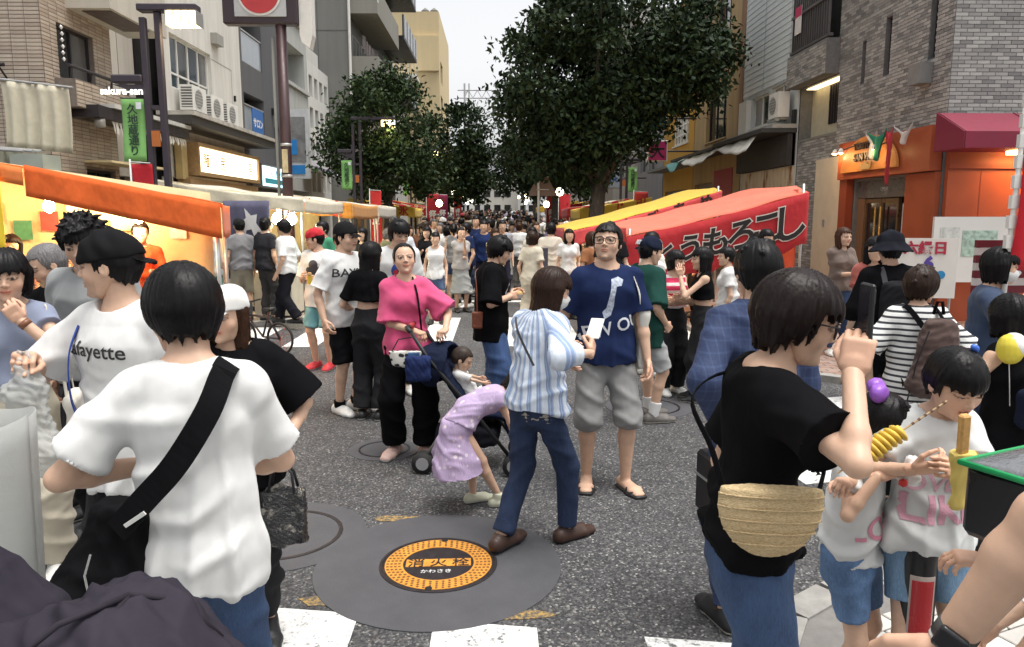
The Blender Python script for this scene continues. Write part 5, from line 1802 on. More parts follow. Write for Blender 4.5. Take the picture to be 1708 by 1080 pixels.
for (x, y0, y1, hgt, c, sgn), lab in zip(FAR, FL):
    b = building('street_house', lab, (min(x, x + 6 * sgn), y0, 0), (max(x, x + 6 * sgn), y1, hgt), None)
    tag(b, group='houses farther up the street')
    MB().box((min(x + .3 * sgn, x + 6 * sgn), y0, 0), (max(x + .3 * sgn, x + 6 * sgn), y1, hgt)).build('core', M_GREYT, b)
    f = Face((x, y1 if sgn > 0 else y0, 0), (0, -sgn, 0))
    op = []
    n = int((y1 - y0) / 2.2)
    for r_ in range(int(hgt / 2.9)):
        for k in range(n): op.append((.5 + k * 2.1, 1.9 + k * 2.1, 3.9 + r_ * 2.8, 5.3 + r_ * 2.8))
    op = [o for o in op if o[3] < hgt - .3]
    f.wall(b, y1 - y0, hgt, op, stucco(c, .12), .28)
    for o in op: f.window(b, o, M_ALU, M_GLASSD, 2, 1, .12, .05)
    fc = Face((x if sgn > 0 else x - 6, y0 - .004, 0), (1, 0, 0)); fc.wall(b, 6, hgt, [], stucco(c, .12), .2, 'gable_wall')
    f.part('parapet', stucco(c, .12), b, (0, y1 - y0, hgt, hgt + .35, -.25, .05))
# town on the rise at the end of the street
M_FARW = [stucco(c, .05) for c in ((.62, .60, .55), (.55, .52, .46), (.66, .66, .64), (.5, .5, .52))]
k = 0
for (x, y, w, hgt, zb) in ((-9, 150, 9, 9, 1.8), (1, 155, 8, 8, 1.9), (10, 150, 8, 12, 1.8), (-3, 190, 10, 13, 2.4), (8, 195, 9, 15, 2.4), (-14, 185, 8, 16, 2.4), (2, 240, 14, 19, 2.6), (-14, 250, 12, 22, 2.6)):
    b = thing('distant_house', ['pale house closing the end of the street, left of centre', 'low cream house closing the end of the street', 'pale block at the street end by the right trees', 'white house on the rise beyond the street end', 'tall pale house on the rise by the right trees', 'tall pale block on the rise by the left trees', 'wide pale block farthest up the hill', 'tall block farthest up the hill behind the left trees'][k], 'house', (x, y, zb), 0, 'houses at the end of the street')
    MB().box((-w / 2, 0, -2), (w / 2, 8, hgt)).build('walls', M_FARW[k % 4], b)
    MB().prism([(-w / 2 - .3, -.3, hgt), (w / 2 + .3, -.3, hgt), (w / 2 + .3, 8.3, hgt), (-w / 2 - .3, 8.3, hgt)], (0, 0, .4)).build('roof', M_GREYT, b)
    for r_ in range(int(hgt / 3)):
        for q in range(int(w / 2.2)):
            MB().box((-w / 2 + .5 + q * 2.1, -.05, 1 + r_ * 2.9), (-w / 2 + 1.8 + q * 2.1, -.004, 2.3 + r_ * 2.9)).build('window', M_GLASSD, b)
    k += 1
ga = thing('rail_gantry', 'grey lattice overhead wire gantry beyond the trees', 'gantry', (0, 120, 0))
m = MB()
for x in (-4.9, 3.6):
    m.tube([(x, 0, 0), (x, 0, 22.4)], .16, 6); m.tube([(x + .7, 0, 12), (x + .7, 0, 22.4)], .12, 6)
    for k in range(8): m.tube([(x, 0, 12.5 + k * 1.2), (x + .7, 0, 13.1 + k * 1.2)], .06, 5)
m.build('mast', plain((.45, .45, .45), .5), ga)
m = MB()
for z in (20.2, 21.4): m.tube([(-6, 0, z), (5, 0, z)], .10, 6)
for k in range(14): m.tube([(-5 + k * .7, 0, 20.2 + 1.2 * (k % 2)), (-4.3 + k * .7, 0, 21.4 - 1.2 * (k % 2))], .06, 5)
m.build('truss', plain((.45, .45, .45), .5), ga)
# ------------------------------------------------------------ trees
def leaf_mat(c1, c2, c3):
    t = NT('leaves')
    g = t.n('NewGeometry')
    c = t.ramp(g.outputs['Random Per Island'], [(0, c1), (.55, c2), (.95, c3)])
    t.col(c)
    t.set(rough=.6, spec=.2)
    return t.m
M_LEAF = leaf_mat((.009, .019, .008), (.018, .036, .013), (.038, .060, .021))
M_LEAF2 = leaf_mat((.013, .026, .010), (.026, .050, .016), (.052, .080, .026))
def bark():
    t = NT('bark'); v = t.coord(scale=(1, 1, .25))
    n = t.noise(v, 22, 6, .7)
    t.col(t.ramp(n, [(.3, (.045, .038, .032)), (.55, (.10, .085, .07)), (.75, (.17, .15, .13))])); t.bump(n, .7, .02); t.set(rough=.9); return t.m
M_BARK = bark()
def tree(label, base, trunk, lobes, n, size, mat, seed, limbs=9):
    """lobes: (centre, radii) of the crown's masses, world units relative to base"""
    r = np.random.default_rng(seed)
    t = thing('street_tree', label, 'tree', base, 0, 'trees along the street')
    tr = MB()
    H, r0, fork, lx = trunk
    tr.tube([(0, 0, -.1), (.02, 0, .3), (lx * .4, 0, H * .5), (lx, .02, H)], [r0 * 1.35, r0 * 1.05, r0 * .9, r0 * .75], 12)
    tr.build('trunk', M_BARK, t, True)
    cs = []
    for (c, rad, w) in lobes:
        for k in range(int(w)):
            d = r.normal(size=3); d /= np.linalg.norm(d)
            q = r.uniform(.45, 1.0) ** .6
            cs.append((np.array(c) + d * np.array(rad) * q, r.uniform(.28, .62)))
    for k in range(limbs):
        c, _ = cs[r.integers(len(cs))]
        s = np.array([lx, .02, H * r.uniform(.8, 1.0)])
        mid = s * .5 + c * .5 + r.normal(size=3) * .15 + np.array([0, 0, .25])
        MB().tube([s, s * .7 + mid * .3 + A(0, 0, .15), mid, c], [r0 * .45, r0 * .34, r0 * .2, .02], 7).build('limb', M_BARK, t, True)
    C = np.array([c for c, _ in cs]); S = np.array([s for _, s in cs])
    pick = r.integers(len(cs), size=n)
    P = C[pick] + np.clip(r.normal(size=(n, 3)), -2, 2) * S[pick][:, None] * A(.62, .62, .45)
    dirn = r.normal(size=(n, 3)) + A(0, 0, -.55); dirn /= np.linalg.norm(dirn, axis=1, keepdims=True)
    sd = np.cross(dirn, r.normal(size=(n, 3))); sd /= np.linalg.norm(sd, axis=1, keepdims=True)
    nr = np.cross(dirn, sd)
    L = size * r.uniform(.7, 1.25, (n, 1)); Wd = L * r.uniform(.22, .30, (n, 1))
    b = P; tip = P + dirn * L
    l = P + dirn * L * .45 + sd * Wd + nr * Wd * .35
    q = P + dirn * L * .45 - sd * Wd + nr * Wd * .35
    V = np.stack([b, l, tip, q], 1).reshape(-1, 3)
    i = np.arange(n) * 4
    F = np.vstack([np.stack([i, i + 1, i + 2], 1), np.stack([i, i + 2, i + 3], 1)])
    tag(mesh_obj('crown', V, F, mat, t), kind='stuff')
    return t
tree('large dark-leaved street tree with stout trunk behind the yellow roofed stall', (2.75, 21, 0.06), (2.6, .26, 3, .12),
     [((.4, 0, 6.2), (3.0, 2.4, 2.2), 90), ((-1.0, -.2, 5.4), (2.0, 1.8, 1.9), 45), ((-.1, -.2, 4.1), (1.7, 1.6, 1.1), 40), ((2.0, 0, 5.7), (1.7, 1.6, 1.3), 44), ((-.9, 0, 3.3), (1.2, 1.2, .8), 16), ((2.4, 0, 6.6), (1.3, 1.3, 1.3), 18)], 40000, .18, M_LEAF, 3, 12)
tree('smaller dark tree standing behind the large right-hand tree', (2.7, 34, .25), (2.6, .22, 3, 0),
     [((-.6, 0, 4.9), (2.4, 2, 2.0), 60), ((.8, 0, 4.2), (2.4, 2, 1.6), 40), ((-1.6, 0, 3.2), (1.4, 1.3, 1.1), 20)], 11000, .22, M_LEAF, 4, 7)
tree('third dark tree in the right-hand row, far up the street', (2.6, 50, .5), (2.6, .2, 3, 0), [((-.3, 0, 5.0), (2.4, 2, 2.2), 50)], 5000, .28, M_LEAF, 5, 4)
tree('bushy green tree beside the grey apartment tower', (-3.7, 25.5, .1), (2.4, .17, 3, .05),
     [((-.1, 0, 4.6), (1.7, 1.5, 1.7), 55), ((-1.0, 0, 3.9), (1.1, 1.1, 1.0), 20), ((.9, 0, 3.8), (1.1, 1.2, 1.2), 28), ((.1, 0, 2.9), (1.5, 1.2, .7), 18), ((.1, 0, 5.9), (.9, .9, .6), 10)], 15000, .17, M_LEAF2, 6, 8)
tree('rounded dark green tree up the left side before the cream block', (-2.6, 40, .3), (2.4, .17, 3, 0),
     [((.4, 0, 5.2), (1.9, 1.8, 2.3), 60), ((.3, 0, 3.3), (2.0, 1.8, 1.2), 36), ((1.2, 0, 4.3), (1.2, 1.3, 1.6), 20)], 11000, .24, M_LEAF, 8, 6)
tree('low tree in the left-hand row, far up the street', (-2.7, 55, .55), (2.4, .17, 3, 0), [((0, 0, 4.4), (2.2, 2, 1.9), 50)], 5000, .28, M_LEAF, 9, 4)

# ------------------------------------------------------------ street lamps with banners
M_POST = plain((.050, .042, .055), .5, .2, .15, 6)
M_GREEN = cloth((.22, .48, .15), wr=.2)
M_GREEND = plain((.02, .05, .03))
def street_lamp(label, x, y, s, arm, banner=True, light=0, script=False):
    """s = +1 arm over the road to +x"""
    zb = gz(y) + .06
    t = thing('street_lamp', label, 'street lamp', (x, y, zb), 0, 'twin-post street lamps')
    for dx in (-.11, .11): MB().box((dx - .045, -.045, 0), (dx + .045, .045, 4.62 if dx * s < 0 else 4.7), bev=.008).build('post', M_POST, t)
    m = MB()
    for z in (1.2, 2.1, 2.95, 3.3): m.box((-.064, -.03, z), (.064, .03, z + .06))
    tag(m.build('tie', M_POST, t), kind='stuff')
    MB().box((-.17, -.06, -.0), (.17, .06, .12)).build('foot', M_POST, t)
    MB().box((min(-.16 * s, arm * s), -.10, 4.62 + .08), (max(-.16 * s, arm * s), .10, 4.80), bev=.015).build('arm', M_POST, t)
    c = (arm - .22) * s
    hd = MB().box((c - .22, -.13, 4.50), (c + .22, .13, 4.698), bev=.02).build('lantern', glow((1, .80, .36), 3.0), t)
    m = MB()
    for k in range(5): m.box((c - .23 + k * .112, -.135, 4.49), (c - .218 + k * .112, .135, 4.70))
    m.build('lantern_bar', M_ALU, hd)
    m = MB().box((min(-.16 * s, -.62 * s), -.07, 3.68), (max(-.16 * s, -.62 * s), .07, 3.80), bev=.02)
    m.prism([(-.16 * s, -.03, 3.5), (-.62 * s, -.03, 3.66), (-.16 * s, -.03, 3.66)], (0, .06, 0))
    m.build('bracket', M_POST, t)
    if script:
        text_on('shop_script', 'sakura-san', glow((1, .95, .85), 1.1), t, (-.46, -.075, 3.56), (1, 0, 0), (0, 0, 1), .15, .003)
    if banner:
        bx = -.34 * s
        bn = MB()
        bn = thick_sheet(lambda u, v: (bx - .17 + .34 * u, -.02 + .02 * math.sin(v * 5) , 3.45 - v * .92), 4, 10, .004, 'banner', M_GREEN, t)
        text_on('lettering', '久地蔵通り', M_GREEND, bn, (bx, -.035, 3.0), (1, 0, 0), (0, 0, 1), .16, .003, True, lift=.012)
        disc_ = MB().box((bx + .06, -.05, 3.30), (bx + .14, -.047, 3.40)).build('emblem', plain((.7, .75, .8)), bn)
        MB().tube([(bx - .18, 0, 3.46), (-.11 * s, 0, 3.46)], .012, 6).build('banner_rod', M_POST, t)
    MB().box((-.06, -.085, 2.75), (.06, -.046, 2.98)).build('orange_plate', plain((.45, .14, .03)), t)
    if light:
        ld = bpy.data.lights.new('lamp_glow', 'POINT'); ld.energy = light; ld.color = (1, .8, .45); ld.shadow_soft_size = .15
        o = bpy.data.objects.new('lamp_glow', ld); COL.objects.link(o); o.parent = t; o.location = (c, 0, 4.38)
    return t
street_lamp('dark twin-post street lamp with green banner beside the brown tiled block', -5.12, 11.6, 1, .72, True, 20, True)
street_lamp('twin-post street lamp with green banner before the bushy green tree', -4.45, 24.3, 1, 1.25, True, 20)
street_lamp('twin-post street lamp with green banner left of the pink kanji sign', 4.85, 28.5, -1, .9, True)
street_lamp('twin-post street lamp by the second tree of the right-hand row', 4.7, 41, -1, .9)
street_lamp('twin-post street lamp half hidden in the rounded left tree', -4.2, 38, 1, 1.3, True, 15)
street_lamp('far twin-post street lamp up the left side', -3.9, 52, 1, 1.3, False)
street_lamp('far twin-post street lamp up the right side', 4.4, 56, -1, 1.2)

# ------------------------------------------------------------ poles and signs
pl = thing('parking_sign_pole', 'dark brown pole carrying a framed sign with a red disc', 'sign', (-3.86, 14, .06))
MB().tube([(0, 0, 0), (0, 0, 5.2)], .095, 16).build('pole', plain((.055, .028, .030), .4, .2, .15, 5), pl, True)
fr = MB().box((-1.0, -.11, 5.10), (.32, .11, 6.1), bev=.03).build('sign_frame', plain((.035, .022, .028), .4), pl)
MB().box((-.78, -.135, 5.22), (.14, -.111, 6.0), bev=.01).build('plate', plain((.42, .43, .44), .35), fr)
MB().tube([(-.32, -.15, 5.62), (-.32, -.137, 5.62)], .385, 40).build('white_ring', plain((.7, .7, .68), .4), fr)
MB().tube([(-.32, -.16, 5.62), (-.32, -.151, 5.62)], .35, 40).build('red_disc', plain((.42, .035, .04), .4), fr)
for z in (2.42, 2.98): MB().lathe([(.10, z), (.104, z), (.104, z + .05), (.10, z + .05)], 16, caps=False).build('band', M_ALU, pl, True)
MB().box((-.05, -.112, 2.5), (.05, -.097, 2.92)).build('notice', plain((.5, .42, .25), .5, 0, .3, 14), pl)
m = MB().box((.33, .0, 4.95), (.56, .25, 6.1)); m.prism([(.33, 0, 4.95), (.56, 0, 4.95), (.50, 0, 4.72), (.36, 0, 4.82)], (0, .25, 0)); m.build('loudspeaker', M_WHITEP, pl)
MB().tube([(-.16, 0, .0), (-.16, 0, 4.9)], .03, 8).build('conduit', M_GREYT, pl, True)

rsn = thing('road_sign', 'white pole with the backs of a round and a triangular road sign', 'road sign', (1.19, 21, 0))
MB().tube([(0, 0, 0), (0, 0, 3.75)], .035, 10).build('pole', M_WHITEP, rsn, True)
M_BACK = plain((.22, .15, .12), .5, .3, .15, 5)
MB().tube([(.11, .045, 3.40), (.11, .06, 3.40)], .30, 32).build('round_plate', M_BACK, rsn)
MB().prism([(-.26, .045, 2.34), (.48, .045, 2.34), (.48, .045, 2.44), (.16, .045, 3.04), (.06, .045, 3.04), (-.26, .045, 2.44)], (0, .015, 0)).build('triangle_plate', M_BACK, rsn)
m = MB()
for z in (2.5, 2.85, 3.3, 3.5): m.box((-.06, -.05, z), (.28, .044, z + .025))
m.build('clamp', M_ALU, rsn)
ns = thing('notice_stand', 'dark grey panel on a thin post before the white sign pole', 'sign', (.72, 12.2, 0))
MB().box((-.13, -.03, .92), (.13, .03, 1.26), bev=.01).build('panel', plain((.07, .065, .085), .5), ns)
MB().tube([(0, 0, 0), (0, 0, .93)], .025, 8).build('post', M_GREYT, ns); MB().lathe([(.2, 0), (.2, .03), (.03, .06)], 16).build('foot', M_GREYT, ns)

def proj_sign(label, x, y, z, w, hgt, c, txt, tc, sz):
    t = thing('projecting_sign', label, 'sign', (x, y, z))
    MB().box((-w / 2, -.1, -hgt / 2), (w / 2, .1, hgt / 2), bev=.02).build('case', M_WHITEP, t)
    MB().box((-w / 2 + .05, -.112, -hgt / 2 + .05), (w / 2 - .05, -.101, hgt / 2 - .05)).build('face', plain(c, .4), t)
    if txt: text_on('lettering', txt, plain(tc), t, (0, -.112, 0), (1, 0, 0), (0, 0, 1), sz, .01)
    MB().tube([(w / 2, 0, 0), (7.25 - x, 0, 0)], .03, 6).build('bracket', M_DKMETAL, t)
proj_sign('pink projecting sign with black kanji 大', 5.55, 26, 4.0, .72, .72, (.42, .03, .14), '大', (.02, .01, .02), .52)
proj_sign('blue and white projecting sign above the pink kanji sign', 5.75, 27.2, 5.25, .75, .8, (.03, .20, .50), '薬局', (.6, .7, .8), .28)
proj_sign('white projecting shop sign seen between tree trunk and green banner', 5.6, 36, 3.6, .8, 1.0, (.55, .60, .66), '茶', (.1, .2, .5), .5)

def nobori(label, x, y, c, hgt=2.4, w=.42, txt='祭り', tc=(.7, .68, .62), ang=0, z=None, pole_c=(.6, .6, .58), top=None):
    zb = gz(y) if z is None else z
    t = thing('banner_flag', label, 'flag', (x, y, zb), R(ang), 'upright festival flags')
    MB().tube([(0, 0, 0), (0, 0, hgt)], .014, 8).tube([(0, 0, hgt - .04), (w, 0, hgt - .06)], .010, 6).build('pole', plain(pole_c), t, True)
    MB().lathe([(.16, 0), (.16, .07), (.03, .1)], 14).build('base', plain((.35, .35, .36)), t)
    cl = thick_sheet(lambda u, v: (.02 + w * u, .035 * math.sin(v * 7 + x) * (.3 + u) - .01, hgt - .07 - v * (hgt - .75)), 8, 24, .003, 'cloth', cloth(c), t)
    if txt: text_on('lettering', txt, plain(tc), cl, (.02 + w / 2, -.05, hgt * .62), (1, 0, 0), (0, 0, 1), w * .68, .008, True, lift=.012)
    return t
nobori('red festival flag hanging under the green banner of the tiled-block lamp', -5.52, 11.5, (.45, .02, .03), 2.62, .30, '氷')
nobori('red festival flag beside the second lamp of the left row', -3.9, 23.2, (.45, .03, .03), 2.6, .34, '夏')
for k, (x, y, c) in enumerate(((-2.7, 29, (.42, .03, .04)), (-2.6, 33, (.22, .02, .06)), (-2.5, 44, (.45, .03, .03)))):
    nobori(['red festival flag under the rounded left tree', 'dark maroon festival flag between the left trees', 'red festival flag far up the left stalls'][k], x, y, c, 2.6, .45)
for k, (x, y, c) in enumerate(((2.5, 30, (.50, .03, .04)), (2.4, 36, (.45, .03, .03)), (4.6, 25, (.48, .05, .05)))):
    nobori(['red festival flag left of the large tree trunk', 'red festival flag behind the road sign', 'red festival flag right of the large tree trunk'][k], x, y, c, 2.6, .45)
# big red flag at the right pavement
bf_ = thing('banner_flag', 'large red festival flag with white edge loops on the right pavement', 'flag', (3.13, 4.55, 0))
MB().tube([(.02, 0, 0), (.10, 0, 3.3)], .016, 8).build('pole', M_WHITEP, bf_, True)
MB().lathe([(.18, 0), (.18, .08), (.03, .12)], 14, (.02, 0, 0)).build('base', plain((.3, .3, .3)), bf_)
cl = thick_sheet(lambda u, v: (.12 - .07 * v + .85 * u, .04 * math.sin(v * 6 + u * 2), 3.15 - 1.72 * v), 10, 26, .004, 'cloth', cloth((.52, .018, .03)), bf_)
m = MB()
for k in range(14): m.box((.095 - .07 * k / 14 - .012, -.02, 3.03 - k * .122), (.12 - .07 * k / 14 + .012, .012, 3.11 - k * .122))
tag(m.build('edge_loop', M_WHITEP, bf_), kind='stuff')
for k, ch in enumerate('大売'): text_on('lettering', ch, M_WHITEP, cl, (.48, -.07, 2.7 - .55 * k), (1, 0, 0), (0, 0, 1), .5, .01)
st_ = thing('striped_panel', 'maroon and white striped shop panel behind the masked woman', 'sign', (3.42, 5.0, 0))
for k in range(7): MB().box((-.14, 0, 1.24 + k * .052), (.5, .03, 1.29 + k * .052)).build('stripe', plain((.16, .02, .03) if k % 2 == 0 else (.6, .58, .55)), st_)
MB().tube([(-.1, .05, 0), (-.1, .05, 1.6)], .015).tube([(.46, .05, 0), (.46, .05, 1.6)], .015).build('post', M_BLK, st_)

# ------------------------------------------------------------ market stalls
M_OR = cloth((.72, .13, .025), wr=.5, var=.18)
M_ORT = cloth((.78, .22, .06), wr=.4, var=.15)
M_SAL = cloth((.70, .16, .10), wr=.4, var=.12)
M_RED = cloth((.42, .025, .03), wr=.4)
M_YELC = cloth((.62, .42, .06), wr=.4)
M_CREAMC = cloth((.62, .58, .46), wr=.4)
def bulb(parent, p, e=40, c=(1, .78, .42), r=.045, w=18):
    o = MB().lathe([(.0, -r * 1.2), (r * .8, -r * .7), (r, 0), (r * .7, r * .8), (r * .3, r * 1.3), (0, r * 1.4)], 12, p).build('bulb', glow(c, e), parent, True)
    if w:
        ld = bpy.data.lights.new('bulb_light', 'POINT'); ld.energy = w; ld.color = c; ld.shadow_soft_size = .08
        l = bpy.data.objects.new('bulb_light', ld); COL.objects.link(l); l.parent = parent; l.location = (p[0], p[1], p[2] - .1)
    return o
def stall(label, xf, xb, y0, y1, zf, zb, roofm, valm, drop=.35, text=None, tcol=BLACK, tsize=.4, side=True, bulbs=2, ground=0, backm=None, fdrop=None, lit=True, tilt=.0, outline=None, textm=None):
    """xf = edge over the road, xb = back edge; near gable at y0"""
    t = thing('market_stall', label, 'market stall', (xf, y0, ground), 0, 'festival food stalls')
    W = xb - xf; D = y1 - y0
    def roof(u, v):
        sag = .05 * math.sin(u * math.pi) + .05 * math.sin(v * math.pi)
        near = tilt * max(0, 1 - v * 5)
        return (W * u, D * v, zf + (zb - zf) * u - sag * .7 - near + .012 * math.sin(u * 17 + v * 5))
    if W < 0: rf = lambda u, v: roof(u, 1 - v)
    else: rf = roof
    thick_sheet(rf, 24, 20, .01, 'canopy', roofm, t)
    sgn = 1 if W > 0 else -1
    if side:
        def val(u, v):
            x = W * u
            z = zf + (zb - zf) * u - .05 * math.sin(u * math.pi) * .7 - tilt
            return (x, -.012 + .02 * math.sin(u * 23 + v * 2) * v, z - .008 - drop * v * (1 + .05 * math.sin(u * 31)))
        if W < 0: vf = lambda u, v: val(1 - u, v)
        else: vf = val
        va = thick_sheet(lambda u, v: vf(u, 1 - v), 50, 6, .005, 'side_valance', valm, t)
        if text:
            n = len(text)
            for k, ch in enumerate(text):
                u = .14 + (k + .5) / n * .84
                if W < 0: u = 1 - u
                s_ = tsize * (.75 + .45 * (k / max(1, n - 1)))
                z = zf + (zb - zf) * u - tilt - drop * .5
                sl = math.atan2((zb - zf), abs(W)) * (1 if W > 0 else -1)
                ux = (math.cos(sl), 0, math.sin(sl)); uy = (-math.sin(sl) * .3, 0, 1)
                if outline is not None: text_on('letter_outline', ch, outline, va, (W * u, -.035, z), ux, (0, 0, 1), s_, .028, lift=.004)
                text_on('lettering', ch, textm or plain(tcol), va, (W * u, -.035, z), ux, (0, 0, 1), s_, .012, lift=.012)
    fd = drop if fdrop is None else fdrop
    if fd:
        ff_ = lambda u, v: (-.012 * sgn, D * u, zf - .03 * math.sin(u * 3.14) - .008 - fd * (1 - v))
        thick_sheet(ff_ if sgn < 0 else (lambda u, v: ff_(1 - u, v)), 20, 4, .005, 'front_valance', valm, t)
    m = None
    for (x, y, z) in ((.06 * sgn, .06, zf), (.06 * sgn, D - .06, zf), (W - .06 * sgn, .06, zb), (W - .06 * sgn, D - .06, zb)):
        MB().tube([(x, y, 0), (x, y, z - .02)], .022, 8).build('pole', M_ALU, t, True)
    if backm:
        thick_sheet(lambda u, v: (W - .12 * sgn + .02 * math.sin(u * 20), .1 + (D - .2) * u, .75 + (zb - .85) * v), 20, 4, .005, 'back_sheet', backm, t)
    cx0, cx1 = sorted((.30 * sgn, .95 * sgn))
    MB().box((cx0, .15, .80), (cx1, D - .15, .84)).build('counter', plain((.55, .5, .42), .5), t)
    MB().box((cx0 + .01, .16, .10), (cx0 + .03, D - .16, .798)).box((cx1 - .03, .16, .10), (cx1 - .01, D - .16, .798)).box((cx0 + .031, .16, .1), (cx1 - .031, .18, .798)).build('counter_cloth', valm, t)
    for q in range(bulbs):
        y = D * (q + .5) / bulbs
        x = W * .35; z = zf + (zb - zf) * .35 - .28
        MB().tube([(x, y, z + .05), (x, y, z + .2)], .006, 5).build('bulb_cord', M_BLK, t)
        bulb(t, (x, y, z), 45 if lit else 20, w=16 if lit else 0)
    return t
# left orange stall
s1 = stall('orange tarpaulin food stall with yellow lit interior behind the capped man', -2.86, -6.3, 7.85, 9.45, 1.90, 2.62, M_ORT, M_OR, .34, None, side=False, bulbs=3, backm=None, fdrop=.34)
s1.rotation_euler = (0, 0, R(17))
thick_sheet(lambda u, v: (-3.3 + 3.1 * u, 1.52 + .02 * math.sin(u * 20), .80 + 1.25 * v + .45 * (1 - u) * v), 20, 4, .005, 'back_sheet', cloth((.60, .50, .28)), s1)
for q in range(3): bulb(s1, (-.9 - .85 * q, .75, 1.75 + .12 * q), 60, w=7, r=.06)
thick_sheet(lambda u, v: (-1.75 + 1.74 * u, -.015 + .015 * math.sin(u * 20) * (1 - v), 1.90 + (.72 / 3.44) * (1.75 - 1.74 * u) - .01 - (.36 - .06 * (1 - u)) * (1 - v)), 30, 5, .005, 'side_valance', M_OR, s1)
for q in range(11):
    MB().box((-3.1 + q * .27, 1.46, 1.50 + .1 * (q % 3)), (-2.92 + q * .27, 1.475, 1.72 + .1 * (q % 3))).build('price_card', plain(((.6, .05, .04), (.68, .66, .6), (.5, .3, .05), (.05, .2, .1))[q % 4], .6, 0, .3, 20), s1)
thick_sheet(lambda u, v: (-3.44 + 1.68 * u, -.015 + .012 * math.sin(u * 17), 1.90 + (.72 / 3.44) * (3.44 - 1.68 * u) - .045 * math.sin((3.44 - 1.68 * u) / 3.44 * 3.14) - .17 * (1 - v)), 24, 3, .005, 'upper_valance', M_ORT, s1)
ys_ = thick_sheet(lambda u, v: (-3.0 + 1.05 * u, -.05 + .01 * math.sin(u * 9), 1.38 + .92 * v + .14 * (1 - u) * v), 12, 6, .005, 'yellow_signboard', cloth((.75, .55, .04), wr=.2), s1)
text_on('lettering', '焼', plain((.02, .02, .01)), ys_, (-2.52, -.075, 1.92), (1, 0, 0), (0, 0, 1), .85, .03, lift=.012)
for k, (c, z) in enumerate((((.75, .72, .65), 1.02), ((.7, .5, .15), .95), ((.35, .1, .06), .9))):
    MB().box((-1.3 - k * .35, .3, .84), (-1.02 - k * .35, .9, .84 + .12 * (3 - k)), bev=.01).build('food_tray', plain(c), s1)
# left row of pale stalls
s2 = stall('pale roofed food stall with a goat banner and dazzling lamps', -3.15, -5.6, 12.35, 15.4, 2.06, 2.38, M_CREAMC, M_CREAMC, .22, None, side=True, bulbs=3, backm=cloth((.75, .70, .55)))
s3 = stall('pale roofed food stall with black and yellow sign panel', -3.0, -5.6, 15.7, 18.9, 2.04, 2.36, M_CREAMC, cloth((.55, .25, .05)), .30, 'たこやき', (.55, .05, .02), .3, bulbs=2, backm=cloth((.70, .62, .40)))
s4 = stall('white roofed stall with a red lettered valance before the bushy tree', -3.0, -5.4, 19.2, 22.4, 2.05, 2.35, M_CREAMC, cloth((.62, .58, .5)), .30, 'ホルモン', (.50, .04, .03), .3, bulbs=2, backm=cloth((.70, .62, .40)))
for q in range(3): bulb(s2, (-.25 - .4 * q, .15 + .5 * q, 1.72), 80, (1, .9, .68), .08, 14)
gb = thick_sheet(lambda u, v: (-.55 - .75 * (1 - u), -.06 + .02 * math.sin(u * 12), 1.30 + .72 * v), 12, 6, .005, 'goat_banner', cloth((.10, .10, .16)), s2)
MB().prism([(-1.05 + x, -.085, 1.42 + z) for x, z in ((0, 0), (.06, .12), (.02, .25), (.12, .32), (.10, .48), (.2, .36), (.3, .38), (.28, .24), (.38, .08), (.3, .1), (.24, .02), (.2, .14), (.12, .12), (.08, 0))], (0, -.004, 0)).build('goat_mark', plain((.6, .6, .6)), gb)
# right row
s5 = stall('red corn stall lettered とうもろこし with salmon tarpaulin roof', 1.98, 4.75, 11.3, 13.9, 1.60, 2.28, M_SAL, M_RED, .80, 'とうもろこし', (.01, .008, .008), .50, bulbs=2, tilt=.14, outline=plain((.62, .55, .48)), fdrop=.3, backm=cloth((.5, .1, .06)))
s6 = stall('yellow roofed stall with a pink lettered side valance beside the corn stall', 1.35, 4.45, 14.7, 17.4, 1.55, 2.38, M_YELC, cloth((.58, .08, .09)), .30, 'りんごあめ', (.02, .01, .01), .26, bulbs=2, tilt=.1, fdrop=.2, backm=cloth((.5, .35, .1)))
rest = [(-2.9, -5.2, 26.5, 29.3, M_YELC, M_YELC, 'かき氷', 'yellow roofed shaved ice stall under the bushy left tree'), (-2.8, -5.1, 30.5, 33.5, M_CREAMC, M_RED, 'やきそば', 'red fronted noodle stall beyond the bushy left tree'), (-2.7, -5.0, 35, 38, M_YELC, M_RED, 'から揚', 'yellow and red stall beside the rounded left tree'), (-2.6, -4.9, 42, 46, M_CREAMC, M_CREAMC, None, 'cream stall far up the left row'),
        (2.6, 4.8, 23, 26, M_YELC, M_YELC, 'くじ引', 'yellow stall behind the large tree trunk'), (2.6, 4.8, 27, 30.5, M_CREAMC, M_RED, 'わたあめ', 'red fronted candyfloss stall up the right row'), (2.6, 4.8, 36, 40, M_YELC, M_RED, '射的', 'yellow roofed stall far up the right row'), (2.5, 4.7, 43, 47, M_CREAMC, M_YELC, None, 'cream and yellow stall farthest up the right row')]
for (xf, xb, y0, y1, rm, vm, tx, lab) in rest:
    stall(lab, xf, xb, y0, y1, 2.0, 2.35, rm, vm, .32, tx, (.5, .03, .02) if vm is not M_RED else (.7, .6, .3), .3, bulbs=2, ground=gz(y0), lit=False, backm=cloth((.65, .5, .25)))
# strings of round lanterns up the street
for k in range(16):
    y = 24 + k * 3.1; x = (-2.3 if k % 2 else 2.2) + random.uniform(-.3, .3); z = gz(y) + random.uniform(2.1, 2.8)
    t = thing('paper_lantern', 'round glowing lamp hung over the %s row of far stalls' % ('left' if k % 2 else 'right'), 'lamp', (x, y, z), 0, 'round glowing lamps of the far stalls')
    MB().lathe([(.0, -.13), (.08, -.11), (.13, 0), (.08, .11), (0, .13)], 14).build('globe', glow((1, .86, .55), 7), t, True)
    MB().tube([(0, 0, .12), (0, 0, .5)], .006, 5).build('cord', M_BLK, t)
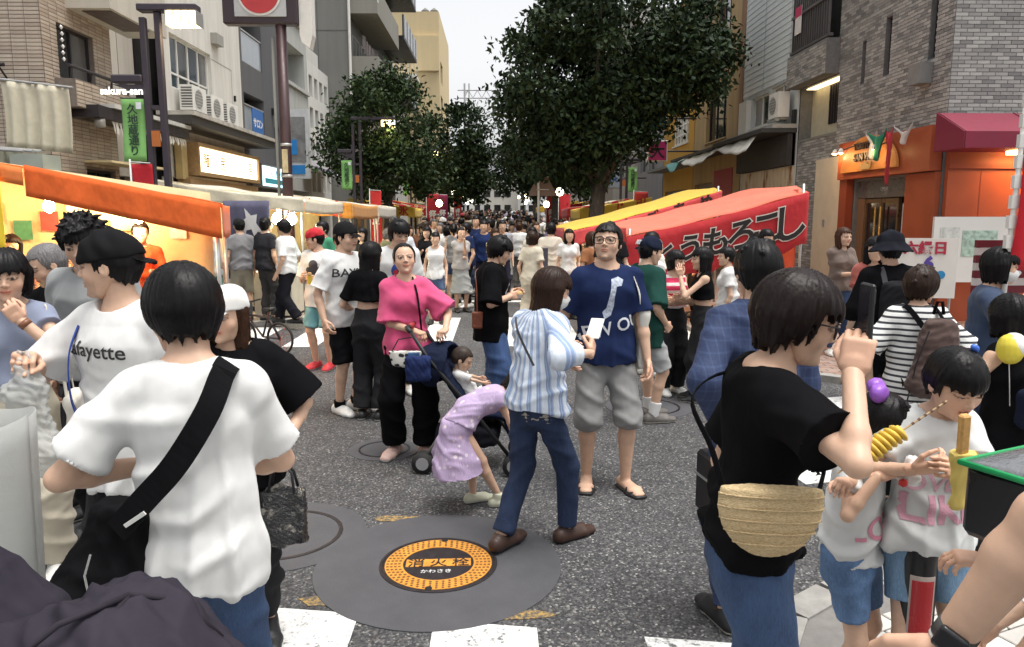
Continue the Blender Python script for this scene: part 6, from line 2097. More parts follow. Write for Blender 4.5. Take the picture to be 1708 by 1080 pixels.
# ------------------------------------------------------------ the crowd in the crossing, figure by figure
def wl(loc, yaw, h, p):
    """world point -> a person's own axes, in heights"""
    dx, dy = p[0] - loc[0], p[1] - loc[1]
    c, s = math.cos(R(-yaw)), math.sin(R(-yaw))
    return ((dx * c - dy * s) / h, (dx * s + dy * c) / h, p[2] / h)
C_W = cloth((.66, .66, .645), wr=.5, var=.05); C_W2 = cloth((.60, .61, .60), wr=.4, var=.05); C_BK = cloth((.006, .006, .007), wr=.5, sheen=.02)
C_NV = cloth((.016, .022, .060)); C_GR = cloth((.22, .22, .21)); C_DG = cloth((.06, .06, .065)); C_BG = cloth((.48, .43, .34))
D_BL = denim((.040, .068, .135)); D_DK = denim((.022, .035, .075), .35); D_LT = denim((.16, .26, .38), .4); D_BKJ = denim((.014, .014, .016), .25)
S_W = plain((.70, .69, .66), .5); S_BK = plain((.015, .015, .016), .5); S_GUM = plain((.55, .52, .46), .6); S_RED = plain((.45, .03, .04), .5)
SN = dict(mat=S_W, sole=S_W); SB = dict(mat=S_BK, sole=S_GUM)
P = {}
def bag_root(name, label, cat, info, group=None):
    t = thing(name, label, cat, info['root'].location[:], info['root'].rotation_euler[2], group)
    return t
def soft(name, mat, parent, lo, hi, res, fn, amp=.004, seed=1, freq=25):
    g = Grid(lo, hi, res); fn(g)
    V, Q = g.mesh()
    N = normals(V, Q)
    V = V + N * (amp * wave_noise(V, freq, seed, 6) + amp * .6 * wave_noise(V, freq * 2, seed + 2, 5, True))[:, None]
    return mesh_obj(name, V, Q, mat, parent, True)

# --- boy in the white T-shirt, seen from behind, shoulder bag
loc, yw, h = (-.80, 1.90), 12, 1.665
p = P['L5'] = person('young person with short black hair in loose white T-shirt, seen from behind', loc, yw, h, head=(28, 8, 0), lean=4,
    hands=(((.02, .17, .60), (1, -.1, -.8)), (wl(loc, yw, h, (-.95, 2.0, 1.08)), (-1, -.55, -.2))), grips=(None, dict(curl=.5)),
    top=dict(mat=C_W, hem=.475, sleeve=.74, ease=.020, cuff=.050, fold=.011, hang=.8), bottom=dict(kind='pants', mat=D_BL, ease=.014),
    shoes=SN, hair=dict(style='mop', mod=dict(nape=-.30, fringe=.1, t=.085, mess=0, strand=.012)), res=.0065, seed=5, build=.93)
H = p['h']
bg = bag_root('shoulder_bag', 'big soft black shoulder bag with wide strap on the boy in white', 'bag', p)
soft('pouch', cloth((.008, .008, .009), wr=.6), bg, (-.45, -.35, .50), (.05, .30, 1.2), .008,
     lambda g: (g.cone((-.16, -.08, 1.02), (-.205, -.05, .84), .075, .125, .05, side=(1, .2, 0), q=.6), g.cone((-.205, -.05, .84), (-.195, -.05, .70), .125, .10, .05, side=(1, .2, 0), q=.6)), .008, 3)
add_strap(p, [(-.16, -.135, 1.00), (-.09, -.158, 1.08), (-.01, -.166, 1.17), (.065, -.150, 1.29), (.095, -.09, 1.37), (.10, .0, 1.375), (.085, .09, 1.30), (-.03, .15, 1.12), (-.15, .10, .98)], .062, cloth((.008, .008, .009)), 'strap', .006, bg)
add_strap(p, [(-.135, -.155, 1.02), (-.085, -.170, 1.055)], .010, S_W, 'strap_edge', .004, bg)
MB().tube([(-.22, -.145, .95), (-.235, -.150, .90), (-.23, -.145, .84), (-.235, -.14, .80)], .003, 6).build('zip_chain', M_ALU, bg)

# --- woman in black filming with her phone, straw bag
loc, yw, h = (.675, 1.86), -98, 1.655
p = P['R1'] = person('woman in black flutter-sleeve top and jeans holding a phone up to her face', loc, yw, h, fem=True, head=(-4, 14, 0), lean=3,
    hands=((wl(loc, yw, h, (.815, 1.64, 1.405)), (1, -.25, -1)), ((-.13, .0, .50), None)), grips=(dict(curl=.55, dir=(-.25, .2, 1), palm=(-.6, .3, .1)), None),
    top=dict(mat=C_BK, hem=.545, sleeve=.72, ease=.020, cuff=.056, fold=.012, neck=.052), bottom=dict(kind='pants', mat=D_BL, ease=.012, knee=.046, cuff=.046),
    shoes=SB, hair=dict(style='bob', c=(.016, .010, .009), mod=dict(side=-.18, nape=-.36, t=.10, fringe=.14, jag=.06)), res=.0065, seed=9, face=dict(mouth=.3), build=.97, hf=.136, glasses=plain((.03, .02, .02), .3))
ph = thing('phone', 'black phone held up by the woman with the straw bag', 'phone', p['w'](p['GR'][0] + A(-.02, .015, .05)), R(yw))
MB().box((-.037, -.006, -.07), (.037, .006, .075), bev=.004).build('case', S_BK, ph)
MB().box((.008, .0062, .03), (.03, .0085, .062), bev=.001).build('camera_bump', plain((.05, .05, .05), .2), ph)
MB().box((-.033, -.0075, -.064), (.033, -.0062, .069)).build('screen', plain((.02, .02, .025), .1), ph)
def straw():
    t = NT('straw'); v = t.coord(scale=(1, 1, 3))
    w = t.n('TexWave', wave_type='BANDS', bands_direction='Z'); w.inputs['Scale'].default_value = 12; w.inputs['Distortion'].default_value = 3; w.inputs['Detail'].default_value = 3
    t.l(t.coord(), w.inputs['Vector'])
    n = t.noise(t.coord(scale=(2, 2, 6)), 70, 4)
    t.col(t.ramp(n, [(.3, (.42, .30, .15)), (.6, (.66, .50, .28)), (.8, (.78, .64, .40))])); t.bump(t.math('ADD', t.math('MULTIPLY', w.outputs['Fac'], .6), n), .9, .006); t.set(rough=.8); return t.m
sbg = bag_root('straw_bag', 'woven straw crossbody bag at the filming woman\'s hip', 'bag', p)
M_STRAW = straw()
soft('body', M_STRAW, sbg, (.12, -.24, .82), (.34, .24, 1.20), .006, lambda g: (g.ell((.205, .0, 1.09), (.030, .122, .135), .01), g.plane((0, 0, 1.128), (0, 0, 1))), .0010, 4, 60)
m = MB()
for k in range(5):
    z_ = 1.112 - k * .030; w_ = math.sqrt(max(.05, 1 - ((z_ - 1.09) / .135) ** 2))
    m.tube([(.205 + .031 * w_ * math.cos(t), .122 * w_ * math.sin(t), z_) for t in np.linspace(-1.5, 1.5, 18)], .0024, 6)
m.build('braid', M_STRAW, sbg, True)
add_strap(p, [(.19, -.105, 1.11), (.145, -.13, 1.2), (.03, -.165, 1.30), (-.07, -.05, 1.345), (-.05, .09, 1.27), (.08, .15, 1.2), (.19, .11, 1.11)], .016, C_BK, 'strap', .004, sbg)

# --- man in backwards cap, white lettered T-shirt
loc, yw, h = (-1.40, 2.80), 162, 1.735
p = P['L3'] = person('man in black backwards cap and white T-shirt lettered Lafayette', loc, yw, h, head=(-64, 2, 0),
    hands=((wl(loc, yw, h, (-1.66, 2.62, 1.26)), (.8, -.6, -.6)), ((-.16, .02, .50), None)), grips=(dict(curl=.75, palm=(0, .1, -1)), None),
    top=dict(mat=C_W, hem=.43, sleeve=.85, ease=.030, cuff=.050, fold=.012), bottom=dict(kind='pants', mat=D_BKJ, ease=.02), shoes=SB,
    hair=dict(style='crew', mod=dict(nape=-.26)), hat=dict(kind='cap', back=True, mat=cloth((.012, .012, .013))), face=dict(stubble=True, mouth=.25, res=.0042), res=.007, seed=21)
V, F = text_geo('Lafayette', 1, .012)
put_print(p, 'shirt', V, F, plain((.03, .03, .03)), (.012, .735), .075, rot=-3)
lb = bag_root('blue_bag', 'blue shoulder bag strap and pouch on the backwards-cap man', 'bag', p)
add_strap(p, [(.12, .10, 1.36), (.13, .145, 1.25), (.15, .13, 1.08), (.18, .05, .95)], .03, cloth((.03, .07, .35)), 'strap', .005, lb)
soft('pouch', cloth((.03, .06, .30)), lb, (.08, -.12, .68), (.34, .22, 1.02), .008, lambda g: g.box((.205, .03, .86), (.035, .10, .11), .03), .004, 2)
def plastic():
    t = NT('thin_plastic'); n = t.noise(t.coord(), 22, 5, .7)
    t.col((.55, .56, .54)); t.set(rough=.3, trans=.25, ior=1.15); t.bump(n, .3, .01); t.set(alpha=.66); return t.m
M_PLAS = plastic()
gp = p['w'](p['GR'][0])
pb = thing('plastic_bag', 'crumpled white plastic carrier bag held by the backwards-cap man', 'bag', gp)
soft('sack', M_PLAS, pb, (-.16, -.16, -.48), (.16, .16, .08), .008, lambda g: (g.cone((0, 0, .0), (0, 0, -.10), .022, .055, .03), g.cone((0, 0, -.10), (0, 0, -.32), .055, .105, .05, side=(1, 0, 0), q=.7), g.cone((0, 0, -.32), (0, 0, -.37), .105, .08, .05, side=(1, 0, 0), q=.7)), .010, 7, 30)
m = MB()
for s in (-1, 1): m.tube([(s * .02, 0, -.06), (s * .03, 0, .0), (s * .012, 0, .04), (0, 0, .03)], .008, 6)
m.build('handle', M_PLAS, pb, True)

# --- tall man with bushy hair, grey-haired man, woman in grey-blue top
p = P['L4'] = person('tall man with bushy black hair and grey shirt behind the backwards-cap man', (-2.16, 4.0), 178, 1.80, head=(10, 18, 0),
    top=dict(mat=cloth((.30, .31, .31)), ease=.03, sleeve=.8), bottom=dict(kind='pants', mat=D_BKJ), shoes=dict(mat=S_BK, sole=S_W), hair=dict(style='bush'), seed=31, res=.009)
loc, yw, h = (-2.28, 4.15), 150, 1.66
p = P['L2'] = person('grey-haired man in black shirt looking down at his phone', (-2.50, 4.35), yw, h, head=(-15, 24, 0), build=1.08,
    hands=(((.06, .22, .76), None), ((-.02, .2, .70), None)), grips=(dict(curl=.6, dir=(-.3, .9, .2), palm=(0, -.2, 1)), None), top=dict(mat=C_BK, ease=.025), bottom=dict(kind='pants', mat=C_DG), shoes=SB,
    hair=dict(style='crew', c=(.20, .19, .19)), seed=33, res=.009)
ph = thing('phone', 'white phone held by the grey-haired man', 'phone', p['w'](p['GR'][0] + A(0, .01, .03)), R(yw)); MB().box((-.035, -.07, -.004), (.035, .07, .005), bev=.003).build('case', S_W, ph); MB().box((-.031, -.064, .0055), (.031, .064, .0065)).build('screen', plain((.3, .33, .36), .1), ph)
loc, yw, h = (-2.28, 3.5), 200, 1.64
p = P['L1'] = person('woman in grey-blue sleeveless top and beige trousers with hand to her mouth', loc, yw, h, fem=True, head=(6, 6, 0),
    hands=(((.15, .03, .50), None), ((-.045, .11, .79), (-.9, .2, -1))), grips=(None, dict(curl=.8, dir=(.5, .2, .85), palm=(.3, -1, .2))),
    top=dict(mat=cloth((.22, .25, .34)), hem=.60, sleeve=.28, ease=.010, fold=.005), bottom=dict(kind='pants', mat=cloth((.50, .45, .35)), ease=.016, knee=.055, cuff=.055, waist=.615), shoes=SN,
    hair=dict(style='bob', mod=dict(side=-.3)), seed=41, res=.008)
g = Grid(A(-.25, -.25, .95), A(.25, .25, 1.1), .007); g.cone(p['P0'] + A(0, 0, .125), p['P0'] + A(0, 0, .155), .128, .126, .001, side=(1, 0, 0), q=.8, cut0=True, cut1=True)
V, Q = g.mesh(); mesh_obj('belt', V, Q, plain((.02, .018, .018), .4), p['root'], True)
e, w_ = p['EL'][1], p['WR'][1]; d = nrm(w_ - e)
MB().tube([w_ - d * .035, w_ - d * .008], .0275, 14).build('wristwatch', plain((.20, .08, .04), .4), p['root'], True)
tb = bag_root('tote_bag', 'off-white tote bag hanging beside the grey-blue top woman', 'bag', p)
soft('sack', cloth((.6, .57, .5)), tb, (-.35, -.2, .5), (-.1, .25, 1.0), .01, lambda g: g.box((-.23, .02, .76), (.03, .13, .16), .03), .006, 3)
add_strap(p, [(-.21, .10, .90), (-.19, .08, 1.15), (-.145, .03, 1.345), (-.19, -.06, 1.1), (-.21, -.08, .90)], .02, cloth((.6, .57, .5)), 'handle', .004, tb)

# --- woman with white cap, long brown hair, glossy black bag
loc, yw, h = (-1.06, 2.95), 192, 1.52
p = P['L6'] = person('woman in white cap and black T-shirt with long brown hair', loc, yw, h, fem=True, head=(-22, 6, 0), build=1.0,
    hands=(None, (wl(loc, yw, h, (-.845, 2.85, .86)), (-.9, -.6, -.1))), grips=(None, dict(curl=.7, dir=(.1, .1, -1))),
    top=dict(mat=C_BK, ease=.045, sleeve=.95, cuff=.062, hem=.45), bottom=dict(kind='pants', mat=D_BKJ), shoes=SB, hair=dict(style='long', c=(.045, .020, .010), mod=dict(fringe=.3, t=.02)),
    hat=dict(kind='cap', mat=cloth((.68, .67, .64))), seed=51, res=.0075)
MB().tube([p['NB'] + A(.045, .03, .0), p['NB'] + A(.03, .085, -.07), p['NB'] + A(0, .105, -.10), p['NB'] + A(-.03, .085, -.07), p['NB'] + A(-.045, .03, .0)], .0018, 5).build('necklace', plain((.7, .6, .4), .2, .9), p['root'])
gp = p['w'](p['GR'][1])
gb_ = thing('glossy_bag', 'small glossy black gift bag carried by the white-cap woman', 'bag', (gp.x + .02, gp.y, gp.z))
def shiny():
    t = NT('black_vinyl'); n = t.noise(t.coord(), 30, 5, .7)
    t.col(t.ramp(t.noise(t.coord(), 18, 4), [(.55, (.012, .012, .013)), (.66, (.30, .28, .24))])); t.set(rough=.18, spec=.7); t.bump(n, .9, .03); return t.m
soft('body', shiny(), gb_, (-.14, -.10, -.36), (.14, .10, .02), .007, lambda g: g.box((.0, 0, -.215), (.085, .04, .115), .012), .006, 5, 40)
m = MB()
for y in (-.03, .03): m.tube([(-.05, y, -.10), (-.04, y * .5, -.03), (0, 0, .015), (.04, y * .5, -.03), (.05, y, -.10)], .006, 6)
m.build('handle', S_BK, gb_, True)

# --- group by the left kerb: red cap, black cap, black crop top, logo T-shirt
loc, yw, h = (-2.03, 8.55), 165, 1.66
p = P['M1'] = person('man in red cap, white T-shirt and teal shorts holding a snack', loc, yw, h, head=(-62, 6, 0), hands=(((.05, .15, .66), None), ((-.07, .16, .64), None)),
    top=dict(mat=C_W, ease=.035, sleeve=.9, cuff=.05, hem=.44), bottom=dict(kind='shorts', mat=cloth((.16, .34, .36)), len=.9, ease=.02), shoes=dict(mat=S_RED, sole=S_W), hair=dict(style='crew'), hat=dict(kind='cap', mat=cloth((.48, .02, .03)), back=True), seed=61, res=.011)
V, F = text_geo('♣', 1, .01); put_print(p, 'shirt', V, F, plain((.05, .05, .06)), (0, .70), .22)
sn = thing('snack_cup', 'yellow snack cup in the red-capped man\'s hands', 'food', p['w'](p['GR'][1])); MB().lathe([(.025, -.04), (.035, .05), (.03, .05), (.022, -.03)], 14).build('cup', plain((.65, .45, .05)), sn); MB().box((-.02, -.02, .05), (.02, .02, .09), bev=.008).build('snack', plain((.5, .3, .12)), sn)
person('person in pale teal shorts standing behind the red-capped man', (-1.90, 9.1), 190, 1.62, top=dict(mat=C_W2, ease=.03), bottom=dict(kind='shorts', mat=cloth((.45, .58, .56)), len=.9), shoes=dict(mat=S_RED, sole=S_RED), hair=dict(style='short'), hat=dict(kind='cap', mat=cloth((.03, .08, .25))), seed=62, res=.013)
loc, yw, h = (-1.36, 6.6), 232, 1.74
p = P['M2'] = person('smiling man in black cap, white college T-shirt and black shorts', loc, yw, h, head=(12, 2, 0), hands=(((.15, .02, .50), None), ((-.13, .06, .50), None)),
    top=dict(mat=C_W, ease=.032, sleeve=.85, cuff=.05, hem=.46), bottom=dict(kind='shorts', mat=C_BK, len=1.0, ease=.02), shoes=dict(mat=S_W, sole=S_W, kind='sneaker', sock=C_BK, sockh=.12), hair=dict(style='crew'), hat=dict(kind='cap', mat=cloth((.014, .014, .015))), seed=71, res=.009, face=dict(mouth=.15))
V, F = text_geo('BAYSIDE', 1, .01); put_print(p, 'shirt', V, F, plain((.03, .03, .03)), (0, .735), .10)
V, F = text_geo('8', 1, .03); put_print(p, 'shirt', V, F, plain((.03, .03, .03)), (0, .67), .16)
loc, yw, h = (-1.10, 6.35), -14, 1.575
p = P['M3'] = person('woman in black crop top and black jeans with dark hood of hair, seen from behind', loc, yw, h, fem=True, head=(-25, 5, 0), hands=(((.14, .05, .56), None), ((-.12, .12, .58), None)),
    top=dict(mat=C_BK, hem=.665, sleeve=.8, ease=.012, fold=.005), bottom=dict(kind='pants', mat=D_BKJ, ease=.018, knee=.056, cuff=.060, waist=.625), shoes=dict(mat=S_BK, sole=S_W), hair=dict(style='shoulder', mod=dict(fringe=.2)), seed=81, res=.009)
p = P['M4'] = person('man with black fringe and white T-shirt with round red and blue logo', (-.98, 7.3), 198, 1.77, head=(14, 16, 0), top=dict(mat=C_W, ease=.03, sleeve=.8), bottom=dict(kind='pants', mat=D_BKJ), shoes=SN, hair=dict(style='mop', mod=dict(t=.09)), seed=91, res=.010)
a = np.linspace(0, 6.28, 17)[:-1]; ring = lambda r: np.stack([np.cos(a) * r, np.sin(a) * r, a * 0], 1)
put_print(p, 'shirt', ring(.5), [tuple(range(16))], plain((.03, .07, .30)), (0, .705), .16); put_print(p, 'shirt', ring(.5) * A(1, .45, 1) + A(0, -.12, 0), [tuple(range(16))], plain((.5, .03, .04)), (0, .705), .13, lift=.006)

# --- mother in pink with stroller, baby
loc, yw, h = (-.66, 5.38), 190, 1.60
p = P['M5'] = person('woman in pink ruffled blouse and black wide trousers pushing a stroller', loc, yw, h, fem=True, head=(2, -10, 3), hands=((wl(loc, yw, h, (-.575, 5.20, .955)), (.8, -.6, -.3)), (wl(loc, yw, h, (-.36, 5.15, .975)), (-.8, -.5, -.3))),
    grips=(dict(curl=.85, palm=(0, 0, -1), dir=(-.6, .8, -.15)), dict(curl=.85, palm=(0, 0, -1), dir=(.5, .85, -.15))), feet=((.065, 0, 0, -25), (-.075, .04, 0, 18)),
    top=dict(mat=cloth((.62, .085, .20)), hem=.48, sleeve=.95, ease=.028, cuff=.066, fold=.010), bottom=dict(kind='pants', mat=C_BK, ease=.02, knee=.056, cuff=.064, len=1.9), shoes=dict(mat=plain((.55, .38, .33), .6), sole=S_W),
    hair=dict(style='tied', mod=dict(fringe=.37)), seed=101, res=.008, face=dict(res=.0042))
add_strap(p, [(-.045, .05, 1.33), (-.07, .135, 1.22), (-.085, .155, 1.08), (-.10, .13, .92)], .014, C_BK, 'strap', .004)
ST = thing('stroller', 'black and navy baby stroller pushed by the woman in pink', 'stroller', (-.15, 5.13, 0), R(-6))
M_STB = plain((.018, .018, .02), .4, .3); M_STN = cloth((.012, .016, .034))
for s in (-1, 1):
    MB().tube([(-.42, s * .17, .98), (-.30, s * .19, .80), (.0, s * .21, .46), (.28, s * .20, .10)], .014, 8).build('side_tube', M_STB, ST, True)
    MB().tube([(-.33, s * .21, .10), (-.12, s * .21, .42), (.02, s * .21, .52)], .013, 8).build('rear_leg', M_ALU, ST, True)
MB().tube([(-.42, -.17, .98), (-.46, -.12, 1.0), (-.46, .12, 1.0), (-.42, .17, .98)], .017, 8).build('handlebar', S_BK, ST, True)
MB().tube([(-.455, -.05, 1.0), (-.455, .05, 1.0)], .021, 8).build('red_grip', plain((.35, .03, .03)), ST, True)
soft('seat', M_STN, ST, (-.45, -.25, .25), (.35, .25, .85), .010, lambda g: (g.cone((-.22, 0, .72), (-.02, 0, .42), .17, .17, .03, side=(0, 1, 0), q=.28), g.cone((-.02, 0, .40), (.22, 0, .40), .17, .16, .04, side=(0, 1, 0), q=.28), g.cone((.22, 0, .38), (.26, 0, .22), .15, .14, .03, side=(0, 1, 0), q=.2)), .004, 2)
soft('hood', M_STN, ST, (-.6, -.3, .55), (.1, .3, 1.0), .010, lambda g: (g.ell((-.24, 0, .72), (.20, .21, .17), .02), g.ell((-.07, -.03, .68), (.25, .19, .20), .02, 'sub'), g.plane((0, 0, .58), (0, 0, -1))), .004, 3)
for k, (x, y) in enumerate(((-.34, -.22), (-.34, .22), (.29, -.22), (.29, .22))):
    for d in ((-.03, .03) if k > 1 else (-.025, .025)):
        wh = MB(); wh.tube([(x, y + d - .016, .075), (x, y + d + .016, .075)], .075, 22); w_o = wh.build('wheel', plain((.02, .02, .02), .7), ST, True)
        MB().tube([(x, y + d - .018, .075), (x, y + d + .018, .075)], .045, 14).build('hub', plain((.30, .30, .31), .4), w_o)
    MB().tube([(x, y, .075), (x, y, .13)], .014, 6).build('fork', M_STB, ST, True)
soft('basket', cloth((.015, .015, .02)), ST, (-.32, -.22, .12), (.25, .22, .36), .010, lambda g: g.box((-.05, 0, .24), (.22, .17, .07), .04), .006, 4)
soft('navy_pouch', cloth((.02, .03, .09)), ST, (-.6, -.32, .55), (-.2, -.1, .95), .008, lambda g: g.box((-.36, -.23, .74), (.09, .04, .09), .03), .005, 6)
db = thing('dotted_bag', 'white pouch with black spots hung on the stroller handle', 'bag', (-.63, 5.06, .80))
def dots():
    t = NT('spotted_cloth'); vor = t.n('TexVoronoi'); vor.inputs['Scale'].default_value = 28; t.l(t.coord(), vor.inputs['Vector'])
    t.col(t.ramp(vor.outputs['Distance'], [(.36, (.02, .02, .02)), (.42, (.72, .70, .64))])); t.set(rough=.7); return t.m
soft('body', dots(), db, (-.15, -.07, -.13), (.15, .07, .10), .006, lambda g: g.cone((0, 0, .04), (0, 0, -.05), .12, .10, .02, side=(1, 0, 0), q=.28, cut0=True), .002, 3)
MB().box((.02, -.048, -.05), (.10, -.038, .035), bev=.004).build('blue_pocket', plain((.06, .15, .32)), db)
MB().tube([(-.10, 0, .03), (-.05, 0, .12), (.07, 0, .14), (.11, 0, .03)], .005, 6).build('handle', S_BK, db)
p = P['baby'] = person('baby in white bib lying back in the navy stroller', (-.19, 5.11), -78, .66, kid=True, hf=.26, hip=.40, lean=-38, head=(-20, 25, 0), z0=.26, drop=0,
    feet=((.08, .38, .14, -10), (-.08, .38, .14, 10)), hands=(((.14, .18, .52), None), ((-.14, .18, .52), None)), top=dict(mat=C_W, ease=.012, sleeve=.9, fold=.003), bottom=dict(kind='pants', mat=cloth((.45, .5, .55)), len=1.8, fold=.003), hair=dict(style='crew', c=(.05, .035, .028)), seed=111, res=.007)

# --- girl in lilac dress bending over
def floral():
    t = NT('lilac_print'); vor = t.n('TexVoronoi'); vor.inputs['Scale'].default_value = 26; t.l(t.coord(), vor.inputs['Vector'])
    c = t.ramp(vor.outputs['Color'], [(.2, (.42, .32, .50)), (.5, (.48, .36, .53)), (.8, (.74, .70, .72)), (.95, (.60, .25, .30))])
    t.col(t.mix(t.ramp(vor.outputs['Distance'], [(.22, 1.0), (.34, 0.0)]), (.43, .33, .50), c)); t.bump(t.noise(t.coord(scale=(9, 9, 3)), 3, 3), .4, .02); t.set(rough=.85); return t.m
loc, yw, h = (-.10, 4.36), -72, 1.10
p = P['M6'] = person('small girl in lilac print dress bending forward beside the stroller', loc, yw, h, fem=True, kid=True, lean=66, hipoff=(0, -.12), drop=.02, head=(0, 60, 0), bust=0,
    hands=(((.06, .24, .26), (.6, -.2, .2)), ((-.04, .28, .34), None)), feet=((.05, .10, 0, -10), (-.055, -.03, .0, 6)),
    top=dict(name='dress', mat=floral(), ease=.022, sleeve=.25, hem=.50, fold=.006), bottom=dict(kind='skirt', mat=floral(), hem=.21, flare=.165, ease=.022, waist=.58, fold=.010, swing=.02), shoes=dict(mat=plain((.55, .55, .42), .5), sole=S_W, kind='sneaker'), hair=dict(style='bob'), seed=121, res=.007)

# --- woman in blue-striped shirt, mask, phone
def vstripe(c1, c2, n=16, ratio=.5):
    t = NT('striped_cloth'); a = t.n('Attribute', attribute_name='tint'); sp = t.n('SeparateColor'); t.l(a.outputs['Color'], sp.inputs[0])
    s = t.math('SINE', t.math('MULTIPLY', sp.outputs[0], n)); thin = t.math('SINE', t.math('MULTIPLY', sp.outputs[0], n * 4))
    c = t.mix(t.ramp(t.math('ADD', t.math('MULTIPLY', s, .5), .5), [(.45, 0.0), (.58, 1.0)]), c1, c2)
    c = t.mix(t.ramp(t.math('ADD', t.math('MULTIPLY', thin, .5), .5), [(.75, 0.0), (.9, .45)]), c, c1)
    t.col(c); t.bump(t.noise(t.coord(scale=(9, 9, 3)), 3, 3), .5, .02); t.set(rough=.8); return t.m
def hstripe(c1, c2, pitch, duty=.5, jit=0):
    t = NT('striped_knit'); a = t.n('Attribute', attribute_name='tint'); sp = t.n('SeparateColor'); t.l(a.outputs['Color'], sp.inputs[0])
    fr = t.math('FRACT', t.math('DIVIDE', sp.outputs[1], pitch))
    t.col(t.ramp(fr, [(0, c1), (duty, c2)], 'CONSTANT')); t.bump(t.noise(t.coord(scale=(9, 9, 3)), 3, 3), .4, .02); t.set(rough=.85); return t.m
loc, yw, h = (.205, 3.80), -44, 1.545
p = P['M7'] = person('woman in blue and white striped shirt, jeans and mask looking at her phone', loc, yw, h, fem=True, head=(-26, 14, 0), lean=6,
    hands=((wl(loc, yw, h, (.475, 3.66, 1.08)), (.9, -.7, -.6)), ((-.05, .20, .66), None)), grips=(dict(curl=.6, dir=(-.3, .6, .6), palm=(-.6, .3, .4)), None), feet=((.06, .10, 0, -10), (-.05, -.12, .01, 6)), drop=.01,
    top=dict(mat=vstripe((.60, .66, .74), (.24, .32, .50), 17), hem=.50, sleeve=1.5, cuff=.034, ease=.034, collar=True, fold=.011), bottom=dict(kind='pants', mat=D_DK, ease=.010, knee=.043, cuff=.040), shoes=dict(mat=plain((.05, .025, .018), .5), sole=S_BK),
    hair=dict(style='shoulder', c=(.030, .014, .009), mod=dict(t=.09)), mask=C_W, seed=131, res=.0075)
ph = thing('phone', 'white phone in the striped-shirt woman\'s hand', 'phone', p['w'](p['GR'][0] + A(0, .02, .03)), R(yw)); o = MB().box((-.036, -.006, -.04), (.036, .003, .10), bev=.003).build('case', S_W, ph); o.rotation_euler = (R(-50), 0, R(20))
o2 = MB().box((-.032, .0032, -.034), (.032, .0042, .094)).build('screen', plain((.3, .3, .3), .1), ph); o2.rotation_euler = o.rotation_euler
V, F = text_geo('✿~✿', 1, .02); 
put_print(p, 'trousers', V, F, plain((.35, .33, .30)), (.045, .475), .07, facing=-1)
add_strap(p, [(-.04, -.11, 1.25), (.02, -.155, 1.18), (.10, -.13, 1.02)], .012, C_DG, 'strap', .004)

# --- man with glasses in navy T-shirt
loc, yw, h = (.70, 4.70), 186, 1.75
p = P['M8'] = person('man with glasses, navy printed T-shirt and grey shorts looking upwards', loc, yw, h, head=(-24, -13, 0), build=1.05,
    hands=(((.15, .05, .52), None), ((-.145, .06, .485), (-.8, -.8, 0))), feet=((.06, -.01, 0, -14), (-.075, .05, 0, 14)),
    top=dict(mat=cloth((.016, .026, .075)), hem=.475, sleeve=.78, ease=.022, cuff=.046), bottom=dict(kind='shorts', mat=cloth((.25, .25, .245), var=.25), len=1.12, ease=.016, knee=.048, cuff=.050), shoes=dict(kind='sandal', mat=S_BK), hair=dict(style='short'), glasses=plain((.012, .012, .012), .3), seed=141, res=.0075, face=dict(stubble=True, res=.0042))
V, F = text_geo('NEW OUR', 1, .014); put_print(p, 'shirt', V, F, plain((.62, .64, .68)), (-.01, .615), .115, rot=14)
bone = np.array([(-.10, .62, 0), (.12, .70, 0), (.30, .60, 0), (.22, .42, 0), (.06, .40, 0), (.0, .1, 0), (-.02, -.2, 0), (-.10, -.5, 0), (-.30, -.62, 0), (-.36, -.4, 0), (-.24, -.25, 0), (-.18, .05, 0), (-.12, .35, 0)])
put_print(p, 'shirt', bone, [tuple(range(13))], plain((.45, .50, .60), .7, 0, .5, 60), (-.01, .715), .20)
tt = bag_root('tote_bag', 'white printed tote bag on the shoulder of the glasses man', 'bag', p)
def totep():
    t = NT('printed_canvas'); n = t.noise(t.coord(), 20, 4); t.col(t.ramp(n, [(.6, (.70, .68, .62)), (.68, (.55, .28, .14))])); t.bump(t.noise(t.coord(), 12), .4, .02); t.set(rough=.85); return t.m
soft('sack', totep(), tt, (-.36, -.30, .72), (-.1, .25, 1.25), .008, lambda g: g.box((-.235, -.06, .98), (.035, .15, .20), .03), .008, 3, 14)
for y in (.02, -.10): add_strap(p, [(-.205, y + .01, 1.16), (-.185, y * .8 + .02, 1.30), (-.165, .0, 1.425 - abs(y) * .2)], .026, cloth((.70, .68, .62)), 'handle', .004, tt)
add_strap(p, [(-.165, .07, 1.37), (-.150, .035, 1.432), (-.150, -.02, 1.438), (-.165, -.09, 1.36)], .03, cloth((.70, .68, .62)), 'handle', .005, tt)
add_strap(p, [(-.215, .06, 1.12), (-.19, .105, 1.27), (-.16, .07, 1.385)], .026, cloth((.70, .68, .62)), 'handle', .005, tt)

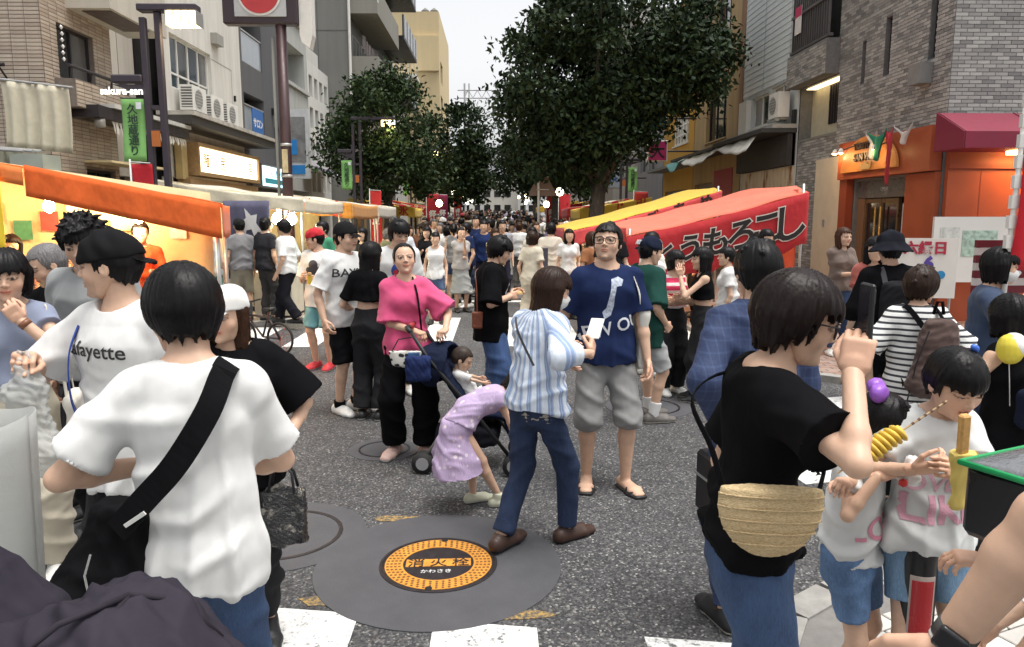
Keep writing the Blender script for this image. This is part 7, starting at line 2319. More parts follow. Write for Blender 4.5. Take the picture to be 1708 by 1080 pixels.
# --- young man in black T-shirt eating, between pink woman and striped woman
loc, yw, h = (-.05, 6.45), -84, 1.63
p = P['M9'] = person('young man with mop hair, black T-shirt and wide blue jeans eating a snack', loc, yw, h, head=(0, 20, 0), hands=((wl(loc, yw, h, (.12, 6.35, 1.08)), (.7, -.8, -.6)), (wl(loc, yw, h, (.14, 6.5, 1.08)), None)),
    top=dict(mat=C_BK, ease=.045, sleeve=1.0, cuff=.06, hem=.42), bottom=dict(kind='pants', mat=denim((.05, .09, .20), .6), ease=.03, knee=.062, cuff=.066), shoes=SN, hair=dict(style='mop', mod=dict(t=.10)), seed=151, res=.009)
V, F = text_geo('☁', 1, .02); put_print(p, 'shirt', V, F, plain((.6, .6, .6)), (0, .70), .2)
ck = thing('snack', 'small round snack in the mop-haired man\'s hands', 'food', p['w'](p['GR'][0])); MB().lathe([(.0, -.02), (.04, -.012), (.05, .01), (.03, .03), (0, .035)], 14).build('bun', plain((.55, .35, .15), .6), ck, True); MB().lathe([(.03, -.03), (.05, .0), (.046, .0), (.026, -.028)], 14, caps=False).build('wrapper', S_W, ck)
bp_ = bag_root('hip_pouch', 'brown leather pouch at the mop-haired man\'s hip', 'bag', p); soft('pouch', plain((.20, .06, .03), .5), bp_, (-.1, -.3, .7), (.35, .1, 1.1), .008, lambda g: g.box((.14, -.13, .88), (.03, .05, .075), .015), .002)
add_strap(p, [(.14, -.13, .95), (.10, -.13, 1.15), (-.02, -.12, 1.3), (-.08, .03, 1.33)], .012, plain((.20, .06, .03)), 'strap', .004, bp_)

# --- right middle group
loc, yw, h = (1.25, 6.22), -58, 1.635
p = P['M10'] = person('man in dark navy cap, green T-shirt, grey shorts and white socks', loc, yw, h, head=(-15, 8, 0), hands=((wl(loc, yw, h, (1.42, 6.1, .87)), None), ((-.15, .05, .52), None)), feet=((.06, .03, 0, -20), (-.05, .10, 0, -5)), drop=.008,
    top=dict(mat=cloth((.016, .055, .045)), ease=.042, sleeve=1.0, cuff=.058, hem=.42), bottom=dict(kind='shorts', mat=cloth((.33, .34, .34)), len=.95, ease=.02), shoes=dict(mat=plain((.13, .12, .11), .5), sole=S_GUM, sock=C_W, sockh=.30), hair=dict(style='crew'), hat=dict(kind='cap', mat=cloth((.014, .018, .035)), back=True), seed=161, res=.009)
hp_ = lambda *q: p['HC'] + p['Mh'] @ (A(*q) * p['hh'])
text_on('cap_logo', 'NY', plain((.6, .6, .6)), p['cap'], hp_(0, -.50, .27), p['Mh'][:, 0], p['Mh'][:, 2] + p['Mh'][:, 1] * .35, .055, .002, lift=.008, extrude=.003)
person('grey-haired man in white T-shirt behind the navy-cap man', (1.70, 8.1), -70, 1.56, head=(0, 5, 0), top=dict(mat=C_W, ease=.03, sleeve=.9), bottom=dict(kind='shorts', mat=C_GR), shoes=SN, hair=dict(style='crew', c=(.16, .16, .16)), seed=162, res=.011)
loc, yw, h = (1.74, 7.25), 196, 1.46
p = person('girl in pink striped tank top and black jeans with folded arms', loc, yw, h, fem=True, head=(30, 0, 0), hands=(((-.06, .12, .64), (.9, .1, -.7)), ((.06, .13, .66), (-.9, .1, -.7))),
    top=dict(mat=hstripe((.62, .03, .10), (.70, .62, .60), .075, .6), hem=.60, sleeve=0, ease=.008, fold=.004), bottom=dict(kind='pants', mat=D_BKJ, ease=.02, knee=.056, cuff=.058, waist=.61), shoes=SN, hair=dict(style='bob', mod=dict(side=-.32)), seed=163, res=.010)
loc, yw, h = (1.97, 6.95), 78, 1.50
p = person('girl in black sleeveless crop top and black trousers raising her hand to talk', loc, yw, h, fem=True, head=(10, 0, 0), hands=(((.0, .14, .66), None), ((-.05, .15, .80), (-.6, .3, -1))), grips=(None, dict(curl=.15, dir=(0, .2, 1), palm=(1, 0, 0))),
    top=dict(mat=C_BK, hem=.66, sleeve=0, ease=.008, fold=.004), bottom=dict(kind='pants', mat=D_BKJ, ease=.022, knee=.058, cuff=.062, waist=.62), shoes=SB, hair=dict(style='shoulder'), seed=164, res=.010)
person('girl in white T-shirt with a dark ponytail beside the corn stall', (2.55, 8.05), 70, 1.46, fem=True, head=(12, 0, 0), top=dict(mat=C_W, ease=.02), bottom=dict(kind='pants', mat=D_BL), shoes=SN, hair=dict(style='pony'), seed=165, res=.011)

# --- man in navy suit with black bag
loc, yw, h = (1.08, 2.98), 4, 1.695
def suitc():
    t = NT('suit_check'); v = t.coord(); w = t.n('TexWave', bands_direction='X'); w.inputs['Scale'].default_value = 9; t.l(v, w.inputs['Vector']); w2 = t.n('TexWave', bands_direction='Z'); w2.inputs['Scale'].default_value = 7; t.l(v, w2.inputs['Vector'])
    f_ = t.math('MULTIPLY', t.math('ADD', t.math('POWER', w.outputs['Fac'], 14), t.math('POWER', w2.outputs['Fac'], 14)), .35)
    t.col(t.mix(f_, (.016, .030, .085), (.05, .08, .17))); t.bump(t.noise(t.coord(scale=(9, 9, 3)), 2.4, 3), .4, .02); t.set(rough=.8); return t.m
M_SUIT = suitc()
p = P['M15'] = person('man in navy checked suit seen from behind carrying a black briefcase', loc, yw, h, head=(-4, 8, 0), hands=(((.12, .12, .52), None), (wl(loc, yw, h, (.92, 2.92, .94)), (-.7, -.8, 0))), grips=(None, dict(curl=.8, dir=(0, .05, -1))), build=1.06,
    top=dict(name='jacket', mat=M_SUIT, hem=.44, sleeve=1.95, ease=.020, cuff=.027, fold=.007, hang=.4, collar=True), bottom=dict(kind='pants', mat=M_SUIT), shoes=SB, hair=dict(style='short', mod=dict(t=.06)), seed=171, res=.008)
g = Grid(p['NB'] - .12, p['NB'] + .12, .005); g.cone(p['NB'] - A(0, 0, .01), p['NB'] + A(0, .006, .028), .069, .064, .002, cut0=True, cut1=True); V, Q = g.mesh(); mesh_obj('shirt_collar', V, Q, C_W, p['root'], True)
gp = p['w'](p['GR'][1])
bc = thing('briefcase', 'black leather briefcase hanging from the suited man\'s hand', 'bag', gp, R(10))
MB().box((-.05, -.17, -.36), (.05, .17, -.09), bev=.015).build('body', plain((.012, .012, .013), .4), bc, auto=True)
MB().tube([(0, -.08, -.09), (0, -.07, -.015), (0, .07, -.015), (0, .08, -.09)], .009, 8).build('handle', S_BK, bc, True)
MB().box((-.055, -.172, -.20), (-.0505, .172, -.19)).build('zip', M_ALU, bc)

# --- two girls with festival snacks
loc, yw, h = (1.245, 2.43), 226, 1.20
p = P['R2'] = person('small girl in white T-shirt and denim shorts holding a spiral potato skewer', loc, yw, h, fem=True, kid=True, bust=0, head=(18, 20, 0), hands=((wl(loc, yw, h, (1.215, 2.24, .94)), (1, .1, -.9)), (wl(loc, yw, h, (1.10, 2.22, .93)), (-.7, 0, -1))), grips=(dict(curl=.75, dir=(-.4, .7, .5), palm=(-.6, .2, -.2)), dict(curl=.8)),
    top=dict(mat=C_W2, ease=.016, sleeve=.55, hem=.49), bottom=dict(kind='shorts', mat=denim((.10, .17, .30), .7), len=.72, ease=.02), shoes=SN, hair=dict(style='bob', mod=dict(side=-.2, nape=-.3, fringe=.1, tails=[[(0, -.40, .0, .14), (.02, -.46, -.35, .1)]])), seed=181, res=.0065, face=dict(res=.004, eye=.5))
V, F = text_geo('LOVE', 1, .02); put_print(p, 'shirt', V, F, plain((.62, .25, .33)), (.0, .60), .11)
soft('hair_bow', plain((.28, .10, .50), .35), p['root'], p['HC'] - .16, p['HC'] + .2, .006, lambda g: (g.ell(p['HC'] + p['Mh'] @ A(.045, -.06, .105), (.045, .03, .035), .01), g.ell(p['HC'] + p['Mh'] @ A(-.03, -.07, .11), (.04, .03, .03), .01)), .002)
tp = thing('potato_skewer', 'yellow spiral-cut potato on a long skewer held by the small girl', 'food', (1.06, 2.14, 1.005))
d = Vector((.235, .0, .165)).normalized(); L = .20
u_ = Vector((0, 1, 0)); v_ = d.cross(u_)
V = []; F = []; n = 12; turns = 11; seg = 16
for i in range(turns * seg + 1):
    t = i / (turns * seg); a = 2 * math.pi * turns * t
    rad = .036 * (1 - .15 * abs(2 * t - 1)) * (1 + .08 * math.sin(a * 3.1))
    c = d * (t * L)
    out = u_ * math.cos(a) + v_ * math.sin(a)
    for (rr, dz) in ((.018, -.0085), (rad * .85, -.007), (rad, .000), (rad * .85, .006), (.018, .007)):
        V.append(c + out * rr + d * dz)
for i in range(turns * seg):
    for k in range(4): F.append((i * 5 + k, i * 5 + k + 1, i * 5 + 6 + k, i * 5 + 5 + k))
mesh_obj('potato_spiral', [v[:] for v in V], F, plain((.72, .48, .07), .5, 0, .2, 30), tp, True)
MB().tube([d * .0, d * .2], .021, 12).build('potato_core', plain((.66, .42, .06), .5, 0, .2, 30), tp, True)
MB().tube([d * -.03, d * .36], .003, 6).build('skewer', plain((.5, .36, .2)), tp)
m = MB()
for k in range(6): m.tube([d * (.235 + k * .022), d * (.243 + k * .022)], .0042, 6)
m.build('skewer_band', plain((.12, .06, .03)), tp)
nk = thing('paper_napkin', 'crumpled white paper napkin with red sauce in the small girl\'s hand', 'napkin', p['w'](p['GR'][0] + A(.0, .03, -.01)))
soft('paper', cloth((.72, .70, .68)), nk, (-.08, -.08, -.09), (.08, .08, .08), .006, lambda g: (g.ell((0, 0, 0), (.032, .026, .04), .02), g.ell((.02, 0, .03), (.02, .02, .03), .02)), .008, 9, 60)
MB().lathe([(0, -.015), (.014, -.006), (.012, .008), (0, .014)], 10, (-.025, -.02, -.02)).build('sauce', plain((.5, .03, .03), .3), nk, True)

loc, yw, h = (1.46, 2.36), 181, 1.385
p = P['R3'] = person('girl with black fringe in white T-shirt and denim shorts biting a fried snack', loc, yw, h, fem=True, kid=True, hf=.158, bust=0, head=(4, 22, 0), hands=((wl(loc, yw, h, (1.28, 2.16, .99)), (.9, -.3, -.7)), (wl(loc, yw, h, (1.385, 2.12, .99)), (-.9, -.3, -.7))), grips=(dict(curl=.45, dir=(-.7, .5, .3), palm=(-.2, -.6, .6)), dict(curl=.75, dir=(.55, .5, .4), palm=(.4, -.7, -.2))),
    top=dict(mat=C_W2, ease=.024, sleeve=.62, hem=.475, cuff=.048), bottom=dict(kind='shorts', mat=D_LT, len=.62, ease=.018), shoes=SN, hair=dict(style='bob', mod=dict(side=-.12, nape=-.28, fringe=.08, t=.055, strand=.012, tails=[[(0, -.4, .05, .12), (0, -.5, -.3, .09)]])), seed=191, res=.0065, face=dict(mouth=.55, eye=.42, res=.004))
V, F = text_geo('LOVE ME', 1, .015); put_print(p, 'shirt', V, F, plain((.60, .35, .42)), (.005, .655), .085)
V, F = text_geo('LIKE', 1, .03); put_print(p, 'shirt', V, F, plain((.58, .30, .38)), (.005, .59), .13)
cs_ = thing('fried_snack', 'long fried snack in yellow paper eaten by the fringed girl', 'food', (1.345, 2.03, .93))
o = soft('paper_sleeve', cloth((.72, .56, .16)), cs_, (-.08, -.06, -.03), (.08, .06, .22), .006, lambda g: g.cone((0, 0, .0), (.0, 0, .17), .026, .042, .01, side=(1, 0, 0), q=.5, cut1=True), .004, 3, 40); o.rotation_euler = (R(8), R(-4), 0)
o = MB().box((-.015, -.012, .12), (.013, .012, .285), bev=.005).build('fried_stick', plain((.62, .36, .12), .5, 0, .3, 40), cs_); o.rotation_euler = (R(8), R(-6), 0)
soft('hair_clip', plain((.05, .15, .6), .4), p['root'], p['HC'] - .05, p['HC'] + .2, .005, lambda g: g.cone(p['HC'] + p['Mh'] @ A(-.03, -.02, .125), p['HC'] + p['Mh'] @ A(-.075, -.02, .10), .012, .010, .004), .0005)

# --- right pavement people
p = person('woman with long brown hair, taupe blouse and jeans holding a drink', (4.22, 9.0), 188, 1.60, fem=True, z0=.06, head=(8, 0, 0), hands=(((-.02, .15, .64), None), ((-.05, .16, .66), None)), top=dict(mat=cloth((.16, .12, .10)), sleeve=1.3, ease=.018), bottom=dict(kind='pants', mat=D_BL, waist=.61), shoes=SN, hair=dict(style='long', c=(.06, .025, .014)), seed=201, res=.011)
cu = thing('drink_cup', 'white paper cup held by the taupe blouse woman', 'cup', p['w'](p['GR'][0])); MB().lathe([(.026, -.05), (.035, .05)], 16).build('cup', S_W, cu, auto=True); MB().lathe([(.037, .05), (.037, .058), (.03, .062)], 16).build('lid', S_W, cu)
p = person('dark-haired woman in black bowed over her drink by the restaurant', (4.50, 8.3), 150, 1.59, fem=True, z0=.06, lean=10, head=(-15, 26, 6), hands=(((.02, .18, .66), None), ((-.03, .17, .68), None)), top=dict(mat=C_BK, sleeve=.9, ease=.02), bottom=dict(kind='pants', mat=D_BKJ), shoes=SB, hair=dict(style='shoulder'), seed=202, res=.011)
cu = thing('drink_cup', 'pale cup held by the woman in black near the restaurant', 'cup', p['w'](p['GR'][0])); MB().lathe([(.026, -.05), (.035, .05)], 16).build('cup', plain((.5, .48, .42)), cu, auto=True); MB().lathe([(.037, .05), (.037, .058), (.03, .062)], 16).build('lid', S_W, cu)
p = P['R6'] = person('person in black bucket hat, black top and shorts with black backpack', (3.03, 5.62), -8, 1.66, head=(-5, 4, 0), hands=(((.10, .14, .60), None), ((-.13, .10, .54), None)), top=dict(mat=C_BK, ease=.045, sleeve=1.2, cuff=.05, hem=.40), bottom=dict(kind='shorts', mat=C_BK, len=1.0, ease=.03), shoes=SB, hair=dict(style='crew'), hat=dict(kind='bucket', mat=cloth((.015, .016, .022)), name='bucket_hat'), seed=211, res=.009)
bk_ = bag_root('backpack', 'plain black backpack on the bucket-hat person', 'backpack', p)
soft('pack', cloth((.02, .02, .022)), bk_, (-.2, -.36, .85), (.2, -.05, 1.40), .010, lambda g: (g.box((0, -.20, 1.10), (.13, .065, .19), .06),), .005, 4)
for s in (-1, 1): add_strap(p, [(s * .08, -.14, 1.26), (s * .085, -.04, 1.375), (s * .09, .10, 1.30), (s * .12, .10, 1.1), (s * .13, -.10, .98)], .035, C_DG, 'shoulder_strap', .006, bk_)
loc, yw, h = (2.45, 4.22), -12, 1.495
p = P['R7'] = person('woman in black and white striped T-shirt and black trousers with brown backpack', loc, yw, h, fem=True, head=(-48, 4, 0), hands=(((.16, .08, .55), (1, -.4, 0)), ((-.15, .02, .52), (-1, -.4, 0))), top=dict(mat=hstripe((.72, .72, .70), (.035, .037, .045), .034, .62), hem=.44, sleeve=.95, ease=.032, cuff=.052), bottom=dict(kind='pants', mat=C_BK, ease=.016), shoes=SB, hair=dict(style='mop', c=(.030, .016, .011), mod=dict(t=.10, nape=-.34, side=-.2)), seed=221, res=.008)
bk_ = bag_root('backpack', 'brown fabric backpack slung on the striped T-shirt woman', 'backpack', p)
soft('pack', cloth((.085, .055, .048), wr=.6), bk_, (-.2, -.40, .62), (.26, -.04, 1.32), .009, lambda g: (g.cone((.06, -.19, 1.16), (.05, -.21, .82), .085, .155, .05, side=(1, 0, 0), q=.62, q2=.55),), .007, 4, 18)
for s in (-1, 1): add_strap(p, [(.055 + s * .06, -.13, 1.14), (s * .075, -.05, 1.245), (s * .08, .08, 1.18), (s * .11, .10, 1.0), (.05 + s * .13, -.12, .80)], .030, C_BK, 'shoulder_strap', .006, bk_)
MB().tube([(.03, -.16, 1.22), (.045, -.17, 1.29), (.07, -.17, 1.29), (.085, -.16, 1.22)], .009, 8).build('top_loop', C_BK, bk_, True)
MB().tube([(-.09, -.22, .72), (-.07, -.26, .95), (-.02, -.27, 1.14)], .004, 6).build('zip', S_BK, bk_)
loc, yw, h = (3.14, 4.62), -128, 1.595
p = P['R8'] = person('woman in white mask and navy V-neck T-shirt holding up her phone', loc, yw, h, fem=True, head=(18, 4, 0), hands=((wl(loc, yw, h, (3.20, 4.40, 1.26)), (1, -.2, -.9)), ((-.14, .05, .52), None)), grips=(dict(curl=.6, dir=(-.3, .8, .3)), None), top=dict(mat=cloth((.035, .055, .105)), vneck=.07, hem=.46, sleeve=.85, ease=.032, cuff=.052), bottom=dict(kind='pants', mat=D_DK, ease=.02, cuff=.05), shoes=SN, hair=dict(style='bob', mod=dict(side=-.4, nape=-.46)), mask=C_W, seed=231, res=.009)
add_strap(p, [(-.07, .05, 1.29), (-.03, .15, 1.20), (.06, .17, 1.08), (.14, .10, .92)], .018, cloth((.35, .33, .25)), 'strap', .004)
ph = thing('phone', 'pale phone held up by the masked navy T-shirt woman', 'phone', p['w'](p['GR'][0] + A(0, .02, .02)), R(yw)); MB().box((-.036, -.07, -.004), (.036, .07, .005), bev=.003).build('case', plain((.5, .4, .38)), ph); MB().box((-.032, -.064, .0055), (.032, .064, .0065)).build('screen', plain((.3, .3, .3), .1), ph)
loc, yw, h = (2.33, 3.22), 10, 1.44
p = P['R9'] = person('person in black sleeveless top with a dark bag at the kerb', loc, yw, h, fem=True, head=(-10, 10, 0), hands=(((.14, .06, .56), None), ((-.16, .03, .54), (-1, -.3, 0))), top=dict(mat=C_BK, sleeve=0, ease=.014, hem=.46), bottom=dict(kind='pants', mat=D_BKJ), shoes=SB, hair=dict(style='bob'), seed=241, res=.008)
hb = bag_root('handbag', 'dark navy handbag on the back of the black sleeveless person', 'bag', p)
soft('body', cloth((.014, .018, .035)), hb, (-.2, -.32, .78), (.25, -.04, 1.1), .009, lambda g: g.box((.0, -.18, .94), (.13, .055, .09), .04), .004, 3)
MB().tube([(-.08, -.18, 1.02), (-.05, -.19, 1.09), (.05, -.19, 1.09), (.08, -.18, 1.02)], .009, 8).build('handle', S_BK, hb, True)
for x in (-.05, .04): MB().tube([(x, -.24, .99), (x, -.246, .99)], .008, 10).build('stud', plain((.7, .6, .4), .2, .9), hb)
bl_ = thing('balloon', 'yellow and white toy balloon beside the black sleeveless person', 'balloon', (2.235, 3.12, 1.19))
soft('ball', plain((.70, .58, .06), .3), bl_, (-.1, -.1, -.1), (.1, .1, .12), .006, lambda g: g.ell((0, 0, 0), (.055, .055, .068), .01), .001)
soft('white_side', plain((.7, .7, .66), .3), bl_, (-.1, -.1, -.1), (.12, .1, .12), .006, lambda g: (g.ell((.012, .0, .012), (.052, .056, .060), .01),), .001)
MB().tube([(0, 0, -.066), (.01, 0, -.15), (.04, .02, -.30)], .002, 5).build('string', S_W, bl_)

# --- people at the right edge, mostly beyond the frame
loc, yw, h = (1.02, .86), 78, 1.70
p = P['R10'] = person('person in white T-shirt reaching down with a watch on the wrist', loc, yw, h, head=(0, 25, 0), lean=8, hands=((((.12, .18, .5)), None), (wl(loc, yw, h, (.640, .965, 1.155)), (-.2, -.3, 1))), grips=(None, dict(curl=.5)), top=dict(mat=C_W2, ease=.03, sleeve=.85, cuff=.05), bottom=dict(kind='pants', mat=C_BG), shoes=SN, hair=dict(style='short'), seed=251, res=.007)
e, w_ = p['EL'][1], p['WR'][1]; d = nrm(w_ - e)
wt = thing('wristwatch', 'black smart watch with white band on the reaching arm', 'watch', p['root'].location[:], R(yw))
MB().tube([w_ - d * .035, w_ - d * .012], .0285, 18).build('band', plain((.05, .05, .05), .5), wt, True)
MB().tube([w_ - d * .010, w_ - d * .004], .0275, 18).build('white_band', S_W, wt, True)
n_ = nrm(np.cross(d, A(0, 0, 1))); n_ = n_ if (p['w'](w_ + n_) - cam.location).length < (p['w'](w_ - n_) - cam.location).length else -n_
g = Grid(w_ - .08, w_ + .08, .003); g.box(w_ - d * .024 + n_ * .030, A(.018, .020, .006), .005, .002, M=np.array([d, np.cross(n_, d), n_])); V, Q = g.mesh(); mesh_obj('watch_case', V, Q, plain((.02, .02, .022), .15), wt, True)
loc, yw, h = (1.52, 1.68), 88, 1.22
p = P['R11'] = person('child in white shirt stretching a bare forearm past the bollard', loc, yw, h, kid=True, head=(0, 15, 0), hands=(((.10, .16, .56), None), (wl(loc, yw, h, (1.17, 1.66, .94)), (-.4, -.4, -.9))), grips=(None, dict(curl=.4, palm=(.2, 0, -1))), top=dict(mat=C_W, ease=.02, sleeve=.9), bottom=dict(kind='shorts', mat=D_BL), shoes=SN, hair=dict(style='short'), seed=261, res=.007)
cb = thing('cooler_bag', 'black insulated bag with green piping and clear lid', 'bag', (1.25, 1.56, 1.03), R(24))
M_CB = plain((.012, .013, .015), .35, 0, .3, 6); M_GP = plain((.01, .30, .09), .4)
MB().box((-.14, -.10, 0), (.18, .12, .17), bev=.015).build('body', M_CB, cb, auto=True)
def clear():
    t = NT('clear_vinyl'); t.col((.14, .145, .155)); t.set(rough=.12, spec=.8); t.bump(t.noise(t.coord(), 14, 4), .6, .02); return t.m
thick_sheet(lambda u, v: (-.14 + .32 * u, -.10 + .22 * v, .176 + .035 * math.sin(u * 3.1) * math.sin(v * 3.1)), 14, 10, .003, 'clear_lid', clear(), cb)
lp = [(-.145, -.105, .172), (.185, -.105, .172), (.185, .125, .172), (-.145, .125, .172), (-.145, -.105, .172)]
MB().tube(lp, .008, 8).build('piping', M_GP, cb)
for x in (-.145, .02, .185): MB().tube([(x, -.106, .17), (x, -.106, .01)], .007, 8).build('piping', M_GP, cb)
MB().tube([(-.145, -.105, .01), (.185, -.105, .01)], .007, 8).build('piping', M_GP, cb)
MB().tube([(-.08, -.06, .19), (.02, -.03, .215), (.10, .03, .215)], .006, 6).build('zip_pull', M_GP, cb)
add_strap(p, [(0, 0, 1), (0, .02, 1.01)], .01, M_GP, 'shoulder_loop', .003)
# bollard
bo = thing('bollard', 'black bollard with red reflector and pale edge at the pavement corner', 'bollard', (1.405, 2.30, .04))
MB().lathe([(.078, 0), (.078, .03), (.060, .04), (.060, .60), (.057, .635), (.044, .665), (.022, .682), (0, .686)], 28).build('post', plain((.012, .012, .013), .3, 0, .2, 10), bo, auto=True)
for (w, r0, nm, mt) in ((.040, .0605, 'reflector_frame', plain((.42, .36, .32), .5)), (.033, .0625, 'red_reflector', plain((.36, .02, .025), .25))):
    m = MB(); a0 = w / .060
    arc_ = [(.0 + (r0 + .002) * math.sin(-.2 + a), -(r0 + .002) * math.cos(-.2 + a)) for a in np.linspace(-a0, a0, 9)]
    z0_, z1_ = (.06, .555) if nm == 'reflector_frame' else (.075, .54)
    V = [(x, y, z0_) for x, y in arc_] + [(x, y, z1_) for x, y in arc_] + [(x * .96, y * .96, z0_) for x, y in arc_] + [(x * .96, y * .96, z1_) for x, y in arc_]
    F = [(i, i + 1, 10 + i, 9 + i) for i in range(8)] + [(18 + i + 1, 18 + i, 27 + i, 28 + i) for i in range(8)] + [(9 + i, 10 + i, 28 + i, 27 + i) for i in range(8)] + [(i + 1, i, 18 + i, 19 + i) for i in range(8)] + [(0, 9, 27, 18), (8, 26, 35, 17)]
    mesh_obj(nm, V, F, mt, bo)
# festival poster board
pb_ = thing('festival_poster', 'white hand-painted poster reading 六縁日 and 6', 'poster', (3.66, 6.25, 0), R(-14))
o = MB().box((-.25, 0, 1.07), (.25, .012, 1.58)).build('sheet', plain((.72, .69, .63), .7, 0, .06, 4), pb_)
text_on('lettering', '六縁日', plain((.42, .03, .06)), pb_, (-.01, 0, 1.50), (1, 0, 0), (0, 0, 1), .115, .004)
text_on('numeral', '6', plain((.10, .06, .30)), pb_, (.03, 0, 1.37), (1, 0, 0), (0, 0, 1), .15, .008)
MB().tube([(.13, -.004, 1.27), (.13, -.001, 1.27)], .035, 18).build('blue_fish', plain((.03, .25, .50)), pb_)
for k in range(7): MB().tube([(-.06 + .045 * (k % 4), -.004, 1.13 + .05 * (k // 4)), (-.06 + .045 * (k % 4), -.001, 1.13 + .05 * (k // 4))], .011, 10).build('petal_mark', plain((.6, .3, .28)), pb_)
for x in (-.22, .22): MB().tube([(x, .03, 0), (x, .03, 1.56)], .012).build('leg', M_ALU, pb_)

# --- dark stroller hood and clear bin, lower left
fs = thing('covered_stroller', 'dark grey stroller with folded hood and bags at the crossing edge', 'stroller', (-.80, 1.18, 0))
M_HOOD = cloth((.034, .030, .040), wr=.7, var=.2, sheen=.1); M_HOOD2 = cloth((.030, .026, .034), wr=.6)
soft('hood', M_HOOD, fs, (-.40, -.4, .80), (.35, .3, 1.42), .008, lambda g: (g.cone((-.19, .0, 1.20), (-.10, .02, .95), .13, .20, .05, side=(1, 0, 0), q=.8),), .010, 3, 14)
soft('bag_cover', M_HOOD, fs, (-.15, -.35, .70), (.50, .3, 1.22), .008, lambda g: (g.ell((.14, .02, .98), (.185, .17, .155), .04), g.cone((.02, -.03, 1.03), (.30, .03, .98), .07, .06, .05),), .012, 6, 13)
m = MB()
m.tube([(-.05, -.13, 1.02), (.05, -.13, 1.08), (.12, -.10, 1.135), (.18, .0, 1.13)], .006, 6).build('seam', M_HOOD2, fs, True)
MB().tube([(.05, -.15, .98), (.15, -.10, 1.08), (.18, .0, 1.13), (.24, .04, 1.10), (.31, .05, 1.02)], .006, 6).build('seam', M_HOOD2, fs, True)
MB().tube([(-.04, -.14, 1.02), (-.07, -.12, 1.14), (-.03, -.10, 1.18), (.02, -.12, 1.12), (.0, -.15, 1.03)], [.012, .018, .02, .018, .012], 8).build('strap_loop', M_HOOD2, fs, True)
for s in (-1, 1): MB().tube([(.15, .22 * s, .1), (-.05, .22 * s, .8)], .014, 8).tube([(-.25, .22 * s, .1), (.05, .22 * s, .8)], .014, 8).build('frame_leg', M_STB, fs, True)
for (x, y) in ((.17, -.22), (.17, .22), (-.27, -.22), (-.27, .22)):
    w_o = MB().tube([(x, y - .02, .09), (x, y + .02, .09)], .09, 20).build('wheel', plain((.02, .02, .02), .7), fs, True); MB().tube([(x, y - .022, .09), (x, y + .022, .09)], .05, 14).build('hub', M_ALU, w_o)
bn = thing('plastic_bin', 'milky translucent plastic bag liner standing behind the dark stroller', 'bin', (-1.36, 1.86, 0))
thick_sheet(lambda u, v: ((.14 + .02 * v) * math.cos(u * 6.283) * (1 + .03 * math.sin(u * 40)), (.12 + .02 * v) * math.sin(u * 6.283) * (1 + .03 * math.sin(u * 33)), .55 + .70 * v + .012 * math.sin(u * 20)), 48, 10, .003, 'liner', M_PLAS, bn)
MB().lathe([(.13, 0), (.15, .6), (.14, .6), (.12, .02)], 24, caps=False).build('tub', plain((.35, .35, .33), .5), bn)


# --- small bicycle left by the kerb
bi = thing('bicycle', 'small parked bicycle with red spokes beyond the white-cap woman', 'bicycle', (-3.05, 9.55, 0), R(155))
for k, x in enumerate((-.30, .30)):
    a = np.linspace(0, 2 * math.pi, 25)
    w_o = MB().tube([(x + .20 * math.cos(t), 0, .21 + .20 * math.sin(t)) for t in a], .016, 8, False).build('wheel', plain((.02, .02, .02), .7), bi, True)
    m = MB()
    for t in a[:-1:2]: m.tube([(x, 0, .21), (x + .19 * math.cos(t), 0, .21 + .19 * math.sin(t))], .0025, 4)
    m.build('spokes', plain((.45, .10, .06), .4), w_o)
MB().tube([(-.30, 0, .21), (-.12, 0, .48), (.22, 0, .50), (.30, 0, .21)], .016, 8).tube([(-.30, 0, .21), (-.02, 0, .22), (.22, 0, .48)], .014, 8).tube([(-.02, 0, .22), (-.14, 0, .56)], .013, 8).build('frame', plain((.05, .05, .055), .3), bi, True)
MB().tube([(.22, 0, .48), (.20, 0, .66)], .013, 8).tube([(.18, -.20, .68), (.20, 0, .66), (.18, .20, .68)], .012, 8).build('handlebar', M_STB, bi, True)
soft('saddle', S_BK, bi, (-.3, -.12, .5), (.02, .12, .66), .007, lambda g: g.cone((-.20, 0, .585), (-.06, 0, .585), .06, .028, .01, side=(0, 1, 0), q=.5), .0005)
soft('basket', plain((.06, .06, .065), .6), bi, (.18, -.16, .42), (.48, .16, .72), .009, lambda g: (g.box((.33, 0, .57), (.10, .12, .085), .02), g.box((.33, 0, .60), (.088, .108, .085), .02, .004, 'sub')), .001)
# ------------------------------------------------------------ people at the stalls and the crowd up the street
TEMPL = []
def templ(**kw):
    parts, info = person('x', (0, 0), 0, merge=True, det=False, res=kw.pop('res', .016), **kw)
    slot = {'person': 0, 'hair': 1, 'shirt': 2, 'trousers': 3, 'shorts': 3, 'skirt': 3, 'shoe': 4, 'cap': 5}
    V = []; F = []; M = []; nb = 0
    for nm, v, q, mats, mi, tint in parts:
        if not len(v): continue
        V.append(v); F.append(q + nb); M.append(np.full(len(q), slot[nm])); nb += len(v)
    me = mesh_obj('person', np.vstack(V), np.vstack(F), None, None, True, np.ones((nb, 3)), [skin()] * 6, np.concatenate(M)[:])
    d = me.data; bpy.data.objects.remove(me)
    return d, kw
_t = dict(mat=C_W); _b = dict(mat=D_BL); _s = dict(mat=S_W)
def tk(h, fem, hairs, kind, top=None, bot=None, cap=False, **kw):
    t = dict(mat=C_W); t.update(top or {}); b = dict(kind=kind, mat=D_BL); b.update(bot or {})
    return templ(h=h, fem=fem, hair=dict(style=hairs), top=t, bottom=b, shoes=dict(mat=S_W), hat=dict(kind='cap', mat=C_W) if cap else None, **kw)
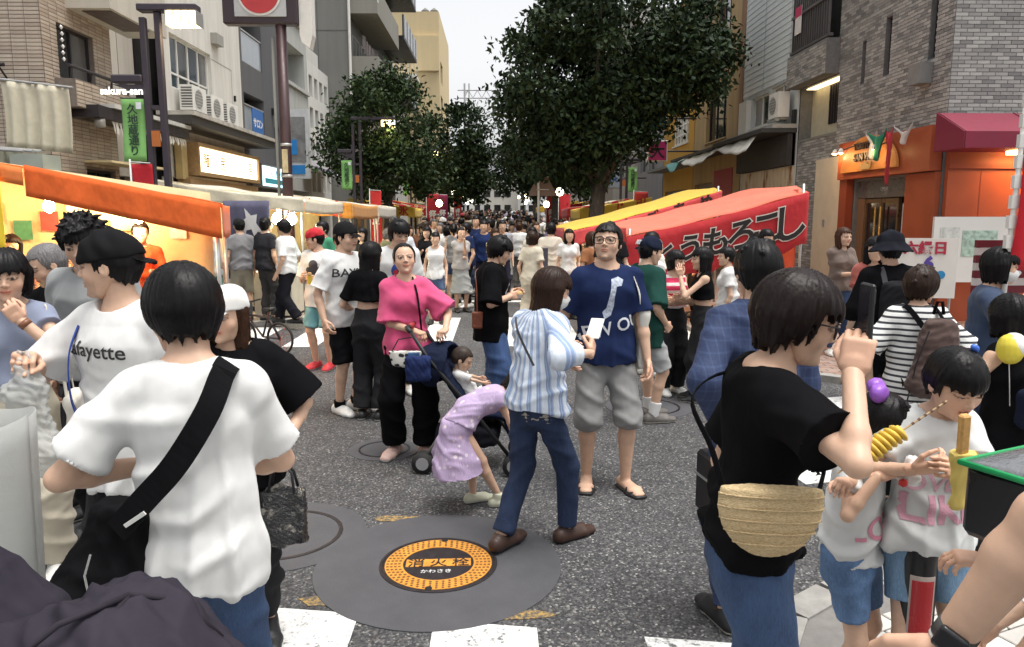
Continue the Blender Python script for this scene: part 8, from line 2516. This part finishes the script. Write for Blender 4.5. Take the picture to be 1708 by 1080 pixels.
WALK = ((.05, .13, 0, 0), (-.05, -.13, .02, 0))
TEMPL = [
    (tk(1.72, False, 'short', 'pants', dict(ease=.03), seed=301), 'man', 'trousers', ''),
    (tk(1.70, False, 'mop', 'pants', dict(ease=.03, sleeve=.9), dict(ease=.02, knee=.05, cuff=.05), feet=WALK, drop=.012, seed=302), 'man', 'trousers', ' walking'),
    (tk(1.70, False, 'crew', 'shorts', dict(ease=.03), dict(ease=.02), cap=True, seed=303), 'man', 'shorts', ' in a cap'),
    (tk(1.60, True, 'shoulder', 'pants', dict(ease=.02), seed=304, hands=(((.03, .16, .68), None), (None, None))), 'woman', 'trousers', ' holding food'),
    (tk(1.58, True, 'long', 'skirt', dict(ease=.02), dict(hem=.14, flare=.15), seed=305), 'woman', 'a long skirt', ''),
    (tk(1.58, True, 'bob', 'pants', dict(ease=.025, hem=.46), dict(ease=.02, knee=.052, cuff=.055), feet=WALK, drop=.012, seed=306), 'woman', 'wide trousers', ' walking'),
    (tk(1.60, True, 'tied', 'skirt', dict(ease=.015, sleeve=.5), dict(hem=.22, flare=.14), seed=307, hands=(((.0, .15, .80), None), ((.0, .14, .64), None))), 'woman', 'a skirt', ' hand at chin'),
    (tk(1.74, False, 'short', 'pants', dict(ease=.02, sleeve=1.9), seed=308, hands=(((.04, .18, .70), None), ((-.06, .17, .66), None))), 'man', 'trousers', ' with phone'),
    (tk(1.62, True, 'pony', 'shorts', dict(ease=.02, sleeve=0), dict(len=.6), seed=309), 'woman', 'shorts', ''),
]
TOPC = [('white', (.74, .74, .72)), ('white', (.72, .72, .70)), ('black', (.014, .014, .016)), ('black', (.018, .018, .02)), ('black', (.012, .012, .014)), ('dark grey', (.05, .05, .055)), ('navy', (.02, .03, .08)), ('grey', (.24, .24, .24)), ('beige', (.50, .44, .34)), ('pale blue', (.34, .44, .55)), ('red', (.40, .04, .05)), ('olive', (.12, .12, .06)), ('cream', (.62, .57, .46)), ('brown', (.20, .09, .05)), ('lilac', (.40, .32, .46))]
BOTC = [('black', (.014, .014, .016)), ('black', (.02, .02, .022)), ('blue', (.06, .10, .20)), ('grey', (.18, .18, .18)), ('beige', (.42, .37, .28)), ('white', (.62, .62, .6))]
HC_ = [BLACK, BLACK, BLACK, (.03, .016, .010), (.05, .024, .013), (.12, .12, .12)]
def crowd_person(ti, loc, yaw, top, bot, label, group, sc=1.0, hair=BLACK, shoe=None, cap=(.02, .02, .025), z=None):
    (me, kw), _, _, _ = TEMPL[ti]
    o = bpy.data.objects.new('person', me); COL.objects.link(o)
    o.location = (loc[0], loc[1], gz(loc[1]) if z is None else z); o.rotation_euler = (0, 0, R(yaw)); o.scale = (sc, sc, sc)
    ms = [skin(), hairmat(hair), cloth(top), cloth(bot), shoe or S_BK, cloth(cap)]
    for i, m in enumerate(ms):
        o.material_slots[i].link = 'OBJECT'; o.material_slots[i].material = m
    tag(o, label, 'person', group)
    return o
GS = 'shoppers at the left-hand stalls'
K = crowd_person
K(1, (-3.30, 11.75), 75, (.74, .74, .72), (.014, .014, .018), 'man in white T-shirt and black trousers walking past the left kerb', GS, 1.0, z=.06)
K(0, (-2.75, 11.95), 140, (.05, .25, .14), (.02, .03, .06), 'man in white and green top behind the red-capped man', GS)
K(8, (-4.35, 11.35), 20, (.45, .45, .44), (.10, .22, .16), 'person in grey vest and green shorts at the orange stall corner', GS, z=.06)
K(2, (-4.15, 12.15), 30, (.20, .20, .21), (.33, .31, .24), 'man in grey T-shirt and pale patterned shorts by the goat banner', GS, cap=(.02, .02, .02), z=.06)
K(0, (-3.75, 12.15), -30, (.03, .03, .035), (.06, .06, .06), 'man in dark grey by the dazzling stall lamps', GS, z=.06)
K(7, (-4.05, 8.55), -150, (.55, .10, .03), (.03, .03, .03), 'stall keeper in orange shirt under the orange tarpaulin', GS)
K(3, (-5.2, 8.1), -160, (.02, .02, .02), (.03, .03, .03), 'stall keeper in black behind the yellow signboard', GS)
K(6, (-4.62, 8.32), -170, (.5, .3, .2), (.03, .03, .03), 'stall keeper in brown apron near the lit tarpaulin post', GS)
K(3, (-4.4, 13.6), -90, (.6, .55, .45), (.03, .03, .03), 'stall keeper in cream inside the goat banner stall', GS, z=.06)
K(0, (3.4, 12.5), 90, (.55, .08, .05), (.03, .03, .03), 'stall keeper in red inside the corn stall', GS, z=.06)
K(3, (1.95, 9.2), 120, (.70, .68, .62), (.05, .08, .16), 'woman in white blouse between the corn stall and the notice panel', GS)
K(6, (-.66, 13.75), 200, (.40, .38, .36), (.30, .31, .30), 'woman in grey sleeveless dress with folded arms on the far crossing', 'people beyond the far crossing', 1.0, z=0)
K(0, (-.25, 15.1), 178, (.02, .035, .11), (.03, .03, .05), 'man in navy T-shirt behind the grey dress woman', 'people beyond the far crossing')
K(0, (.12, 15.6), 190, (.30, .31, .34), (.03, .03, .05), 'man in grey T-shirt beside the navy T-shirt man', 'people beyond the far crossing')
K(3, (-1.35, 14.6), 170, (.014, .014, .016), (.02, .02, .02), 'woman in black vest dress behind the white logo man', 'people beyond the far crossing')
K(1, (-1.75, 14.0), 150, (.62, .66, .72), (.03, .03, .04), 'man in pale blue shirt with dark braces behind the logo man', 'people beyond the far crossing')
K(5, (.55, 11.6), -20, (.56, .51, .40), (.48, .43, .33), 'woman in cream blouse and beige trousers behind the eating man', 'people beyond the far crossing', hair=(.03, .016, .01))
K(1, (1.0, 13.6), 5, (.58, .53, .44), (.014, .014, .016), 'man in beige shirt and black trousers at the white sign pole', 'people beyond the far crossing')
K(4, (1.25, 12.8), 185, (.70, .70, .68), (.62, .62, .6), 'woman all in white by the yellow stall front', 'people beyond the far crossing')
K(5, (1.45, 11.2), 20, (.30, .12, .05), (.02, .02, .02), 'woman in rust top by the notice panel', 'people beyond the far crossing', hair=(.05, .02, .01))
K(0, (1.62, 10.5), 10, (.014, .014, .016), (.02, .02, .02), 'man in plain black behind the glasses man', 'people beyond the far crossing')
K(3, (-2.3, 12.9), 160, (.02, .02, .02), (.05, .08, .16), 'woman in black blouse and jeans behind the black-cap man', 'people beyond the far crossing')
K(8, (-1.0, 12.2), 185, (.70, .70, .68), (.07, .11, .2), 'girl in white vest and denim shorts on the far crossing', 'people beyond the far crossing', .95)
K(3, (3.55, 6.9), 165, (.35, .10, .08), (.02, .02, .02), 'woman in rust blouse half hidden behind the festival poster', 'people on the right pavement', z=0)
K(5, (3.6, 9.9), 200, (.5, .5, .5), (.05, .08, .16), 'woman in grey top beside the corn stall end', 'people on the right pavement', z=.06)
# dense crowd: every figure placed on the street with its own room
placed = [(-.66, 13.75), (-.25, 15.1), (.12, 15.6), (-1.35, 14.6), (-1.75, 14), (.55, 11.6), (1.0, 13.6), (1.25, 12.8), (-2.3, 12.9), (.72, 12.2), (1.19, 21)]
rr = random.Random(11)
seen = {}
n = 0; tries = 0
while n < 210 and tries < 9000:
    tries += 1
    y = 14.2 + (rr.random() ** 1.45) * 62
    wd = 2.1 if y < 30 else 2.3
    x = rr.uniform(-2.75 if y > 16 else -2.2, wd - .2 if 14 < y < 18 else wd)
    if 14 < y < 17.6 and x > 1.1: continue
    gap = .40 if y < 30 else .46
    if any(abs(x - a) < gap * 1.05 and abs(y - b) < gap * 1.3 for a, b in placed): continue
    placed.append((x, y))
    ti = rr.randrange(len(TEMPL)); (tn, tc), (bn_, bc_) = rr.choice(TOPC), rr.choice(BOTC)
    who, what, extra = TEMPL[ti][1:]
    toward = rr.random() < .55
    yaw = (180 if toward else 0) + rr.gauss(0, 28)
    zone = 'past the far crossing' if y < 19 else 'between the stalls' if y < 26 else 'amid the crowd' if y < 42 else 'far up the street'
    lab = f'{who} in {tn} top, {bn_} {what.replace("a ", "")}{extra}, {"facing" if toward else "facing away"}, {zone}'
    K(ti, (x, y), yaw, tc, bc_, lab, 'crowd filling the street', rr.uniform(.95, 1.05), rr.choice(HC_), rr.choice((S_BK, S_W)), rr.choice(((.02, .02, .025), (.5, .5, .48), (.3, .03, .04))))
    n += 1
